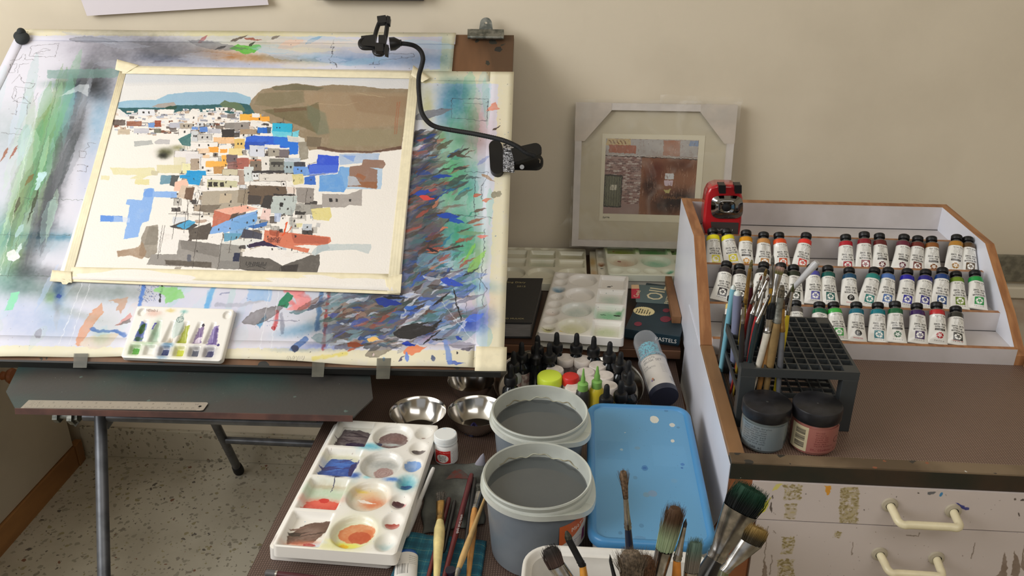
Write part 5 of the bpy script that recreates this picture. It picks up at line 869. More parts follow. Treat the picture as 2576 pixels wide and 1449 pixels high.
# notebook
nb = thing('notebook', 'thick black hardback notebook between the drawing board and the pale palette', 'notebook', pz(1300, 812, .775))
a, b, c = pz(1338, 812, .775), pz(1366, 700, .775), pz(1240, 811, .775); d = b+(c-a)
M_nb = mat('black_cover', (44, 44, 45), .55, bump=.1, bscale=300)
z0 = SZ+.002
build('front_cover', MB().prism([c, a, b, d], (0, 0, -.003)), M_nb, nb, smooth=False, bevel=.0008)
dn = Vector((0, 0, z0-.775))
build('back_cover', MB().prism([p+dn for p in (c, a, b, d)], (0, 0, .003)), M_nb, nb, smooth=False, bevel=.0008)
e = Vector((.004, .003, 0)); build('page_block', MB().prism([Vector((c.x, c.y+.003, z0+.003)), Vector((a.x-.003, a.y+.003, z0+.003)), Vector((b.x-.003, b.y-.003, z0+.003)), Vector((d.x, d.y-.003, z0+.003))], (0, 0, .775-.006-z0)), mat('grey_page_edges', (150, 146, 142), .7, rgb2=(126, 122, 118), vscale=30, stretch=(1, 1, 60)), nb, smooth=False)
M_gold2 = mat('pale_gold_ink', (176, 164, 120), .5)
ux = (a-c).normalized(); uy = (b-a).normalized()
for t_, x, y, sz in [('Travelling Diary', 1280, 712, .0115), ('2012', 1280, 722, .0105), ('MILIND MULICK', 1280, 803, .0085)]:
    p = pz(1322 if y < 760 else 1318, y, .7753); o_ = lettering(t_, sz, axes(p, ux, uy, (0, 0, 1)), M_gold2, nb, align='RIGHT')

# oil pastels box
ob = thing('pastel_box', 'dark teal box of oil pastels with a scalloped cream seal', 'box', pz(1640, 860, .735))
P1, P2, P3 = pz(1572, 826, .762), pz(1721, 848, .762), pz(1565, 703, .762); P3x = pz(1700, 712, .762)
ux = (P2-P1).normalized(); wv = (P2-P1).length; uy = (P3-P1); uy = (uy-ux*uy.dot(ux)); lv = uy.length; uy.normalize()
wv = min(wv, .118); M_box = mat('teal_card', (30, 52, 62), .45, var=.15, vscale=20)
Mo = axes(P1+Vector((0, 0, -.026)), ux, uy, (0, 0, 1))
build('box_body', MB().box(.002, wv-.002, .002, lv-.002, 0, .006, Mo), mat('card_base', (20, 30, 36), .5), ob, smooth=False)
build('box_lid', MB().box(0, wv, 0, lv, .004, .026, Mo), M_box, ob, smooth=False, bevel=.0012)
top = P1.z+.0002; Mt = axes(Vector((P1.x, P1.y, P1.z+.0003)), ux, uy, (0, 0, 1))
def onbox(pts, h=.0003): return MB().prism([Mt @ Vector((x, y, 0)) for x, y in pts], (0, 0, h))
def bxy(x, y): p = Mt.inverted() @ pz(x, y, P1.z+.0003); return (p.x, p.y)
build('label_panel', onbox([bxy(1596, 716), bxy(1680, 720), bxy(1690, 766), bxy(1600, 760)]), mat('grey_teal_ink', (92, 112, 114), .5), ob, smooth=False)
build('brand_patch', onbox([bxy(1588, 717), bxy(1607, 717), bxy(1610, 751), bxy(1588, 751)], .0006), mat('red_ink', (196, 52, 76), .5), ob, smooth=False)
build('brand_patch_top', onbox([bxy(1588, 717), bxy(1607, 717), bxy(1608, 727), bxy(1588, 727)], .0008), mat('peach_ink', (226, 190, 150), .5), ob, smooth=False)
Mrot = Matrix.Rotation(pi/2, 4, 'Z')
M_cream = mat('cream_ink', (226, 214, 178), .5)
def letb(t_, x, y, sz, M=M_cream, rot=True, z=.0007): 
    q = bxy(x, y); mm = Mt @ Matrix.Translation((q[0], q[1], z)) @ (Mrot if rot else Matrix()); return lettering(t_, sz, mm, M, ob)
letb('OIL', 1663, 758, .054); letb('PASTELS', 1683, 766, .017); letb('Camel', 1604, 749, .0155, z=.0009)
cx_, cy_ = bxy(1620, 783); seal = []
for k in range(60): r_ = .0245 if k % 2 else .0225; seal.append((cx_+r_*cos(2*pi*k/60), cy_+r_*.95*sin(2*pi*k/60)))
build('seal', onbox(seal, .0004), mat('cream_seal', (226, 210, 158), .5), ob, smooth=False)
for k in range(6): lettering(['Mixes and', 'blends easily', 'Bright vivid', 'colours in', 'smooth rich', 'texture'][k], .0048, Mt @ Matrix.Translation((cx_-.014+k*.0058, cy_-.014, .0006)) @ Mrot, mat('dark_ink', (60, 56, 50), .5), ob)
for (x, y, s_) in [(1676, 781, 9), (1674, 803, 14), (1605, 815, 10)]: 
    build('flower_print', onbox([bxy(x+s_*cos(t), y+s_*.55*sin(t)) for t in [2*pi*k/10 for k in range(10)]], .0003), mat('maroon_ink', (120, 44, 60), .5), ob, smooth=False)
lettering('PASTELS', .0125, Mo @ Matrix.Translation((wv-.052, -.0003, .0085)) @ Matrix.Rotation(pi/2, 4, 'X'), mat('white_ink', (226, 222, 214), .5), ob)
# narrow worn wooden box beside it
wb = MB(); q0, q1 = pz(1700, 850, .775), pz(1690, 712, .775)
tag(build('wooden_box', wb.prism([Vector((.222, 1.668, .7622)), Vector((.2415, 1.668, .7622)), Vector((.2415, 1.888, .7622)), Vector((.226, 1.888, .7622))], (0, 0, .016)), mat('worn_tan_wood', (150, 108, 72), .55, rgb2=(112, 76, 48), vscale=18, stretch=(1, .3, 1), bump=.2), smooth=False, bevel=.0015), 'narrow worn tan wooden box lying on the right edge of the pastel box', 'box')

# framed print in clear wrapping, leaning on the wall
fr = thing('framed_print', 'white framed print of a brick shopfront in clear wrapping, leaning on the wall', 'picture', (.195, 2.06, .79))
FB = Vector((-.001, 2.058, .784)); FT = Vector((-.001, 2.106, 1.146)); fy = (FT-FB).normalized(); fx = Vector((1, 0, 0)); fn_ = fx.cross(fy)
Mf = axes(FB, fx, fy, fn_); FW, FH = .393, (FT-FB).length
fb = MB()
M_frw = mat('frame_white', (206, 198, 190), .4, var=.04, vscale=30)
for args in [((0, 0), (FW, 0), (FW-.017, .017), (.017, .017)), ((FW, 0), (FW, FH), (FW-.017, FH-.017), (FW-.017, .017)), ((FW, FH), (0, FH), (.017, FH-.017), (FW-.017, FH-.017)), ((0, FH), (0, 0), (.017, .017), (.017, FH-.017))]:
    build('frame_rail', MB().prism([Mf @ Vector((x, y, -.012)) for x, y in args], tuple(fn_*.018)), M_frw, fr, smooth=False, bevel=.0008)
build('mount_board', MB().box(.015, FW-.015, .015, FH-.015, -.010, -.006, Mf), mat('mount_beige', (192, 182, 158), .6), fr, smooth=False)
def fxy(x, y): 
    d = ray(x, y); t = (np.array(FB)-_C) @ np.array(fn_)/(d @ np.array(fn_)); p = Mf.inverted() @ Vector(_C+d*t); return p.x, p.y
sx0, sy1 = fxy(1516, 337); sx1, _q = fxy(1775, 345); _q, sy0 = fxy(1510, 556)
build('paper_border', MB().box(sx0, sx1, sy0, sy1, -.006, -.0052, Mf), mat('paper_border', (210, 202, 178), .6), fr, smooth=False)
ix0, iy1 = fxy(1525, 349); ix1, _q = fxy(1759, 352); _q, iy0 = fxy(1520, 538)
pr = MB().add([Mf @ Vector(v) for v in ((ix0, iy0, -.005), (ix1, iy0, -.005), (ix1, iy1, -.005), (ix0, iy1, -.005))], [(0, 1, 2, 3)], [(0, 0), (1, 0), (1, 1), (0, 1)])
build('print', pr, mat_print('shopfront_print', IMG_PRINT, .6), fr, smooth=False)
for sx in (0, 1):
    X_ = (lambda x: FW-x) if sx else (lambda x: x)
    q = [(X_(-.001), FH+.001), (X_(.088), FH+.001), (X_(.088), FH-.018), (X_(.024), FH-.094), (X_(-.001), FH-.094)]
    build('card_corner', MB().prism([Mf @ Vector((x, y, .0065)) for x, y in (q if sx else q[::-1])], tuple(-fn_*.001)), mat('card_corner', (198, 186, 172), .55, rgb2=(186, 176, 164), vscale=18), fr, smooth=False)
lettering('Eyrf 96', .006, Mf @ Matrix.Translation((ix0, iy0-.012, -.0045)), mat('dark_ink', (60, 56, 50), .5), fr)
def film(name):
    m = bpy.data.materials.new(name); m.use_nodes = True; nt = m.node_tree; b = nt.nodes['Principled BSDF']; b.inputs['Base Color'].default_value = (.9, .88, .82, 1); b.inputs['Roughness'].default_value = .12
    tr = nt.nodes.new('ShaderNodeBsdfTransparent'); mx = nt.nodes.new('ShaderNodeMixShader'); tc = nt.nodes.new('ShaderNodeTexCoord')
    n = nt.nodes.new('ShaderNodeTexNoise'); n.inputs['Scale'].default_value = 9; n.inputs['Distortion'].default_value = 2; nt.links.new(tc.outputs['Object'], n.inputs['Vector'])
    r = nt.nodes.new('ShaderNodeMapRange'); r.inputs[1].default_value = .45; r.inputs[2].default_value = .75; r.inputs[3].default_value = .02; r.inputs[4].default_value = .20; nt.links.new(n.outputs[0], r.inputs[0])
    bu = nt.nodes.new('ShaderNodeBump'); bu.inputs['Strength'].default_value = .7; bu.inputs['Distance'].default_value = .01; nt.links.new(n.outputs[0], bu.inputs['Height']); nt.links.new(bu.outputs[0], b.inputs['Normal'])
    nt.links.new(r.outputs[0], mx.inputs[0]); nt.links.new(tr.outputs[0], mx.inputs[1]); nt.links.new(b.outputs[0], mx.inputs[2]); nt.links.new(mx.outputs[0], nt.nodes['Material Output'].inputs[0]); return m
M_film = film('clear_film')
def filmf(u, v): return Mf @ Vector((-.006+u*(FW+.014), -.003+v*(FH+.012), .009+.0012*sin(u*19+v*7)+.001*sin(v*23-u*9)))
build('wrapping_film', MB().grid(filmf, 40, 36), M_film, fr)
fl = MB().grid(lambda u, v: Mf @ Vector((.205+u*.200, FH+.002+v*(.020-.003*u)+.001*sin(u*17), .004+.002*sin(u*13+v*3))), 24, 4)
build('film_flap', fl, M_film, fr)
fl = MB().grid(lambda u, v: Mf @ Vector((-.036+u*.034, .028+v*(.026+.06*u*u), .004+.002*sin(u*9+v*5))), 8, 8)
build('film_flap', fl, M_film, fr)

# ------------------------------------------------------------------ bowls
def bowl(label, c, r, h, mess):
    T = thing('steel_bowl', label, 'bowl', c, group=None)
    prof = [(.001, .0008), (r*.52, .0008), (r*.60, .003), (r*.80, h*.45), (r*.94, h*.8), (r*.985, h-.002), (r, h), (r*.985, h-.0004), (r*.93, h*.8), (r*.785, h*.46), (r*.58, .005), (r*.5, .0028), (.001, .0026)]
    build('bowl_body', MB().lathe(prof, 56), M_steel, T, world=False, ang=60)
    if mess:
        mb = MB(); 
        def lump(u, v):
            a_ = 2*pi*u; q = v; n = 1+.22*sin(3*a_+1)+.12*sin(7*a_)
            z = .0032+mess[1]*(1-q)**1.2*(1+.25*sin(5*a_+q*9)+.2*sin(11*a_*1)*q); return Vector((mess[2]+r*mess[3]*q*n*cos(a_), mess[4]+r*mess[3]*.8*q*n*sin(a_), z if v < 1 else .003))
        build('pigment', MB().grid(lump, 40, 12), mess[0], T, world=False, ang=70, label=mess[5])
    return T
bowl('left steel bowl with a dark smear of black pigment', (-.2745, 1.3130, TZ), .0528, .040, (mat('black_pigment', (44, 42, 40), .6, bump=.5, bscale=300), .004, .004, .50, -.014, 'black dried pigment'))
bowl('steel bowl with a lump of violet-blue pigment beside the water tubs', (-.1670, 1.3240, TZ), .0535, .040, (mat('violet_pigment', (38, 30, 88), .5, rgb2=(24, 20, 50), vscale=80, bump=.7, bscale=260), .016, -.004, .36, -.014, 'violet blue pigment lump'))
bowl('empty steel bowl at the back under the board corner', (-.1905, 1.4380, TZ), .0470, .038, None)

# ------------------------------------------------------------------ white jar
j0 = Vector((-.2095, 1.2235, TZ)); jar = thing('paint_jar', 'small white jar with a red label beside the steel bowls', 'jar', j0)
M_wp = mat('white_plastic', (228, 226, 222), .3, var=.05, vscale=60)
build('jar_body', MB().lathe([(.001, 0), (.0185, 0), (.0205, .002), (.0210, .010), (.0210, .030), (.0200, .036), (.0175, .040), (.0175, .044), (.001, .044)], 40), M_wp, jar, world=False)
rb = [(.0198, .0395), (.0205, .040), (.0205, .0425), (.0195, .0430), (.0203, .0435), (.0205, .050), (.0198, .0535), (.0185, .0545), (.001, .0545)]
build('lid', MB().lathe(rb, 48), mat('painty_white_lid', (226, 228, 226), .35, rgb2=(170, 200, 220), vscale=110, fac=(.30, .36)), jar, world=False)
def wrap(r, z0, z1, a0, a1, m, par, name, n=16, uv=True):
    vs = []; fs = []; uvs = []
    for k in range(n+1):
        a_ = a0+(a1-a0)*k/n
        for z in (z0, z1): vs.append((r*cos(a_), r*sin(a_), z)); uvs.append((k/n, 0 if z == z0 else 1))
    fs = [(2*k, 2*k+2, 2*k+3, 2*k+1) for k in range(n)]; return build(name, MB().add(vs, fs, uvs), m, par, world=False)
K = Cv(300, 170, (232, 228, 224)); K.poly([(0, 0), (200, 0), (200, 170), (0, 170)], (200, 42, 40)); K.text(20, 14, 'Dr. Ph. Martins', 16, (236, 190, 180), 1, 170)
K.ell(100, 105, 74, 58, (238, 232, 226)); 
for i, t_ in enumerate(('BLEED', 'PROOF', 'WHITE')): K.text(58, 64+i*28, t_, 24, (40, 36, 36), 1, 90)
for i in range(9): K.text(212, 20+i*16, rnd.choice(['Opaque wat', 'ercolor fo', 'r touch up']), 9, (110, 106, 104), 1)
wrap(.02125, .006, .031, radians(-140), radians(-20), mat_print('jar_label', K.image('jar_label'), .4), jar, 'label')

# ------------------------------------------------------------------ water tubs
def plast(name, rgb, t=.35, rough=.35):
    m = mat(name, rgb, rough, rgb2=tuple(int(c*.88) for c in rgb), vscale=9, trans=t, ior=1.3); return m
M_tub = plast('frosted_plastic', (222, 226, 216), .3); M_tubw = mat('murky_water_in_tub', (134, 142, 148), .3, rgb2=(112, 120, 128), vscale=6)
M_water = mat('grey_water', (84, 88, 88), .04, rgb2=(76, 80, 82), vscale=4, spec=.6)
M_scum = mat('dirty_line', (132, 120, 92), .6, rgb2=(190, 190, 170), vscale=40)
def tub(label, c, r, h, lip_ang, wl_):
    T = thing('water_tub', label, 'tub', c); rb_ = r*.86
    def R(z): return rb_+(r*.975-rb_)*z/h
    M = Matrix.Rotation(lip_ang, 4, 'Z')
    build('tub_wall', MB().lathe([(.001, .001), (rb_-.004, .001), (rb_, .006), (R(wl_), wl_)], 64), M_tubw, T, world=False, label='grey watery lower wall')
    build('tub_rim', MB().lathe([(R(wl_), wl_), (R(h-.022), h-.022), (R(h-.021)+.003, h-.0215), (R(h-.012)+.0045, h-.013), (R(h-.012)+.0035, h-.0105), (r-.001, h-.009), (r+.001, h-.002), (r-.0005, h), (r-.003, h-.001), (R(wl_)-.0025, wl_-.003)], 72), M_tub, T, world=False, ang=50, label='frosted rim')
    vs = []; n = 72
    def lipr(a_): q = math.exp(-((a_-0)/.42)**2)+math.exp(-((a_)/.42)**2)*0; return r+.0035+.008*q
    lp = MB(); pr_ = []
    for k in range(n):
        a_ = -pi+2*pi*k/n; R1 = lipr(a_); ca, sa = cos(a_+lip_ang), sin(a_+lip_ang); zz = h-.011-.010*math.exp(-(a_/.5)**2)
        pr_.append([(R(h-.014)*ca, R(h-.014)*sa, zz-.001), (R1*ca, R1*sa, zz), ((R1+.0008)*ca, (R1+.0008)*sa, zz-.008), ((R1-.0012)*ca, (R1-.0012)*sa, zz-.008)])
    for k in range(n): lp.v += pr_[k]
    for k in range(n):
        for j in range(3): lp.f.append([4*k+j, 4*((k+1) % n)+j, 4*((k+1) % n)+j+1, 4*k+j+1]); lp.uv.append(None); lp.mi.append(0)
    build('pouring_lip', lp, M_tub, T, world=False)
    zw = wl_-.002
    build('water', MB().lathe([(.001, zw), (R(zw)*.5, zw), (R(zw)-.0035, zw), (R(zw)-.0026, zw+.0008)], 56), M_water, T, world=False)
    sc_ = MB()
    pts = [((R(zw)-.0030)*cos(a_), (R(zw)-.0030)*sin(a_), zw+.004+.0025*sin(a_*9)+.0015*sin(a_*23)) for a_ in [pi*.2+pi*.6*k/50 for k in range(51)]]
    build('scum_line', sc_.tube(pts, .0007, 5), M_scum, T, world=False)
    return T
t1 = tub('front water tub of grey water, overlapping the other tub', (-.0400, 1.0080, TZ), .0790, .140, radians(-30), .118)
tub('rear water tub of grey water, next to the ink bottles', (-.0445, 1.1785, TZ), .0785, .140, radians(-30), .115)
K = Cv(260, 300, (222, 216, 208)); K.poly([(0, 300), (150, 120), (260, 10), (260, 150), (120, 300)], (222, 216, 208)); K.poly([(0, 0), (260, 0), (260, 60), (110, 150), (0, 200)], (212, 106, 56)); K.text(90, 60, 'MATT', 40, (240, 226, 214), 1, 150)
K.poly([(200, 160), (230, 150), (230, 260), (190, 270)], (140, 50, 110)); K.text(60, 190, 'high quality', 12, (60, 70, 110)); K.text(60, 210, 'acrylic', 12, (60, 70, 110))
wrap(.0745, .045, .098, radians(-62), radians(-14), mat_print('tub_label', K.image('tub_label'), .4), t1, 'label')

# ------------------------------------------------------------------ steel tray crowded with ink bottles and little jars
tcx, tcy = .001, 1.469
tr = thing('round_tray', 'round steel tray crowded with ink bottles at the back of the low table', 'tray', (tcx, tcy, TZ))
build('tray_body', MB().lathe([(.001, .001), (.138, .001), (.143, .004), (.147, .020), (.151, .0225), (.1505, .024), (.146, .0215), (.1415, .006), (.137, .0035), (.001, .0035)], 72), M_steel, tr, world=False, ang=50)
zb_ = TZ+.0036
def dmesh():
    g = MB().lathe([(.001, 0), (.0155, 0), (.0165, .002), (.0165, .040), (.0155, .046), (.010, .052), (.009, .056), (.009, .062), (.001, .062)], 24).mesh('bottle_glass', [mat('dark_ink_glass', (22, 24, 26), .12, spec=.6)])
    col = MB().lathe([(.0120, .056), (.0128, .057), (.0132, .060), (.0130, .070), (.0115, .073), (.0075, .0745), (.001, .0745)], 24).mesh('collar', [M_black])
    bl = MB().lathe([(.0066, .073), (.0062, .078), (.0055, .084), (.0054, .090), (.0048, .0955), (.0030, .0985), (.0005, .0995)], 18).mesh('dropper_bulb', [M_blackr])
    lb = MB().lathe([(.0168, .004), (.0168, .034)], 24).mesh('paper_label', [mat('bottle_label', (196, 186, 176), .5, rgb2=(130, 100, 96), vscale=90)]); return g, col, bl, lb
DM = dmesh(); M_glassg = mat('pale_glass', (150, 154, 150), .15, spec=.6)
def mk(name, me, parent, label=None):
    o = bpy.data.objects.new(name, me); COL.objects.link(o); o.parent = parent; WM[o.name] = WM[parent.name]
    if label: o['label'] = label
    return o
# (x, y of the collar's top in the photo), wording of the place
drops = [(1400, 866, 'behind the left white caps, tallest at the back'), (1450, 868, 'with a torn open rubber bulb at the back'), (1493, 876, 'in the back row, second from its right end'), (1533, 890, 'in the back row at the right end'), (1352, 874, 'in the back row at the left end'), (1312, 891, 'second behind the board corner'),
         (1382, 892, 'just left of the back white cap'), (1292, 915, 'closest to the board corner'), (1560, 916, 'above the right-hand rim, uppermost'), (1580, 938, 'against the right rim, second down'), (1583, 966, 'against the right rim, third down'), (1561, 989, 'with its cap just above the blue lid corner'), (1525, 1000, 'half hidden behind the blue lid'), (1285, 948, 'leaning out at the left beside the rear tub')]
for i, (x, y, w_) in enumerate(drops):
    p = pz(x, y+6, TZ+.070); T = thing('ink_bottle', 'black-capped dropper ink bottle '+w_, 'ink bottle', (p.x, p.y, zb_), group='dropper ink bottles on the steel tray')
    g = mk('bottle_glass', DM[0], T); mk('paper_label', DM[3], g); c_ = mk('collar', DM[1], T); mk('dropper_bulb', DM[2], T)
    if i in (7,):
        g.material_slots[0].link = 'OBJECT'; g.material_slots[0].material = M_glassg; g['label'] = 'pale glass bottle'
T = thing('ink_bottle', 'black bottle with a long pointed nozzle cap left of the white caps', 'ink bottle', (*pz(1349, 905, TZ+.062).xy, zb_))
build('bottle_body', MB().lathe([(.001, 0), (.0150, 0), (.0155, .002), (.0155, .042), (.012, .050), (.012, .054), (.001, .054)], 24), DM[0].materials[0], T, world=False)
build('nozzle_cap', MB().lathe([(.0125, .052), (.0130, .054), (.0125, .066), (.0085, .069), (.0065, .075), (.0032, .098), (.001, .099)], 20), M_black, T, world=False)
T = thing('ink_bottle', 'squat black-lidded bottle between the nozzle bottle and the board corner', 'ink bottle', (*pz(1326, 905, TZ+.05).xy, zb_))
build('bottle_body', MB().lathe([(.001, 0), (.0145, 0), (.015, .002), (.015, .038), (.012, .043), (.001, .043)], 24), DM[0].materials[0], T, world=False)
build('lid', MB().lathe([(.0125, .040), (.013, .042), (.013, .054), (.0120, .0555), (.001, .0555)], 24), M_black, T, world=False)
# white screw-cap jars
M_cap = mat('white_cap', (226, 216, 208), .45, var=.08, vscale=70)
Jm = MB().lathe([(.001, 0), (.0165, 0), (.0172, .002), (.0172, .032), (.0155, .036), (.001, .036)], 26).mesh('jar_body', [mat('clear_jar_dirty', (176, 164, 156), .25, rgb2=(90, 80, 78), vscale=30)])
Cm = MB().lathe([(.0172, .034), (.0178, .035), (.0178, .0475), (.0168, .0492), (.0008, .0492)], 30).mesh('cap', [M_cap])
caps = [(1423, 899, 'left one of the two rearmost'), (1466, 903, 'right one of the two rearmost'), (1504, 918, 'right end of the second row'), (1396, 929, 'leftmost, above the yellow lid'), (1474, 935, 'behind the green nozzles'), (1522, 943, 'right of the yellow bottle nozzle'), (1531, 969, 'frontmost at the right'), (1445, 974, 'below the red lid, half hidden by the tub'), (1484, 958, 'between the two green nozzles')]
for x, y, w_ in caps:
    p = pz(x, y, TZ+.0525); T = thing('paint_pot', 'small pot with a white screw cap, '+w_, 'paint pot', (p.x, p.y, zb_), group='small white-capped pots on the steel tray')
    mk('jar_body', Jm, T); mk('cap', Cm, T)
for nm, x, y, r, h, rgb, lb in [('paint_pot', 1383, 943, .0245, .060, (212, 232, 70), 'pot with a wide lime yellow lid behind the rear water tub'), ('paint_pot', 1436, 944, .0168, .060, (202, 44, 38), 'pot with a red lid in the middle of the steel tray')]:
    p = pz(x, y, TZ+.0036+h); T = thing(nm, lb, 'paint pot', (p.x, p.y, zb_))
    build('jar_body', MB().lathe([(.001, 0), (r-.002, 0), (r-.0015, .002), (r-.0015, h-.018), (.001, h-.018)], 30), M_cap, T, world=False)
    build('lid', MB().lathe([(r-.001, h-.019), (r, h-.018), (r, h-.004), (r-.002, h-.001), (r-.005, h), (.001, h)], 36), mat('lid_%d' % rgb[0], rgb, .4), T, world=False)
for x, yt, yb2, body, lb in [(1466, 928, 978, (50, 50, 48), 'dark nozzle bottle with a green tip'), (1501, 922, 972, (206, 186, 50), 'yellow nozzle bottle with a lime green tip')]:
    p = pz(x, yb2, TZ+.058); T = thing('nozzle_bottle', lb+' at the front of the steel tray', 'paint bottle', (p.x, p.y, zb_))
    build('bottle_body', MB().lathe([(.001, 0), (.0135, 0), (.0145, .002), (.0145, .040), (.013, .048), (.009, .054), (.001, .054)], 24), mat('soft_body_%d' % body[0], body, .35), T, world=False)
    k_ = 1 if body[0] > 99 else .75
    build('nozzle', MB().lathe([(.0098, .052), (.0102, .054), (.0100, .066), (.0085, .0675), (.0060*k_, .069), (.0056*k_, .078), (.0040*k_, .082), (.0016*k_, .098), (.0006, .0985)], 20), mat('lime_green', (150, 196, 62) if body[0] > 99 else (126, 176, 88), .4), T, world=False)

# ------------------------------------------------------------------ clear tube of brushes lying beside the tray
bt0 = pz(1672, 1022, .733); bt1 = pz(1622, 838, .775); bt0 = Vector((.168, 1.345, .732)); bt1 = Vector((.178, 1.640, .778))
bt0 = pz(1672, 1000, .728); bt1 = pz(1619, 845, .772)
bt = thing('brush_set_tube', 'clear plastic tube of brushes with a cream label leaning on the shelf edge', 'brush set', bt0)
Mb_ = upaxis(bt0, bt1, (1, 0, 0)); BLn = (bt1-bt0).length; WMb = Mb_
def glassy(name, tint=(.85, .87, .9, 1), f0=.22):
    m = bpy.data.materials.new(name); m.use_nodes = True; nt = m.node_tree; b = nt.nodes['Principled BSDF']; b.inputs['Base Color'].default_value = tint; b.inputs['Roughness'].default_value = .08
    tr_ = nt.nodes.new('ShaderNodeBsdfTransparent'); tr_.inputs[0].default_value = (.92, .93, .95, 1); mx = nt.nodes.new('ShaderNodeMixShader'); lw = nt.nodes.new('ShaderNodeLayerWeight'); lw.inputs[0].default_value = .35
    r = nt.nodes.new('ShaderNodeMapRange'); r.inputs[3].default_value = f0*.2; r.inputs[4].default_value = .5; nt.links.new(lw.outputs['Facing'], r.inputs[0])
    nt.links.new(r.outputs[0], mx.inputs[0]); nt.links.new(tr_.outputs[0], mx.inputs[1]); nt.links.new(b.outputs[0], mx.inputs[2]); nt.links.new(mx.outputs[0], nt.nodes['Material Output'].inputs[0]); return m
M_clear = glassy('clear_plastic')
TR = .0275
build('tube_shell', MB().lathe([(TR, BLn*.06), (TR, BLn*.55), (TR*.93, BLn*.56), (TR*.93, BLn*.90), (TR*.8, BLn*.965), (TR*.45, BLn*.995), (.001, BLn)], 40, Mb_), M_clear, bt, label='clear domed plastic')
build('end_cap', MB().lathe([(.001, 0), (TR*1.0, 0), (TR*1.02, BLn*.07), (TR*.9, BLn*.075)], 36, Mb_), mat('navy_cap', (40, 44, 60), .4), bt)
build('joint_ring', MB().lathe([(TR*1.0, BLn*.535), (TR*1.06, BLn*.54), (TR*1.06, BLn*.565), (TR*.95, BLn*.57)], 40, Mb_), M_clear, bt)
K = Cv(500, 420, (222, 212, 198)); K.text(60, 30, 'ARTISTS', 26, (70, 66, 62)); K.text(60, 66, 'BRUSH SET', 30, (70, 66, 62)); K.text(40, 130, 'FINE', 20, (90, 86, 80)); K.text(40, 160, 'SYNTHETIC', 20, (90, 86, 80))
for i in range(6): K.text(250, 140+i*22, 'Suitable for all me', 11, (120, 110, 104))
K.ell(110, 330, 16, 22, (200, 120, 60)); K.ell(96, 340, 10, 14, (110, 80, 150)); K.ell(122, 344, 9, 12, (60, 60, 60))
for i in range(26): K.poly([(330+i*5, 300), (330+i*5+rnd.choice([1, 2, 3]), 300), (330+i*5+rnd.choice([1, 2, 3]), 370), (330+i*5, 370)], (60, 56, 54))
K.poly([(0, 0), (500, 0), (500, 16), (0, 16)], (90, 84, 80), .5)
n = 24; vs = []; fs = []; uvs = []
a0_, a1_ = radians(-170), radians(10)
for k in range(n+1):
    a_ = a0_+(a1_-a0_)*k/n
    for z, vv in ((BLn*.075, 0), (BLn*.53, 1)): vs.append(Mb_ @ Vector((TR*.985*cos(a_), TR*.985*sin(a_), z))); uvs.append((k/n, vv))
for k in range(n): fs.append((2*k, 2*k+2, 2*k+3, 2*k+1))
def camside(M):  # keep labels on the side that faces up and to the front
    return M
build('label', MB().add(vs, fs, uvs), mat_print('brush_set_label', K.image('brush_set_label'), .4), bt)
def confetti(u, v):
    a_ = 2*pi*u; r_ = TR*.80*(1-.12*abs(sin(7*a_+v*20)))*(1 if v < .85 else 1-(v-.85)*5); return Mb_ @ Vector((max(r_, .0005)*cos(a_), max(r_, .0005)*sin(a_), BLn*(.56+.26*v)))
build('blue_mesh', MB().grid(confetti, 40, 30), mat('speckled_turquoise', (86, 190, 206), .5, rgb2=(60, 84, 110), vscale=260, fac=(.40, .52), bump=1.0, bscale=400), bt, label='speckled turquoise lining')
build('brush_bundle', MB().tube([Mb_ @ Vector((0, 0, BLn*.1)), Mb_ @ Vector((0, 0, BLn*.55))], TR*.7, 14), mat('bundle', (150, 130, 110), .5, rgb2=(90, 70, 60), vscale=60, stretch=(4, 4, .5)), bt)

# ------------------------------------------------------------------ blue-lidded food box
lx0, lx1, ly0, ly1, lz = .038, .2135, .940, 1.300, .782
bb = thing('storage_box', 'plastic storage box with a bright blue rounded lid beside the water tubs', 'box', (.126, 1.12, TZ))
def rrect(x0, x1, y0, y1, r, z, n=8):
    o = []
    for cx, cy, a0 in ((x1-r, y1-r, 0), (x0+r, y1-r, pi/2), (x0+r, y0+r, pi), (x1-r, y0+r, 1.5*pi)):
        for k in range(n+1): a_ = a0+pi/2*k/n; o.append((cx+r*cos(a_), cy+r*sin(a_), z))
    return o
def loft(mb, rings, cap0=True, cap1=True):
    n = len(rings[0]); vs = [p for r in rings for p in r]; fs = [(j*n+i, j*n+(i+1) % n, (j+1)*n+(i+1) % n, (j+1)*n+i) for j in range(len(rings)-1) for i in range(n)]
    if cap0: fs.append(tuple(range(n))[::-1])
    if cap1: fs.append(tuple((len(rings)-1)*n+i for i in range(n)))
    return mb.add(vs, fs)
build('box_body', loft(MB(), [rrect(lx0+.008, lx1-.008, ly0+.008, ly1-.008, .022, TZ+.0005), rrect(lx0+.004, lx1-.004, ly0+.004, ly1-.004, .024, TZ+.07), rrect(lx0+.002, lx1-.002, ly0+.002, ly1-.002, .026, lz-.014)]), mat('milky_plastic', (176, 180, 182), .3), bb)
def ins(d, z, r=.028): return rrect(lx0+d, lx1-d, ly0+d, ly1-d, max(.006, r-d), z)
K = Cv(560, 1150, (98, 158, 202), None, wob=3)
uvx = lambda p: ((p.x-lx0)/(lx1-lx0), (p.y-ly0)/(ly1-ly0))
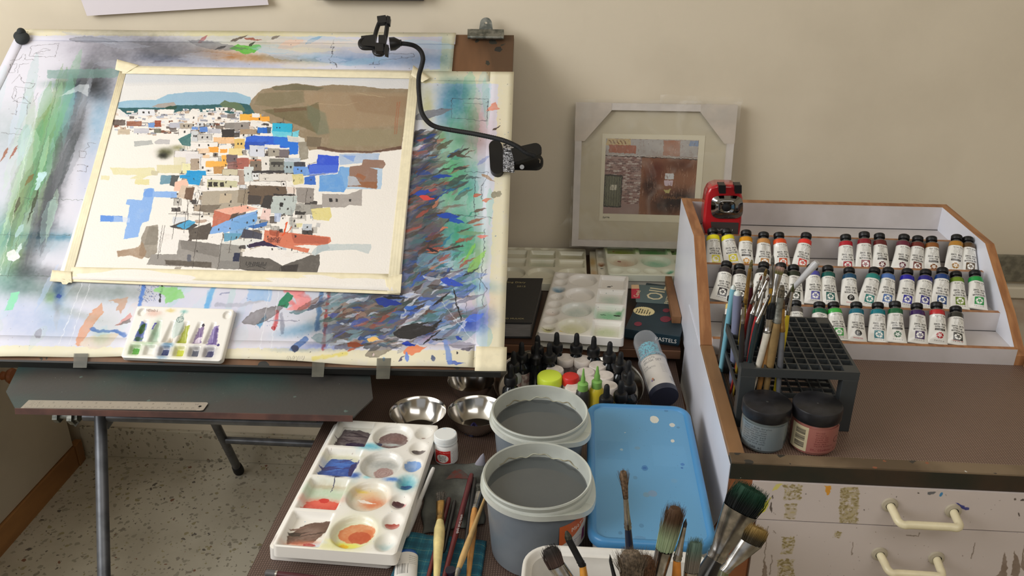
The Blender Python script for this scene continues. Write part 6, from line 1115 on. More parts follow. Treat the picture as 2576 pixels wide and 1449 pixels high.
for (x, y, rx, ry, c, a_) in [(1646, 1054, 11, 9, (214, 214, 204), 1), (1691, 1068, 7, 5, (206, 206, 200), 1), (1692, 1108, 5, 4, (206, 206, 200), 1), (1564, 1130, 4, 3, (214, 214, 204), 1), (1572, 1087, 2, 1, (190, 206, 214), 1), (1622, 1176, 8, 7, (66, 126, 180), .9), (1622, 1176, 5, 3, (46, 104, 170), 1), (1717, 1167, 5, 3.5, (36, 90, 170), 1), (1716, 1176, 3, 2, (50, 104, 170), 1), (1603, 1126, 7, 4, (112, 150, 176), .7), (1626, 1243, 8, 6, (112, 150, 176), .9), (1642, 1240, 11, 8, (120, 150, 182), .9), (1598, 1200, 5, 4, (90, 140, 176), .8), (1614, 1321, 6, 5, (80, 134, 176), .7), (1696, 1208, 8, 5, (112, 160, 196), .6), (1676, 1032, 5, 3, (80, 130, 170), .8), (1561, 1339, 5, 4, (80, 130, 170), .7), (1610, 1352, 14, 5, (92, 140, 180), .6), (1706, 1074, 4, 2.5, (80, 130, 170), .7)]:
    u, v = uvx(pz(x, y, lz-.003)); u2, _ = uvx(pz(x+rx, y, lz-.003)); _, v2 = uvx(pz(x, y-ry, lz-.003)); K.ell(u*560, (1-v)*1150, (u2-u)*560, (v2-v)*1150, c, a_, 0, 1.2, False, .3)
K.poly([(40, 360), (210, 360), (214, 520), (40, 520)], (88, 150, 196), .5, 3); K.poly([(330, 380), (500, 380), (505, 560), (330, 560)], (104, 164, 208), .5, 3)
for k in range(50): K.ell(rnd.uniform(20, 540), rnd.uniform(20, 1130), rnd.uniform(1, 2.4), rnd.uniform(1, 2.4), (70, 110, 140), .6)
M_lidb = mat('blue_lid', (76, 142, 194), .32, var=.03, vscale=8); M_lidp = mat_print('blue_lid_panel', K.image('lid_spots'), .38)
build('lid', loft(MB(), [ins(-.002, lz-.016), ins(-.003, lz-.012), ins(-.0025, lz-.004), ins(.000, lz-.0008), ins(.004, lz), ins(.0075, lz-.001), ins(.010, lz-.0045)], cap1=False), M_lidb, bb, ang=60)
pp = ins(.0095, lz-.0040); build('lid_panel', MB().add(pp, [tuple(range(len(pp)))], [uvx(Vector(p)) for p in pp]), M_lidp, bb, smooth=False)

# ------------------------------------------------------------------ white tub in front, full of brushes
wx0, wx1, wy0, wy1, wz = -.052, .2035, .66, .905, .800
wt = thing('brush_tub', 'white plastic tub of big brushes at the front edge', 'tub', (.076, .78, TZ))
def wr_(d, z, r=.040): return rrect(wx0+d, wx1-d, wy0+d, wy1-d, max(.01, r-d), z)
build('tub_body', loft(MB(), [wr_(.020, TZ+.0005), wr_(.014, TZ+.02), wr_(.009, wz-.014), wr_(.001, wz-.012), wr_(-.001, wz-.009), wr_(.000, wz-.001), wr_(.003, wz), wr_(.006, wz-.001), wr_(.008, wz-.006), wr_(.0125, wz-.008), wr_(.014, wz-.020), wr_(.0155, wz-.022), wr_(.024, TZ+.008)]), mat('white_tub', (226, 222, 214), .3, var=.04, vscale=20), wt, ang=50)

# ------------------------------------------------------------------ brushes
def hairs(mb, p0, ax, side, up, w, th, ln, n, tipw, seedv, fuzz=.15):
    r = random.Random(seedv)
    for k in range(n):
        a_ = r.uniform(0, 2*pi); q = sqrt(r.random()); x0, y0 = w*q*cos(a_), th*q*sin(a_)
        sp = tipw+r.gauss(0, fuzz); l_ = ln*(1-(.25*q*q if tipw < .9 else .06*q*q))*r.uniform(.84, 1.05)
        b0 = p0+side*x0+up*y0; t0 = b0+ax*l_*.5+side*x0*(.15*(sp-1)+.12)+up*y0*.2; t1_ = p0+ax*l_+side*(x0*sp+r.gauss(0, w*fuzz*.4))+up*(y0*sp+r.gauss(0, th*fuzz*.4))
        mb.tube([b0, t0, t1_], [.00042, .00038, .0001], 3, cap=False)
def grad(name, c0, c1):
    if name in MC: return MC[name]
    m = mat(name, c1, .7); nt = m.node_tree; b = nt.nodes['Principled BSDF']; a = nt.nodes.new('ShaderNodeAttribute'); a.attribute_name = 'along'
    n = nt.nodes.new('ShaderNodeTexNoise'); n.inputs['Scale'].default_value = 260; q = nt.nodes.new('ShaderNodeMath'); q.operation = 'MULTIPLY_ADD'; nt.links.new(n.outputs[0], q.inputs[0]); q.inputs[1].default_value = .35; nt.links.new(a.outputs['Fac'], q.inputs[2])
    r = nt.nodes.new('ShaderNodeValToRGB'); nt.links.new(q.outputs[0], r.inputs[0]); r.color_ramp.elements[0].position = .45; r.color_ramp.elements[0].color = L(c0); r.color_ramp.elements[1].position = .85; r.color_ramp.elements[1].color = L(c1)
    nt.links.new(r.outputs[0], b.inputs['Base Color']); return m
def brush(label, tip, fer, sh, end, wt_, ws, wh, hcol, bcol, fcol='s', flat=.45, tipw=1.0, n=60, group=None, bcol2=None, name='paint_brush', fl=None, face=None, hl=None, fuzz=.15):
    """tip: hair tip, fer: where hair meets metal, sh: where metal meets handle, end: handle end (3-D points)"""
    tip, fer, sh, end = Vector(tip), Vector(fer), Vector(sh), Vector(end)
    T = thing(name, label, 'paintbrush', end, group=group); ax = (tip-fer).normalized()
    vd = Vector((0, -.8, .6)); side = ax.cross(vd).normalized(); up = side.cross(ax).normalized()
    ln = (tip-fer).length; mb = MB()
    M_h = grad('bristle_%d_%d_%d_grad' % bcol, bcol2, bcol) if bcol2 else mat('bristle_%d_%d_%d' % bcol, bcol, .7, var=.35, vscale=300)
    cr = [(0, .92), (.25, 1.0+.1*(tipw-1)), (.55, 1+.35*(tipw-1)), (.8, .9*(1+.7*(tipw-1))), (.93, .6*tipw)] if tipw >= .6 else [(0, .95), (.2, 1.08), (.5, .8), (.8, .42), (.98, .08)]
    if tipw >= .9 and flat < .5: cr = [(0, .92), (.3, 1.0), (.6, .5+.5*tipw), (.82, tipw*.97), (.86, tipw*.85)]
    mb.tube([fer+ax*ln*t for t, _ in cr], [wt_*.86*s_ for _, s_ in cr], 12, flat=flat, side=side)
    hairs(mb, fer, ax, side, up, wt_, wt_*flat, ln, n, max(.1, tipw), hash(label) % 9999 if False else len(label)*7+n, fuzz)
    bo = build('bristles', mb, M_h, T, kind=None)
    if bcol2:
        at = bo.data.attributes.new('along', 'FLOAT', 'POINT'); at.data.foreach_set('value', [max(0, min(1, (Vector(v)-fer).dot(ax)/ln)) for v in mb.v])
    d2 = (fer-sh).normalized(); Lf = (fer-sh).length
    M_f = {'s': M_ferrule, 'g': M_gold, 'k': M_black, 'd': M_zinc}[fcol]
    fm = MB(); rs = [(0, ws*1.02, .95), (.06, ws*1.12, .97), (.10, ws*.98, .97), (.16, ws*1.12, .97), (.20, ws, .95), (.5, (ws+wt_)/2*.98, (1+flat)/2), (1, wt_*1.02, flat+.05)]
    ring = []
    for t, r_, f_ in rs: ring.append([tuple(sh+d2*Lf*t+side*r_*cos(2*pi*k/16)+up*r_*f_*sin(2*pi*k/16)) for k in range(16)])
    vs = [p for q in ring for p in q]; fm.add(vs, [(j*16+k, j*16+(k+1) % 16, (j+1)*16+(k+1) % 16, (j+1)*16+k) for j in range(len(ring)-1) for k in range(16)]); build('ferrule', fm, M_f, T, ang=60)
    d3 = (end-sh); Lh = d3.length
    M_hd = mat('handle_%d_%d_%d' % hcol, hcol, .28, var=.12, vscale=40, coat=.3)
    build('handle', MB().tube([sh+d3*t for t in (-.0, .02, .12, .3, .6, .85, .97, 1)], [ws*.95, ws*1.0, wh, wh, wh*.72, wh*.5, wh*.42, wh*.2], 14), M_hd, T, ang=60)
    return T
# in the white tub: tips by pixel with a chosen distance
def tubbrush(label, tip, fer, sh, ex, Y, **k):
    a_, b_, c_ = py(*tip, Y), py(*fer, Y-.004), py(*sh, Y-.012); e_ = Vector(ex); return brush(label, a_, b_, c_, e_, **k)
gb = 'brushes standing in the white tub'
tubbrush('slim navy-handled brush with a flared brown tip, standing in the white tub', (1567, 1181), (1574, 1254), (1580, 1330), (.100, .765, TZ+.012), .83, wt_=.0030, ws=.0042, wh=.0050, hcol=(28, 36, 56), bcol=(124, 100, 78), flat=.8, tipw=2.3, n=90, group=gb, fuzz=.3)
tubbrush('fat round mop with a dark brown tip and pale green base, in the white tub', (1702, 1270), (1672, 1382), (1648, 1470), (.150, .735, TZ+.012), .80, wt_=.0105, ws=.0095, wh=.010, hcol=(120, 90, 60), bcol=(86, 62, 42), bcol2=(170, 186, 150), flat=.8, tipw=1.15, n=260, group=gb)
tubbrush('small pointed brush with an orange handle, in the white tub', (1726, 1304), (1722, 1326), (1703, 1410), (.140, .745, TZ+.012), .80, wt_=.0022, ws=.0048, wh=.0058, hcol=(204, 130, 52), bcol=(60, 56, 56), flat=.8, tipw=.4, n=20, group=gb)
tubbrush('flat grey-green brush half sunk in the white tub', (1752, 1352), (1738, 1440), (1726, 1520), (.150, .78, TZ+.012), .80, wt_=.0085, ws=.0075, wh=.007, hcol=(90, 70, 60), bcol=(104, 128, 116), bcol2=(132, 124, 112), flat=.35, tipw=1.0, n=160, group=gb)
tubbrush('large flat brush with dark green bristles and a black handle, leaning right', (1898, 1222), (1862, 1284), (1800, 1404), (.085, .72, TZ+.012), .86, wt_=.0215, ws=.0115, wh=.0130, hcol=(30, 28, 28), bcol=(18, 58, 40), bcol2=(20, 24, 24), flat=.32, tipw=1.05, n=420, group=gb, fuzz=.10)
tubbrush('flat brush with olive-tipped bristles leaning right, in front of the drawers', (1912, 1322), (1890, 1366), (1822, 1436), (.140, .70, TZ+.012), .82, wt_=.0130, ws=.0062, wh=.007, hcol=(96, 96, 60), bcol=(140, 114, 62), bcol2=(58, 50, 34), flat=.3, tipw=1.0, n=200, group=gb)
tubbrush('dark stained flat brush leaning left, in the white tub', (1378, 1372), (1400, 1424), (1440, 1480), (.04, .74, TZ+.012), .80, wt_=.0105, ws=.0105, wh=.009, hcol=(60, 54, 46), bcol=(50, 46, 44), bcol2=(84, 66, 60), flat=.4, tipw=.9, n=160, group=gb)
tubbrush('black-ferruled brush with a yellow-orange handle leaning left, in the white tub', (1424, 1334), (1431, 1358), (1466, 1424), (.05, .72, TZ+.012), .81, wt_=.0042, ws=.0044, wh=.0056, hcol=(206, 142, 54), bcol=(70, 70, 56), fcol='k', flat=.5, tipw=.6, n=40, group=gb)
tubbrush('bushy grey-brown hog brush at the middle of the white tub', (1586, 1382), (1590, 1476), (1596, 1530), (.085, .70, TZ+.012), .76, wt_=.0110, ws=.009, wh=.009, hcol=(120, 90, 60), bcol=(128, 112, 94), flat=.6, tipw=1.7, n=420, group=gb, fuzz=.35)
tubbrush('bushy reddish-brown hog brush behind the grey one, in the white tub', (1622, 1396), (1622, 1476), (1624, 1530), (.11, .72, TZ+.012), .775, wt_=.0110, ws=.009, wh=.009, hcol=(110, 80, 56), bcol=(112, 78, 54), flat=.6, tipw=1.4, n=300, group=gb, fuzz=.3)
tubbrush('thin black liner brush at the left of the bushy brushes', (1534, 1394), (1538, 1420), (1548, 1462), (.07, .71, TZ+.012), .77, wt_=.0020, ws=.0026, wh=.003, hcol=(30, 30, 30), bcol=(40, 38, 36), fcol='k', flat=.8, tipw=.3, n=12, group=gb)

# lying on the table in front of the tubs
cloth1 = thing('paint_rag', 'dark stained rag lying under the brushes between the palette and the tubs', 'cloth', (-.17, 1.06, TZ))
cq = [pz(1062, 1345, TZ+.002), pz(1232, 1320, TZ+.002), pz(1222, 1165, TZ+.002), pz(1066, 1172, TZ+.002)]
cq[1].x = min(cq[1].x, -.125)
def rag(u, v): 
    p = (cq[0]*(1-u)+cq[1]*u)*(1-v)+(cq[3]*(1-u)+cq[2]*u)*v; e_ = min(u, 1-u, v, 1-v)
    return p+Vector((.002*sin(v*17), .002*sin(u*15), .0035+.0016*sin(u*11+v*5)*sin(v*9)-.003*(1-smst(e_/.04))))
build('cloth', MB().grid(rag, 44, 44), mat('stained_rag', (96, 98, 92), .85, rgb2=(46, 46, 46), vscale=20, fac=(.3, .6), bump=.4, bscale=300), cloth1, ang=80, solid=.0012)
build('paint_smear', MB().grid(lambda u, v: rag(.35+u*.4, .72+v*.16*(sin(pi*u)))+Vector((0, 0, .0012)), 12, 4), mat('red_smear', (104, 52, 46), .7, rgb2=(80, 70, 66), vscale=120), cloth1, ang=80)
def rag2(u, v): p = rag(u*.35, .10+.12*v); return p+Vector((0, 0, .0012))
tag(build('plastic_peak', MB().lathe([(.0095, 0), (.0085, .006), (.006, .014), (.0035, .022), (.0008, .028)], 16, Matrix.Translation(pz(1207, 1172, TZ+.004)) @ Matrix.Rotation(.25, 4, 'Y') @ Matrix.Diagonal((1, .5, 1, 1))), mat('cloudy_plastic', (176, 172, 182), .3, trans=.3)), 'cloudy white plastic tip poking up behind the dark rag', 'plastic')
cl2 = thing('plaid_cloth', 'teal checked cloth folded under the brushes at the front edge', 'cloth', (-.2, .95, TZ))
K = Cv(500, 300, (24, 92, 112), None, wob=3, grain=.2)
for k in range(0, 500, 64): K.poly([(k, 0), (k+26, 0), (k+26, 300), (k, 300)], (16, 70, 88), .5, 3); K.line([(k+42, 0), (k+42, 300)], 2.5, (110, 150, 140), .6)
for k in range(0, 300, 64): K.poly([(0, k), (500, k), (500, k+26), (0, k+26)], (16, 66, 84), .5, 3); K.line([(0, k+42), (500, k+42)], 2.5, (150, 150, 120), .6)
p2 = [pz(975, 1475, TZ+.002), pz(1206, 1485, TZ+.002), pz(1224, 1366, TZ+.002), pz(1026, 1342, TZ+.002)]
def plaid(u, v): 
    p = (p2[0]*(1-u)+p2[1]*u)*(1-v)+(p2[3]*(1-u)+p2[2]*u)*v; return p+Vector((0, .0015*sin(u*15), .0062+.0012*sin(u*13+v*4)*cos(v*8)-.004*(1-smst(min(u, 1-u, v, 1-v)/.04))))
build('cloth', MB().grid(plaid, 44, 24), mat_print('plaid_print', K.image('plaid'), .85, bump=.2, bscale=500), cl2, ang=80, solid=.0012)
def lay(label, tip, fer, sh, end, z0=.0125, z1=.011, **k):
    return brush(label, pz(*tip, TZ+z0), pz(*fer, TZ+z0), pz(*sh, TZ+(z0+z1)/2), pz(*end, TZ+z1), **k)
gl = 'brushes lying on the low table'
lay('thick pale yellow-handled flat brush lying with grey bristles up', (1109, 1236), (1108, 1262), (1107, 1312), (1096, 1490), z0=.022, z1=.020, wt_=.0070, ws=.0062, wh=.0085, hcol=(232, 212, 146), bcol=(96, 90, 82), fcol='g', flat=.4, tipw=1.3, n=120, group=gl)
lay('dull orange-handled brush with splayed bristles against the front water tub', (1206, 1216), (1204, 1238), (1194, 1282), (1176, 1480), z0=.012, wt_=.0055, ws=.0052, wh=.0066, hcol=(206, 146, 76), bcol=(104, 104, 96), flat=.4, tipw=1.4, n=80, group=gl)
lay('worn tan-handled brush lying upside down across the others', (1143, 1486), (1145, 1466), (1153, 1432), (1224, 1242), z0=.0235, z1=.024, wt_=.0034, ws=.0038, wh=.0050, hcol=(206, 168, 108), bcol=(90, 86, 80), flat=.6, tipw=.8, n=30, group=gl)
def stick(name, label, cat, p0, p1, z0, z1, r, rgb, group=None, tipm=None):
    a_, b_ = pz(*p0, TZ+z0), pz(*p1, TZ+z1); T = thing(name, label, cat, a_, group=group)
    build('handle', MB().tube([a_+(b_-a_)*t for t in (0, .01, .06, .5, .94, 1)], [r*.3, r*.8, r, r, r*.8, r*.4], 12), mat('handle_%d_%d_%d' % rgb, rgb, .28, var=.12, vscale=40, coat=.3), T); return T, a_, b_
T, a_, b_ = stick('paint_brush', 'long maroon brush handle with white lettering lying diagonally', 'paintbrush', (1187, 1192), (1110, 1480), .014, .018, .0046, (98, 28, 34), gl)
lettering('artists brush synth', .006, upaxis(a_, b_) @ Matrix.Translation((0, 0, 0)) if False else axes(a_+(b_-a_)*.42+Vector((.0012, 0, .0045)), (b_-a_).normalized(), Vector((0, 0, 1)).cross((b_-a_).normalized()), (0, 0, 1)), mat('silver_ink', (180, 170, 168), .4), T)
stick('paint_brush', 'black brush handle lying beside the maroon one', 'paintbrush', (1194, 1202), (1168, 1400), .011, .012, .0040, (34, 34, 36), gl)
stick('paint_brush', 'short black brush handle behind the pale yellow handle', 'paintbrush', (1144, 1260), (1116, 1390), .010, .011, .0036, (32, 34, 34), gl)
stick('paint_brush', 'maroon brush handle mostly hidden under the pale yellow handle', 'paintbrush', (1130, 1252), (1070, 1480), .010, .012, .0040, (104, 34, 38), gl)
T, a_, b_ = stick('water_brush', 'translucent white water brush lying against the used palette', 'paintbrush', (1091, 1176), (1018, 1350), .040, .012, .0036, (206, 204, 200))
build('barrel', MB().tube([a_+(b_-a_)*t for t in (.5, .53, .75, .97, 1.0)], [.0038, .0052, .0062, .0060, .004], 14), mat('cloudy_barrel', (196, 192, 188), .3, trans=.2), T)
# crimped white paint tube with a blue cap end
K = Cv(240, 420, (216, 212, 206)); 
for i in range(22):
    if rnd.random() < .8: K.poly([(30+i*6, 110), (30+i*6+rnd.choice([2, 4]), 110), (30+i*6+rnd.choice([2, 4]), 220), (30+i*6, 220)], (50, 48, 48))
for i in range(5): K.text(150, 30+i*18, 'Permanent', 10, (110, 106, 100))
K.line([(40+12*cos(t), 60+12*sin(t)) for t in [k*.5 for k in range(14)]], 3, (90, 90, 86)); K.poly([(150, 300), (200, 300), (200, 320), (150, 320)], (50, 50, 50)); K.text(30, 250, '5 ml', 22, (70, 70, 70))
wtb = thing('paint_tube', 'squeezed white paint tube with a blue end lying at the front edge', 'paint tube', pz(1020, 1420, TZ+.01))
ta, tb = pz(1024, 1402, TZ+.012), pz(1016, 1500, TZ+.012); Mt2 = upaxis(tb, ta, (1, 0, 0)); Lt = (ta-tb).length
def wtf(u, v): a_ = 2*pi*u; w_ = .0165+.0025*(1-v)*sin(3); return Mt2 @ Vector((w_*cos(a_), (.0055+.004*v)*sin(a_)*(1+.15*sin(v*14)), Lt*v))
build('tube_body', MB().grid(wtf, 28, 14, lambda u, v: ((.5+.5*cos(2*pi*u)), v)), mat_print('white_tube_label', K.image('white_tube_label'), .35), wtb, ang=70)
build('blue_end', MB().lathe([(.0165, Lt*.99), (.0160, Lt+.004), (.013, Lt+.010), (.006, Lt+.014), (.001, Lt+.015)], 24, Mt2 @ Matrix.Diagonal((1, .55, 1, 1))), mat('blue_cap', (30, 86, 160), .35), wtb)
bn = thing('ink_bottle', 'tiny dark blue bottle lying between the brush handles at the front edge', 'ink bottle', pz(1134, 1446, TZ))
pb1 = pz(1134, 1446, TZ+.012); build('cap', MB().lathe([(.001, .010), (.0075, .010), (.0085, .008), (.0085, 0), (.0065, -.001)], 20, Matrix.Translation(pb1)), mat('navy_cap2', (26, 24, 40), .3), bn); build('bottle_body', MB().lathe([(.0065, 0), (.010, -.006), (.010, -.018), (.001, -.018)], 20, Matrix.Translation(pb1+Vector((0, 0, .006)))), mat('indigo_glass', (34, 24, 80), .15), bn)
mk_a, mk_b = pz(668, 1441, TZ+.006), pz(900, 1470, TZ+.006)
mkr = thing('marker_pen', 'maroon pen with a grey end lying at the front left corner of the table', 'pen', mk_a)
build('barrel', MB().tube([mk_a+(mk_b-mk_a)*.13, mk_b], .0052, 14), mat('maroon_pen', (74, 30, 36), .35), mkr)
build('pen_end', MB().tube([mk_a, mk_a+(mk_b-mk_a)*.015, mk_a+(mk_b-mk_a)*.12], [.0035, .0052, .0054], 14), mat('grey_pen_end', (84, 82, 82), .4), mkr); build('ring', MB().tube([mk_a+(mk_b-mk_a)*.115, mk_a+(mk_b-mk_a)*.135], .0057, 14), M_ferrule, mkr)

# ------------------------------------------------------------------ cabinet at the right: recessed vinyl top framed in wood, two drawers
def prism2(mb, pts, vec, mc=0, ms=0):
    n = len(pts); vec = Vector(vec); a = [Vector(p) for p in pts]; b = [p+vec for p in a]
    mb.add(a, [tuple(range(n))[::-1]], mi=mc); mb.add(b, [tuple(range(n))], mi=mc); mb.add(a+b, [(i, (i+1) % n, n+(i+1) % n, n+i) for i in range(n)], mi=ms); return mb
XL, XR, YF, YB = .243, .845, 1.045, 1.585
cab = thing('cabinet', 'drawer cabinet with a wood-framed brown vinyl top, at the right', 'cabinet', (.54, 1.3, 0))
M_strip = spatter('paint_spattered_strip', (122, 104, 82), (88, 72, 54), [((196, 196, 190), 60, .12, .14), ((56, 52, 46), 34, .16, .35), ((140, 84, 58), 60, .1, .12)], .5, 8, (1, 1, 1))
M_strips = spatter('side_strip', (140, 104, 70), (92, 70, 46), [((200, 198, 190), 60, .08, .10), ((58, 50, 40), 30, .18, .4)], .5, 10, (1, .3, 1))
M_rail = spatter('dark_painted_rail', (33, 33, 24), (54, 40, 27), [((150, 160, 150), 110, .1, .10), ((26, 52, 38), 40, .2, .4)], .5, 9, (1, 1, 1))
M_side = mat('side_wood', (150, 92, 54), .45, rgb2=(122, 72, 42), vscale=10, stretch=(1, .3, 1), bump=.1)
build('carcass', MB().box(XL+.001, XR, YF+.004, YB, .06, .815), M_side, cab, smooth=False)
build('plinth', MB().box(XL+.02, XR-.02, YF+.03, YB-.02, 0, .06), M_dwood2, cab, smooth=False)
build('top_board', MB().box(XL+.003, XR-.003, YF+.003, YB-.003, .815, .828), M_dwood2, cab, smooth=False)
build('vinyl_mat', MB().box(XL+.022, XR-.022, YF+.022, YB-.001, .828, .830), weave('brown_woven_vinyl_top', (98, 76, 64), (150, 128, 114)), cab, smooth=False)
build('edge_strip', MB().box(XL, XL+.023, YF+.023, 1.405, .815, .850), M_strips, cab, smooth=False, bevel=.0012)
build('edge_strip', MB().box(XR-.023, XR, YF+.023, 1.405, .815, .850), M_strips, cab, smooth=False, bevel=.0012)
build('edge_strip', MB().box(XL, XR, YF-.001, YF+.0225, .8465, .850), M_strip, cab, smooth=False, bevel=.0006)
build('front_rail', MB().box(XL, XR, YF-.001, YF+.022, .819, .8465), M_rail, cab, smooth=False, bevel=.0008)
build('side_stile', MB().box(XL, XL+.044, YF-.0005, YF+.004, .06, .819), M_side, cab, smooth=False)
# white laminate sheet on the side
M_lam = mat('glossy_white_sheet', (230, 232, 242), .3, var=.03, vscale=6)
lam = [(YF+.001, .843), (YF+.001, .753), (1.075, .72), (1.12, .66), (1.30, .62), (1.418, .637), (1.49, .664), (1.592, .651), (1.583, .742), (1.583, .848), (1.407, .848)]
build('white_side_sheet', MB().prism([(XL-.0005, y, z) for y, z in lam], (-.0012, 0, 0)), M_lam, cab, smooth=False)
DX0, DX1, DZ0, DZ1, DS = XL, XR, .50, .82, 1500
K = Cv((DX1-DX0)*DS, (DZ1-DZ0)*DS, (196, 184, 178), lambda x, y: ((py(x, y, YF).x-DX0)*DS, (DZ1-py(x, y, YF).z)*DS), wob=4, grain=.2)
def res(x0, y0, x1, y1, n):
    K.poly([(x0, y0), (x1, y0+2), (x1-5, y1+2), (x0-4, y1)], (150, 134, 90), .6 if n > 100 else .35, 2); n = int(n*1.3)
    for k in range(n): K.ell(rnd.uniform(x0-2, x1-2), rnd.uniform(y0, y1), rnd.uniform(1, 5), rnd.uniform(.8, 3), rnd.choice([(140, 126, 80), (130, 114, 70), (176, 160, 118), (196, 184, 178)]), .8)
res(2112, 1222, 2160, 1312, 160); res(1972, 1215, 2015, 1252, 70); res(1975, 1262, 2004, 1300, 18); res(1968, 1345, 1998, 1388, 60); res(1956, 1402, 1996, 1449, 90); res(2098, 1330, 2116, 1348, 12)
K.poly([(2073, 1218), (2091, 1218), (2085, 1238), (2079, 1241)], (206, 140, 40), .95); K.poly([(1934, 1250), (1937, 1246), (1925, 1280), (1905, 1294), (1908, 1270)], (196, 190, 50), .9); K.poly([(1950, 1213), (1970, 1213), (1955, 1226), (1940, 1232)], (206, 196, 90), .8)
K.poly([(2402, 1260), (2436, 1274), (2434, 1279), (2410, 1272)], (44, 48, 120), .95); K.ell(2364, 1240, 4, 5, (50, 120, 170), .9); K.poly([(2330, 1232), (2352, 1234), (2346, 1240), (2332, 1240)], (60, 64, 70), .7)
for (x, y, a_, b2) in [(1940, 1246, 2, 6), (1939, 1272, 3, 14), (2173, 1278, 1.6, 1.6), (2026, 1239, 1.2, 1.2), (2252, 1244, 1.4, 1.4), (2308, 1236, 1.6, 1.6), (2560, 1289, 2, 5), (2552, 1252, 3, 3), (2568, 1254, 3, 3)]: K.ell(x, y, a_, b2, (70, 60, 54), .85)
for q in [[(1930, 1320), (1924, 1380), (1918, 1440)], [(1945, 1330), (1950, 1335)], [(2145, 1358), (2140, 1390)], [(2310, 1335), (2308, 1345), (2280, 1342)], [(2450, 1360), (2440, 1400)], [(1941, 1392), (1936, 1440)]]: K.line(q, 2.2, (120, 106, 94), .8)
for q in [[(2524, 1384), (2515, 1430), (2500, 1449), (2530, 1449), (2530, 1400)], [(2548, 1380), (2540, 1440), (2556, 1449), (2566, 1420)], [(2572, 1366), (2566, 1420), (2576, 1440)], [(1922, 1400), (1914, 1449), (1930, 1449), (1926, 1420)]]: K.poly(q, (126, 108, 94), .85)
for k in range(70): K.ell(rnd.uniform(1910, 2576), rnd.uniform(1210, 1449), rnd.uniform(.5, 1.5), rnd.uniform(.5, 1.4), (110, 96, 86), .7)
M_drw = mat_print('drawer_front_paint', K.image('drawer_front_paint'), .42, bump=.1, bscale=30)
duv = lambda v: ((v[0]-DX0)/(DX1-DX0), (v[2]-DZ0)/(DZ1-DZ0))
M_hdl = mat('ivory_handle', (226, 214, 178), .3, var=.05, vscale=30); 
for (z0, z1, b1, b2, c1, c2, e1) in [(.7505, .8185, (2238, 1269), (2397, 1284), (2264, 1319), (2416, 1327), .277), (.615, .7485, (2212, 1392), (2355, 1403), (2238, 1441), (2372, 1450), .2905), (.48, .6130, None, None, None, None, .2905), (.10, .4780, None, None, None, None, .2905)]:
    mb = MB(); vs = [(e1, YF-.004, z0), (XR-.004, YF-.004, z0), (XR-.004, YF-.004, z1), (e1, YF-.004, z1)]
    mb.add(vs, [(0, 1, 2, 3)], [duv(v) for v in vs]); mb.add(vs+[(v[0], YF+.004, v[2]) for v in vs], [(i, i+4, (i+1) % 4+4, (i+1) % 4) for i in range(4)])
    D = build('drawer', mb, [M_drw], cab, smooth=False)
    if b1:
        B1_, B2_ = py(*b1, YF-.004), py(*b2, YF-.004); C1_, C2_ = py(*c1, YF-.036), py(*c2, YF-.036)
        P5 = [B1_, B1_+(C1_-B1_)*.5, B1_+(C1_-B1_)*.85, C1_+(C2_-C1_)*.06+(C1_-B1_)*.02, C1_+(C2_-C1_)*.18, C1_+(C2_-C1_)*.5, C1_+(C2_-C1_)*.82, C2_+(C1_-C2_)*.06+(C2_-B2_)*.02, B2_+(C2_-B2_)*.85, B2_+(C2_-B2_)*.5, B2_]
        build('handle', MB().tube(spl(P5, 6), .0060, 14), M_hdl, D, label='ivory bow handle')
        for q in (B1_, B2_): build('washer', MB().lathe([(.0068, 0), (.012, 0), (.0115, .003), (.0068, .0042)], 24, axes(q, (1, 0, 0), (0, 0, 1), (0, -1, 0))), mat('washer_grey', (170, 160, 140), .4), D)

# ------------------------------------------------------------------ stepped rack for paint tubes
rk = thing('tube_rack', 'stepped white paint tube rack edged in brown wood, standing on the cabinet', 'rack', (.53, 1.6, .83))
prof_ = [(1.407, .8302), (1.407, .850), (1.476, .903), (1.611, .988), (1.85, .988), (1.85, .742), (1.5855, .742), (1.5855, .8302)]
for x0, x1 in ((XL-.0002, XL+.0215), (.807, .824)):
    build('side_panel', prism2(MB(), [(x0, y, z) for y, z in prof_], (x1-x0, 0, 0), 0, 1), [M_lam, M_woodx], rk, smooth=False)
IX0, IX1 = XL+.0215, .807
def shelfp(name, y0, y1, z0, z1, top=True):
    mb = MB().box(IX0, IX1, y0, y1, z0, z1)
    for k, f in enumerate(mb.f):
        zs = [mb.v[i][2] for i in f]
        if top and min(zs) > z1-1e-4: mb.mi[k] = 1
    build(name, mb, [M_rk, M_woodx], rk, smooth=False)
M_rk = mat('rack_white', (206, 200, 200), .42, rgb2=(196, 190, 188), vscale=12)
shelfp('back_panel', 1.828, 1.8495, .742, .988); shelfp('bin_floor', 1.684, 1.828, .925, .935, False)
shelfp('partition', 1.675, 1.684, .905, .966); shelfp('step_floor', 1.600, 1.675, .905, .9205, False)
shelfp('partition', 1.588, 1.598, .872, .9365); shelfp('step_floor', 1.506, 1.588, .872, .886, False)
shelfp('partition', 1.494, 1.504, .842, .8935); shelfp('step_floor', 1.418, 1.494, .842, .855, False)
shelfp('front_board', 1.407, 1.417, .8302, .8625)
build('crack_line', MB().box(IX0, IX1, 1.8265, 1.828, .935, .936), M_blackr, rk, smooth=False); build('crack_line', MB().box(IX0, IX1, 1.6735, 1.675, .9203, .9213), M_blackr, rk, smooth=False); build('crack_line', MB().box(IX0, IX1, 1.5865, 1.588, .8858, .8866), M_blackr, rk, smooth=False); build('crack_line', MB().box(IX0, IX1, 1.4925, 1.494, .8548, .8556), M_blackr, rk, smooth=False)

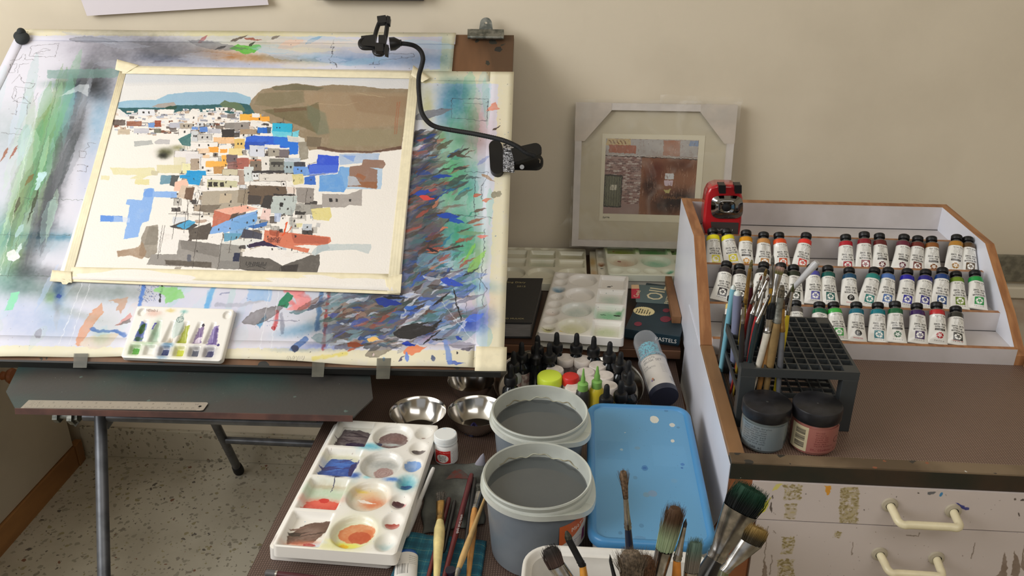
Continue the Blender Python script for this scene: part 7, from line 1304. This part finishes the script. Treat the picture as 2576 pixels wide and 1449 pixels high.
# pencil sharpener standing in the rack's back bin
S0 = Vector((.3195, 1.735, .9352)); sh_ = thing('pencil_sharpener', 'red desk pencil sharpener with a chrome front, in the left corner of the rack', 'sharpener', S0)
yf = 1.705
def sp(x, y, Y=yf): return py(x, y, Y)
M_red = mat('glossy_red', (176, 34, 40), .22, coat=.5)
o1 = [sp(x, y) for x, y in [(1783, 600), (1768, 570), (1772, 520), (1777, 490), (1786, 472), (1805, 465), (1850, 466), (1864, 476), (1869, 500), (1866, 560), (1860, 600)]]
o1[0].z = o1[-1].z = .9356
rb_ = loft(MB(), [[tuple(p) for p in o1], [tuple(Vector((S0.x+(p.x-S0.x)*.96, yf+.05, .9356+(p.z-.9356)*.97))) for p in o1], [tuple(Vector((S0.x+(p.x-S0.x)*.82, yf+.085, .9356+(p.z-.9356)*.80))) for p in o1]])
build('body', rb_, M_red, sh_, bevel=.005, smooth=True, ang=40)
cf = [[(1796, 492), (1858, 490), (1868, 548), (1860, 549), (1800, 550), (1786, 540)], ]
cxp, cyp = 1829, 521
def chrome(u, v):
    a_ = 2*pi*u; r_ = v; s_ = 1/(abs(cos(a_))**4+abs(sin(a_))**4)**.25
    hx, hy = 40*s_, 29*s_
    d_ = [0, .002, .009, .012, .010][min(4, int(v*4))]
    t = v*4-min(4, int(v*4)); dz = [(.0115, .010), (.010, .0125), (.0125, .008), (.008, .001), (.001, .001)][min(4, int(v*4))]
    dep_ = dz[0]*(1-t)+dz[1]*t
    return sp(cxp+hx*r_*cos(a_), cyp+hy*r_*sin(a_), yf-.002-dep_)
build('chrome_front', MB().grid(chrome, 40, 16), mat('dark_chrome', (150, 150, 150), .08, 1.0), sh_, ang=80)
build('pencil_hole', MB().lathe([(.001, .001), (.0045, .001), (.0075, .0), (.0085, -.004)], 24, axes(sp(1829, 524, yf-.016), (1, 0, 0), (0, 0, 1), (0, -1, 0))), M_black, sh_)
for x in (1817, 1857): build('grip', MB().prism([sp(x-9, 466, yf-.012), sp(x+9, 466, yf-.012), sp(x+9, 487, yf-.012), sp(x-8, 487, yf-.012)], (0, .022, 0)), M_black, sh_, bevel=.002)
build('name_plate', MB().prism([sp(1788, 558, yf-.0015), sp(1858, 560, yf-.0015), sp(1856, 592, yf-.0015), sp(1792, 590, yf-.0015)], (0, -.001, 0)), mat('dark_plate', (66, 62, 60), .2), sh_)
lettering('CHI   ET', .0095, axes(sp(1804, 580, yf-.003), (1, 0, 0), (0, .2, .98), (0, -.98, .2)), mat('silver_ink2', (176, 174, 170), .4), sh_)

# ------------------------------------------------------------------ paint tubes
def tubemesh(var):
    r_ = random.Random(var*13+1); mb = MB(); n = 28; rings = 14; TL = .0705
    dents = [(r_.uniform(-.01, .01), r_.uniform(.2, .8), r_.uniform(.0008, .0024)) for _ in range(4)]
    bend = r_.uniform(-.0016, .0016); fl_ = r_.uniform(.55, 1.1)
    def f(u, v):
        a_ = 2*pi*u; s_ = smst(v)**.8; hx = .0182*(1-s_)+.0134*s_; hy = .0007+(.0134-.0007)*(min(1, v*1.25))**fl_
        x, y = hx*cos(a_), hy*sin(a_)
        for dx, dv, am in dents: y += am*math.exp(-((x-dx)/.005)**2-((v-dv)/.12)**2)*(1 if sin(a_) < 0 else -1)
        if v > .96: k_ = (v-.96)/.04; x *= 1-.03*k_; y *= 1-.03*k_
        return Vector((x+bend*sin(v*3), y, TL*v))
    mb.grid(f, n, rings, lambda u, v: (.5+.5*cos(2*pi*u)*1.0, v if sin(2*pi*u) <= .02 else v))
    mb.add([(-.0182, -.0009, 0), (.0182, -.0009, 0), (.0182, .0009, 0), (-.0182, .0009, 0), (-.0182, -.0009, -.0028), (.0182, -.0009, -.0028), (.0182, .0009, -.0028), (-.0182, .0009, -.0028)], [(0, 3, 2, 1), (4, 5, 6, 7), (0, 1, 5, 4), (2, 3, 7, 6), (1, 2, 6, 5), (3, 0, 4, 7)], [(.03, .002)]*8)
    return mb.mesh('tube_body', [None] if False else [mat('placeholder_white', (230, 228, 224), .3)], ang=70)
TM = [tubemesh(k) for k in range(5)]
NK = MB().lathe([(.0130, .0695), (.0118, .0722), (.0070, .0742), (.0062, .0750), (.0062, .0790)], 24).mesh('neck', [mat('neck_metal', (150, 148, 142), .3, .7)])
def capmesh():
    mb = MB(); n = 32; pr_ = [(.0068, .0735), (.0072, .0745), (.0074, .0785), (.0098, .0790), (.0104, .0800), (.0103, .0880), (.0094, .0893), (.0005, .0895)]
    vs = []
    for j, (r_, z) in enumerate(pr_):
        for k in range(n): q = 1+(.035 if k % 2 and 3 <= j <= 5 else 0); a_ = 2*pi*k/n; vs.append((r_*q*cos(a_), r_*q*sin(a_), z))
    mb.add(vs, [(j*n+k, j*n+(k+1) % n, (j+1)*n+(k+1) % n, (j+1)*n+k) for j in range(len(pr_)-1) for k in range(n)]); return mb.mesh('cap', [M_black])
CAPM = capmesh()
def tubelabel(nm, col, kind, idx):
    K = Cv(112, 224, (230, 228, 222)); 
    K.poly([(0, 0), (112, 0), (112, 34), (0, 34)], col); K.line([(0, 2), (112, 2)], 2, (40, 36, 36), .6); K.line([(0, 35), (112, 35)], 1.5, (60, 56, 54), .6)
    K.poly([(24, 0), (31, 0), (31, 34), (24, 34)], (240, 240, 240), .0)
    K.text(26, 43, nm, 10, (16, 14, 14), 1, min(78, 6*len(nm)*1.25))
    for i in range(4): K.text(34, 57+i*9, rnd.choice(['Jaune hansa', 'Amarillo de', 'Hansagelb', 'Rouge de', 'Azul cobalto', 'Vert clair']), 5.5, (100, 98, 96), .9, rnd.uniform(46, 60))
    for i, t_ in enumerate(('DANIEL SMITH', 'EXTRA FINE', 'WATERCOLORS')):
        if kind == 'G' and i == 2: K.poly([(30, 131), (92, 131), (92, 145), (30, 145)], (34, 32, 32)); K.text(34, 134, 'GOUACHE', 8, (230, 228, 222), 1, 54)
        else: [K.text((22 if i != 1 else 30)+q_, 97+i*17, t_, 12, (20, 18, 18), .8, 78 if i != 1 else 62) for q_ in (0, .7)]
    cx, cy = 62, 176
    dark = tuple(int(c*.92) for c in col)
    if kind == 'P':
        K.ell(cx, cy-3, 21, 21, (26, 26, 26)); K.text(cx-8, cy-16, 'P', 26, (236, 234, 230), 1, 20); K.text(34, 204, 'PRIMATEK', 8, (170, 40, 50), 1, 56)
    else:
        if kind != 'G': K.poly([(cx-27, cy-27), (cx+27, cy-27), (cx+27, cy+27), (cx-27, cy+27)], dark, .95)
        pc_ = (236, 234, 228) if kind != 'G' else dark
        for q in range(5):
            a_ = -pi/2+2*pi*q/5; 
            for s_ in (-.26, .26): K.ell(cx+16.5*cos(a_+s_), cy+16.5*sin(a_+s_), 5.6, 5.2, pc_, 1)
            K.poly([(cx+7*cos(a_), cy+7*sin(a_)), (cx+16*cos(a_-.5), cy+16*sin(a_-.5)), (cx+16*cos(a_+.5), cy+16*sin(a_+.5))], pc_)
        K.ell(cx, cy, 4, 4, tuple(int(c*.5+110) for c in col), .9)
        K.text(34, 207, '15 ml/.5 fl. oz', 7, (40, 38, 38), 1, 56)
    if kind == 'S': K.text(28, 203, 'SIGNATURE SET', 6, (170, 50, 50), 1, 66)
    m = mat_print('tube_label_%d' % idx, K.image('tube_label_%d' % idx), .24, coat=.3, bump=.15, bscale=120); return m
rows = [
 ('top', 1.602, 1.662, [(1792, 574, 1800, 668, 'Hansa Yellow Light', (236, 224, 30), 'W', 'lemon yellow'), (1826, 576, 1846, 664, 'Hansa Yellow Med', (234, 220, 40), 'W', 'bent yellow'), (1877, 579, 1875, 672, 'Hansa Yellow Deep', (214, 146, 26), 'G', 'amber yellow'), (1921, 584, 1919, 676, 'Aussie Coral', (196, 138, 76), 'W', 'tan orange'), (1959, 585, 1967, 676, 'Pyrrol Orange', (220, 80, 36), 'W', 'vermilion orange'), (2029, 586, 2013, 678, 'Cadmium Red Med', (224, 50, 42), 'W', 'bright red'), (2127, 590, 2131, 683, 'Perylene Scarlet', (176, 26, 46), 'W', 'crimson'), (2174, 583, 2175, 681, 'Alizarin Crimson', (136, 28, 42), 'W', 'dark crimson'), (2212, 587, 2215, 682, 'Burnt Sienna', (100, 34, 36), 'G', 'maroon'), (2275, 590, 2262, 684, 'Quin Magenta', (98, 32, 54), 'G', 'plum'), (2309, 594, 2303, 686, 'Indian Red', (110, 44, 38), 'W', 'brick brown'), (2343, 595, 2347, 687, 'Raw Sienna', (138, 84, 40), 'G', 'sienna brown'), (2407, 591, 2399, 684, 'Yellow Ochre', (176, 124, 44), 'G', 'ochre'), (2434, 596, 2436, 687, 'Burnt Green', (86, 62, 36), 'W', 'dark brown')]),
 ('middle', 1.509, 1.574, [(1829, 658, 1810, 752, 'Shadow Violet', (52, 46, 50), 'W', 'black-violet'), (1860, 665, 1862, 756, "Janes Grey", (36, 32, 34), 'W', 'near-black'), (1922, 660, 1910, 756, 'Neutral Tint', (30, 30, 34), 'W', 'black, behind the brushes'), (1964, 662, 1968, 758, 'Lamp Black', (32, 32, 32), 'W', 'black, behind the pink brush'), (1996, 667, 1998, 761, 'Undersea Green', (40, 48, 36), 'W', 'dark olive'), (2043, 665, 2047, 761, 'Lavender', (78, 78, 164), 'W', 'violet-blue'), (2082, 669, 2087, 763, 'Phthalo Green', (16, 90, 84), 'W', 'deep teal green'), (2136, 674, 2139, 766, 'Lapis Blue Genuine', (22, 74, 108), 'P', 'petrol blue with a round badge'), (2201, 674, 2181, 768, 'Cobalt Turquoise', (28, 124, 118), 'W', 'leaning turquoise'), (2235, 674, 2226, 768, 'Azurite Blue', (76, 112, 176), 'W', 'sky blue'), (2283, 677, 2276, 771, 'Cobalt Blue', (36, 34, 156), 'W', 'royal blue'), (2329, 679, 2322, 772, 'Ultramarine', (40, 38, 130), 'W', 'ultramarine'), (2371, 674, 2366, 771, 'Prussian Blue', (20, 58, 120), 'W', 'prussian blue'), (2404, 684, 2414, 773, 'Green Gold', (108, 138, 40), 'W', 'olive green'), (2452, 681, 2459, 774, 'Permanent Green', (34, 150, 72), 'W', 'leaf green')]),
 ('bottom', 1.424, 1.482, [(1844, 742, 1838, 850, 'Naples Yellow', (224, 196, 122), 'W', 'cream yellow'), (1876, 746, 1880, 850, 'Imperial Purple', (76, 34, 60), 'W', 'wine purple'), (1975, 754, 1978, 850, 'Sepia', (50, 40, 34), 'W', 'sepia brown'), (2001, 756, 2004, 851, 'Josephs Gray', (96, 92, 90), 'W', 'grey'), (2061, 760, 2061, 853, 'Viridian', (10, 98, 66), 'W', 'viridian green'), (2096, 760, 2107, 852, 'Phthalo Yellow Green', (60, 172, 72), 'W', 'bright green'), (2154, 760, 2156, 856, 'Sleeping Beauty', (16, 104, 126), 'P', 'teal blue with a round badge'), (2208, 761, 2209, 858, 'Cobalt Teal', (10, 116, 130), 'W', 'cyan teal'), (2251, 758, 2256, 858, 'Cascade Green', (18, 96, 56), 'G', 'forest green'), (2306, 763, 2309, 860, 'Moonglow', (58, 34, 90), 'W', 'dark purple'), (2356, 760, 2358, 862, 'Pyrrol Red', (188, 40, 46), 'G', 'red'), (2404, 771, 2406, 864, 'Alvaros Caliente Grey', (50, 50, 46), 'S', 'charcoal grey')])]
ti = 0
for rname, Yb, Yt, lst in rows:
    for (tx, ty, bx_, by_, nm, col, kind, cn) in lst:
        b_ = py(bx_, by_+1, Yb); t_ = py(tx, ty+3, Yt); d_ = (t_-b_); Ln = d_.length
        ax_ = d_.normalized(); xh = Vector((1, 0, 0)); Mx = upaxis(b_, t_, xh) @ Matrix.Diagonal((1, 1, Ln/.0895, 1))
        T = thing('paint_tube', '%s paint tube in the %s row of the rack' % (cn, rname), 'paint tube', b_, M=Mx, group='paint tubes in the stepped rack')
        m = tubelabel(nm, col, kind, ti); ti += 1
        o = mk('tube_body', TM[ti % 5], T); o.material_slots[0].link = 'OBJECT'; o.material_slots[0].material = m
        mk('neck', NK, T); mk('cap', CAPM, T)

# ------------------------------------------------------------------ brush holder: black grid on four legs
hx0, hx1, hy0, hy1, hz = .268, .4475, 1.166, 1.357, .938
hd = thing('brush_holder', 'black plastic grid brush holder standing on the cabinet top', 'brush holder', ((hx0+hx1)/2, (hy0+hy1)/2, .8302))
M_hold = mat('charcoal_plastic', (54, 57, 58), .42, bump=.05)
def gridplate(x0, x1, y0, y1, z0, z1, nx, ny, mg, wt2, solidc=True):
    mb = MB().box(x0, x1, y0, y0+mg, z0, z1).box(x0, x1, y1-mg, y1, z0, z1).box(x0, x0+mg, y0+mg, y1-mg, z0, z1).box(x1-mg, x1, y0+mg, y1-mg, z0, z1)
    px_ = (x1-x0-2*mg)/nx; py_ = (y1-y0-2*mg)/ny
    for i in range(1, nx): x = x0+mg+px_*i; mb.box(x-wt2, x+wt2, y0+mg, y1-mg, z0+.001, z1-.0002)
    for j in range(1, ny): y = y0+mg+py_*j; mb.box(x0+mg, x1-mg, y-wt2, y+wt2, z0+.001, z1-.0004)
    if solidc:
        for X, Y in ((x0+mg, y0+mg), (x1-mg-px_, y0+mg), (x0+mg, y1-mg-py_), (x1-mg-px_, y1-mg-py_)): mb.box(X, X+px_, Y, Y+py_, z0, z1)
    return mb
build('top_grid', gridplate(hx0, hx1, hy0, hy1, hz-.014, hz, 10, 10, .004, .0012), M_hold, hd, smooth=False)
build('lower_grid', gridplate(hx0+.004, hx1-.020, hy0+.02, hy1-.004, .876, .884, 9, 9, .003, .001, False), M_hold, hd, smooth=False)
for X, Y in ((hx0, hy0), (hx1-.024, hy0), (hx0, hy1-.020), (hx1-.024, hy1-.020)): build('leg', MB().box(X, X+.024, Y, Y+.020, .8302, hz-.014), M_hold, hd, smooth=False, bevel=.001)
build('side_bar', MB().box(hx0, hx0+.004, hy0+.02, hy1-.02, .8302, .842), M_hold, hd, smooth=False); build('side_bar', MB().box(hx1-.026, hx1, hy0+.001, hy1-.02, .8302, .842), M_hold, hd, smooth=False)

def hb_(label, tip, fer, sh, end, Yt, Ye, ze=.834, **k):
    e_ = py(*end, Ye); a_ = py(*tip, Yt)
    f0 = (tip[1]-fer[1])/(tip[1]-end[1]); f1 = (tip[1]-sh[1])/(tip[1]-end[1])
    b_ = py(*fer, Yt+(Ye-Yt)*f0); c_ = py(*sh, Yt+(Ye-Yt)*f1)
    # run on to the cabinet top
    d_ = (e_-c_); 
    if d_.z < -1e-4: e_ = c_+d_*((ze-c_.z)/d_.z)
    e_.x = min(max(e_.x, hx0+.008), hx1-.01); e_.y = min(max(e_.y, hy0+.008), hy1-.008)
    return brush(label, a_, b_, c_, e_, group='brushes in the black grid holder', **k)
def pen(label, top, bot, Yt, Yb, r, rgb):
    a_, b_ = py(*top, Yt), py(*bot, Yb); d_ = b_-a_; b_ = a_+d_*((.834-a_.z)/d_.z); T = thing('capped_brush', label, 'brush tube', b_, group='brushes in the black grid holder')
    m = mat('satin_%d_%d_%d' % rgb, rgb, .35)
    build('barrel', MB().tube([a_+(b_-a_)*t for t in (.04, .06, .5, .55, .97, 1)], [r*.9, r, r, r*.86, r*.8, r*.5], 18), m, T)
    build('clear_tip', MB().tube([a_, a_+(b_-a_)*.02, a_+(b_-a_)*.07], [r*.35, r*.8, r*.95], 16), mat('milky_tip', (206, 214, 210), .2), T); return T
for q_, (tx_, hx_, rr_) in enumerate([(1906, 1880, (30, 30, 34)), (1917, 1890, (26, 28, 34)), (1931, 1902, (20, 34, 38)), (1950, 1915, (120, 30, 34)), (1900, 1872, (34, 26, 28))]):
    hb_(['thin black-handled brush low in the middle of the bundle', 'black-handled brush deep in the bundle', 'teal-black-handled brush deep in the bundle', 'dark red-handled brush low behind the tan one', 'dark brown-handled brush at the left back of the bundle'][q_], (tx_, 742+q_*4), (tx_-2, 756+q_*4), (tx_-10, 792), (hx_, 880), 1.23+q_*.012, 1.22+q_*.012, wt_=.0022, ws=.0030, wh=.0044, hcol=rr_, bcol=(90, 80, 70), flat=.7, tipw=.6, n=14)
pen('pale turquoise capped water brush at the left of the grid holder', (1846, 717), (1814, 925), 1.325, 1.325, .0052, (120, 176, 192))
pen('lavender-grey capped water brush beside the turquoise one', (1856, 731), (1846, 900), 1.290, 1.290, .0072, (122, 126, 150))
g_ = dict(flat=.5)
hb_('olive flat-tipped brush with a yellow-stained ferrule in the holder', (1892, 652), (1887, 676), (1874, 765), (1862, 860), 1.27, 1.26, wt_=.0028, ws=.0036, wh=.0038, hcol=(150, 124, 40), bcol=(140, 130, 80), fcol='g', flat=.4, tipw=.8, n=30)
hb_('brush with a long silver ferrule and dark maroon handle in the holder', (1892, 668), (1892, 682), (1890, 722), (1880, 850), 1.30, 1.30, wt_=.0016, ws=.0034, wh=.0044, hcol=(70, 22, 30), bcol=(60, 50, 46), flat=.8, tipw=.5, n=16)
hb_('fine brush with a red handle leaning right behind the silver ones', (1918, 690), (1912, 704), (1889, 765), (1868, 850), 1.28, 1.27, wt_=.0016, ws=.0026, wh=.0042, hcol=(140, 40, 38), bcol=(130, 70, 56), flat=.8, tipw=.5, n=16)
hb_('long bright-ferruled brush with a black handle in the holder', (1934, 696), (1930, 706), (1891, 790), (1872, 860), 1.25, 1.22, wt_=.0024, ws=.0032, wh=.0042, hcol=(34, 34, 38), bcol=(90, 60, 50), flat=.7, tipw=.5, n=16)
hb_('silver-ferruled brush with a bright red handle at the front of the holder', (1926, 722), (1922, 734), (1903, 796), (1876, 890), 1.21, 1.19, wt_=.0022, ws=.0028, wh=.0042, hcol=(178, 34, 40), bcol=(120, 110, 100), flat=.7, tipw=.6, n=16)
hb_('brush with a slanting silver ferrule and teal-black handle', (1938, 738), (1934, 748), (1904, 812), (1884, 880), 1.20, 1.19, wt_=.0024, ws=.0030, wh=.0042, hcol=(28, 46, 50), bcol=(110, 100, 90), flat=.7, tipw=.6, n=16)
hb_('silver brush with a short dark handle, frontmost at the left of the bundle', (1870, 760), (1870, 772), (1868, 814), (1862, 890), 1.20, 1.19, wt_=.0022, ws=.0028, wh=.0044, hcol=(34, 32, 34), bcol=(60, 52, 46), flat=.7, tipw=.6, n=16)
hb_('tall grey flat brush with a yellow handle, highest of the bundle', (1944, 640), (1943, 668), (1941, 724), (1936, 860), 1.29, 1.27, wt_=.0028, ws=.0040, wh=.0048, hcol=(186, 140, 46), bcol=(120, 116, 108), flat=.4, tipw=.8, n=40)
hb_('pink-stained mop brush with a clear ferrule in the holder', (1963, 670), (1958, 690), (1947, 745), (1930, 870), 1.27, 1.23, wt_=.0062, ws=.0040, wh=.0044, hcol=(90, 84, 70), bcol=(176, 146, 136), bcol2=(120, 116, 70), flat=.6, tipw=1.2, n=110)
hb_('tapering brown-handled brush behind the pink-stained mop', (1928, 676), (1924, 694), (1916, 730), (1900, 850), 1.31, 1.30, wt_=.0026, ws=.0034, wh=.0044, hcol=(130, 90, 46), bcol=(150, 120, 60), flat=.5, tipw=.7, n=30)
hb_('broad black flat brush with a cream handle at the front of the bundle', (1942, 760), (1938, 802), (1930, 836), (1912, 905), 1.19, 1.185, wt_=.0066, ws=.0056, wh=.0052, hcol=(214, 206, 190), bcol=(26, 30, 34), flat=.5, tipw=1.0, n=120)
hb_('grey-haired brush with a tan wooden handle', (1956, 760), (1951, 786), (1944, 822), (1924, 915), 1.20, 1.185, wt_=.0040, ws=.0044, wh=.0056, hcol=(168, 120, 66), bcol=(140, 130, 116), flat=.5, tipw=.8, n=40)
hb_('thick worn olive-brown wooden brush in front of the bundle', (1968, 715), (1964, 748), (1955, 812), (1937, 922), 1.19, 1.18, wt_=.0052, ws=.0056, wh=.0066, hcol=(138, 112, 72), bcol=(120, 110, 92), fcol='d', flat=.5, tipw=.8, n=60)
hb_('brush with a golden ferrule and grey handle at the right of the bundle', (1970, 752), (1969, 776), (1967, 834), (1962, 925), 1.19, 1.18, wt_=.0034, ws=.0046, wh=.0052, hcol=(104, 106, 112), bcol=(120, 90, 60), fcol='g', flat=.6, tipw=.7, n=30)
hb_('slim brush with a lemon yellow handle at the right end of the bundle', (1996, 712), (1993, 734), (1982, 792), (1972, 850), 1.22, 1.21, wt_=.0022, ws=.0032, wh=.0042, hcol=(206, 182, 44), bcol=(90, 96, 50), flat=.6, tipw=.5, n=24)
hb_('clear-handled flat brush sticking out far to the upper right of the holder', (1972, 768), (1984, 748), (1996, 728), (2056, 659), 1.22, 1.22, wt_=.0048, ws=.0040, wh=.0046, hcol=(196, 196, 198), bcol=(52, 40, 34), flat=.4, tipw=.7, n=60) if False else None
a_, b_, c_, d_ = py(1972, 768, 1.235), py(1984, 748, 1.23), py(1996, 724, 1.228), py(2056, 659, 1.215)
cb_ = thing('paint_brush', 'clear-handled dark flat brush wedged in upside down, pointing far to the upper right', 'paintbrush', a_, group='brushes in the black grid holder')
build('handle', MB().tube([c_+(d_-c_)*t for t in (0, .2, .9, 1)], [.0034, .0042, .0060, .0040], 12), mat('cloudy_handle', (206, 206, 208), .25, trans=.3), cb_); build('ferrule', MB().tube([b_, c_], [.0052, .0040], 14, flat=.5), M_ferrule, cb_)
mbh = MB(); hairs(mbh, b_, (a_-b_).normalized(), Vector((1, 0, 0)).cross((a_-b_).normalized()).normalized(), Vector((0, 1, 0)), .005, .002, (a_-b_).length, 60, .8, 4); mbh.tube([b_, b_+(a_-b_)*.9], [.0045, .002], 10); build('bristles', mbh, mat('bristle_52_40_34', (52, 40, 34), .7, var=.3, vscale=300), cb_)

# ------------------------------------------------------------------ two jars with black lids
M_lidk = mat('scratched_black_lid', (22, 22, 25), .34, rgb2=(40, 40, 44), vscale=34, bump=.05)
def cjar(label, c, mbody, lab, a0, a1, hgt=.0745, tilt=0):
    T = thing('jar', label, 'jar', c)
    build('glass_body', MB().lathe([(.001, 0), (.0290, 0), (.0325, .003), (.0345, .012), (.0352, .030), (.0348, .046), (.0330, .0535), (.0318, .056), (.001, .056)], 56), mbody, T, world=False)
    build('lid', MB().lathe([(.0340, .0545), (.0362, .055), (.0368, .057), (.0368, hgt-.0025), (.0360, hgt-.0006), (.0345, hgt), (.001, hgt)], 64), M_lidk, T, world=False)
    build('lid_dimple', MB().ell((0, 0, hgt), (.0022, .0022, .0009), 12, 6), M_lidk, T, world=False)
    wrap(.0357, .008, .050, a0, a1, lab, T, 'label', 20); return T
K = Cv(420, 260, (116, 126, 130)); K.text(30, 14, 'Stencil Base Acrylic', 17, (34, 38, 44), 1, 250)
for i, t_ in enumerate(['Latest creamy colour', 'developed for wood', 'craft application', 'with foam pad', 'or paint brush. Water', 'based clean up with', 'soap and cold water']): K.text(30, 40+i*24, t_, 15, (40, 44, 50), 1, 210)
K.text(110, 224, '100 ml', 24, (30, 34, 40), 1, 110)
cjar('small glass jar of grey-green paste with a black lid, left of the pink one', (.3040, 1.1262, .8302), mat('grey_green_paste', (104, 114, 116), .18, rgb2=(96, 104, 104), vscale=14, coat=.6), mat_print('grey_jar_label', K.image('grey_jar_label'), .3, coat=.5), radians(-165), radians(-45))
K = Cv(420, 260, (158, 100, 90)); K.poly([(0, 0), (140, 0), (140, 260), (0, 260)], (196, 184, 150)); 
for blk in (30, 100, 170):
    for i in range(20): K.poly([(40, blk+i*2.9), (120, blk+i*2.9), (120, blk+i*2.9+rnd.choice([.8, 1.6, 2.2])), (40, blk+i*2.9+rnd.choice([.8, 1.6, 2.2]))], (30, 26, 26), 1, .8)
for i, t_ in enumerate(['Unique', 'Acrylic', 'paint by', 'Craft for', 'Furniture', 'Wall Art', 'Paint Effects']): K.text(190+rnd.uniform(0, 10), 30+i*24, t_, 14, (96, 34, 34), 1, 11*len(t_))
K.text(170, 214, 'St. Clothier Blue', 20, (110, 30, 40), 1, 230); K.line([(370+26*cos(t/3), 130+30*sin(t/3)) for t in range(3, 17)], 7, (90, 30, 40))
cjar('small glass jar of salmon pink paint with a black lid, right of the grey one', (.3790, 1.1262, .8302), mat('salmon_paste', (154, 96, 86), .18, coat=.6), mat_print('pink_jar_label', K.image('pink_jar_label'), .3, coat=.5), radians(-165), radians(-25), .0755)
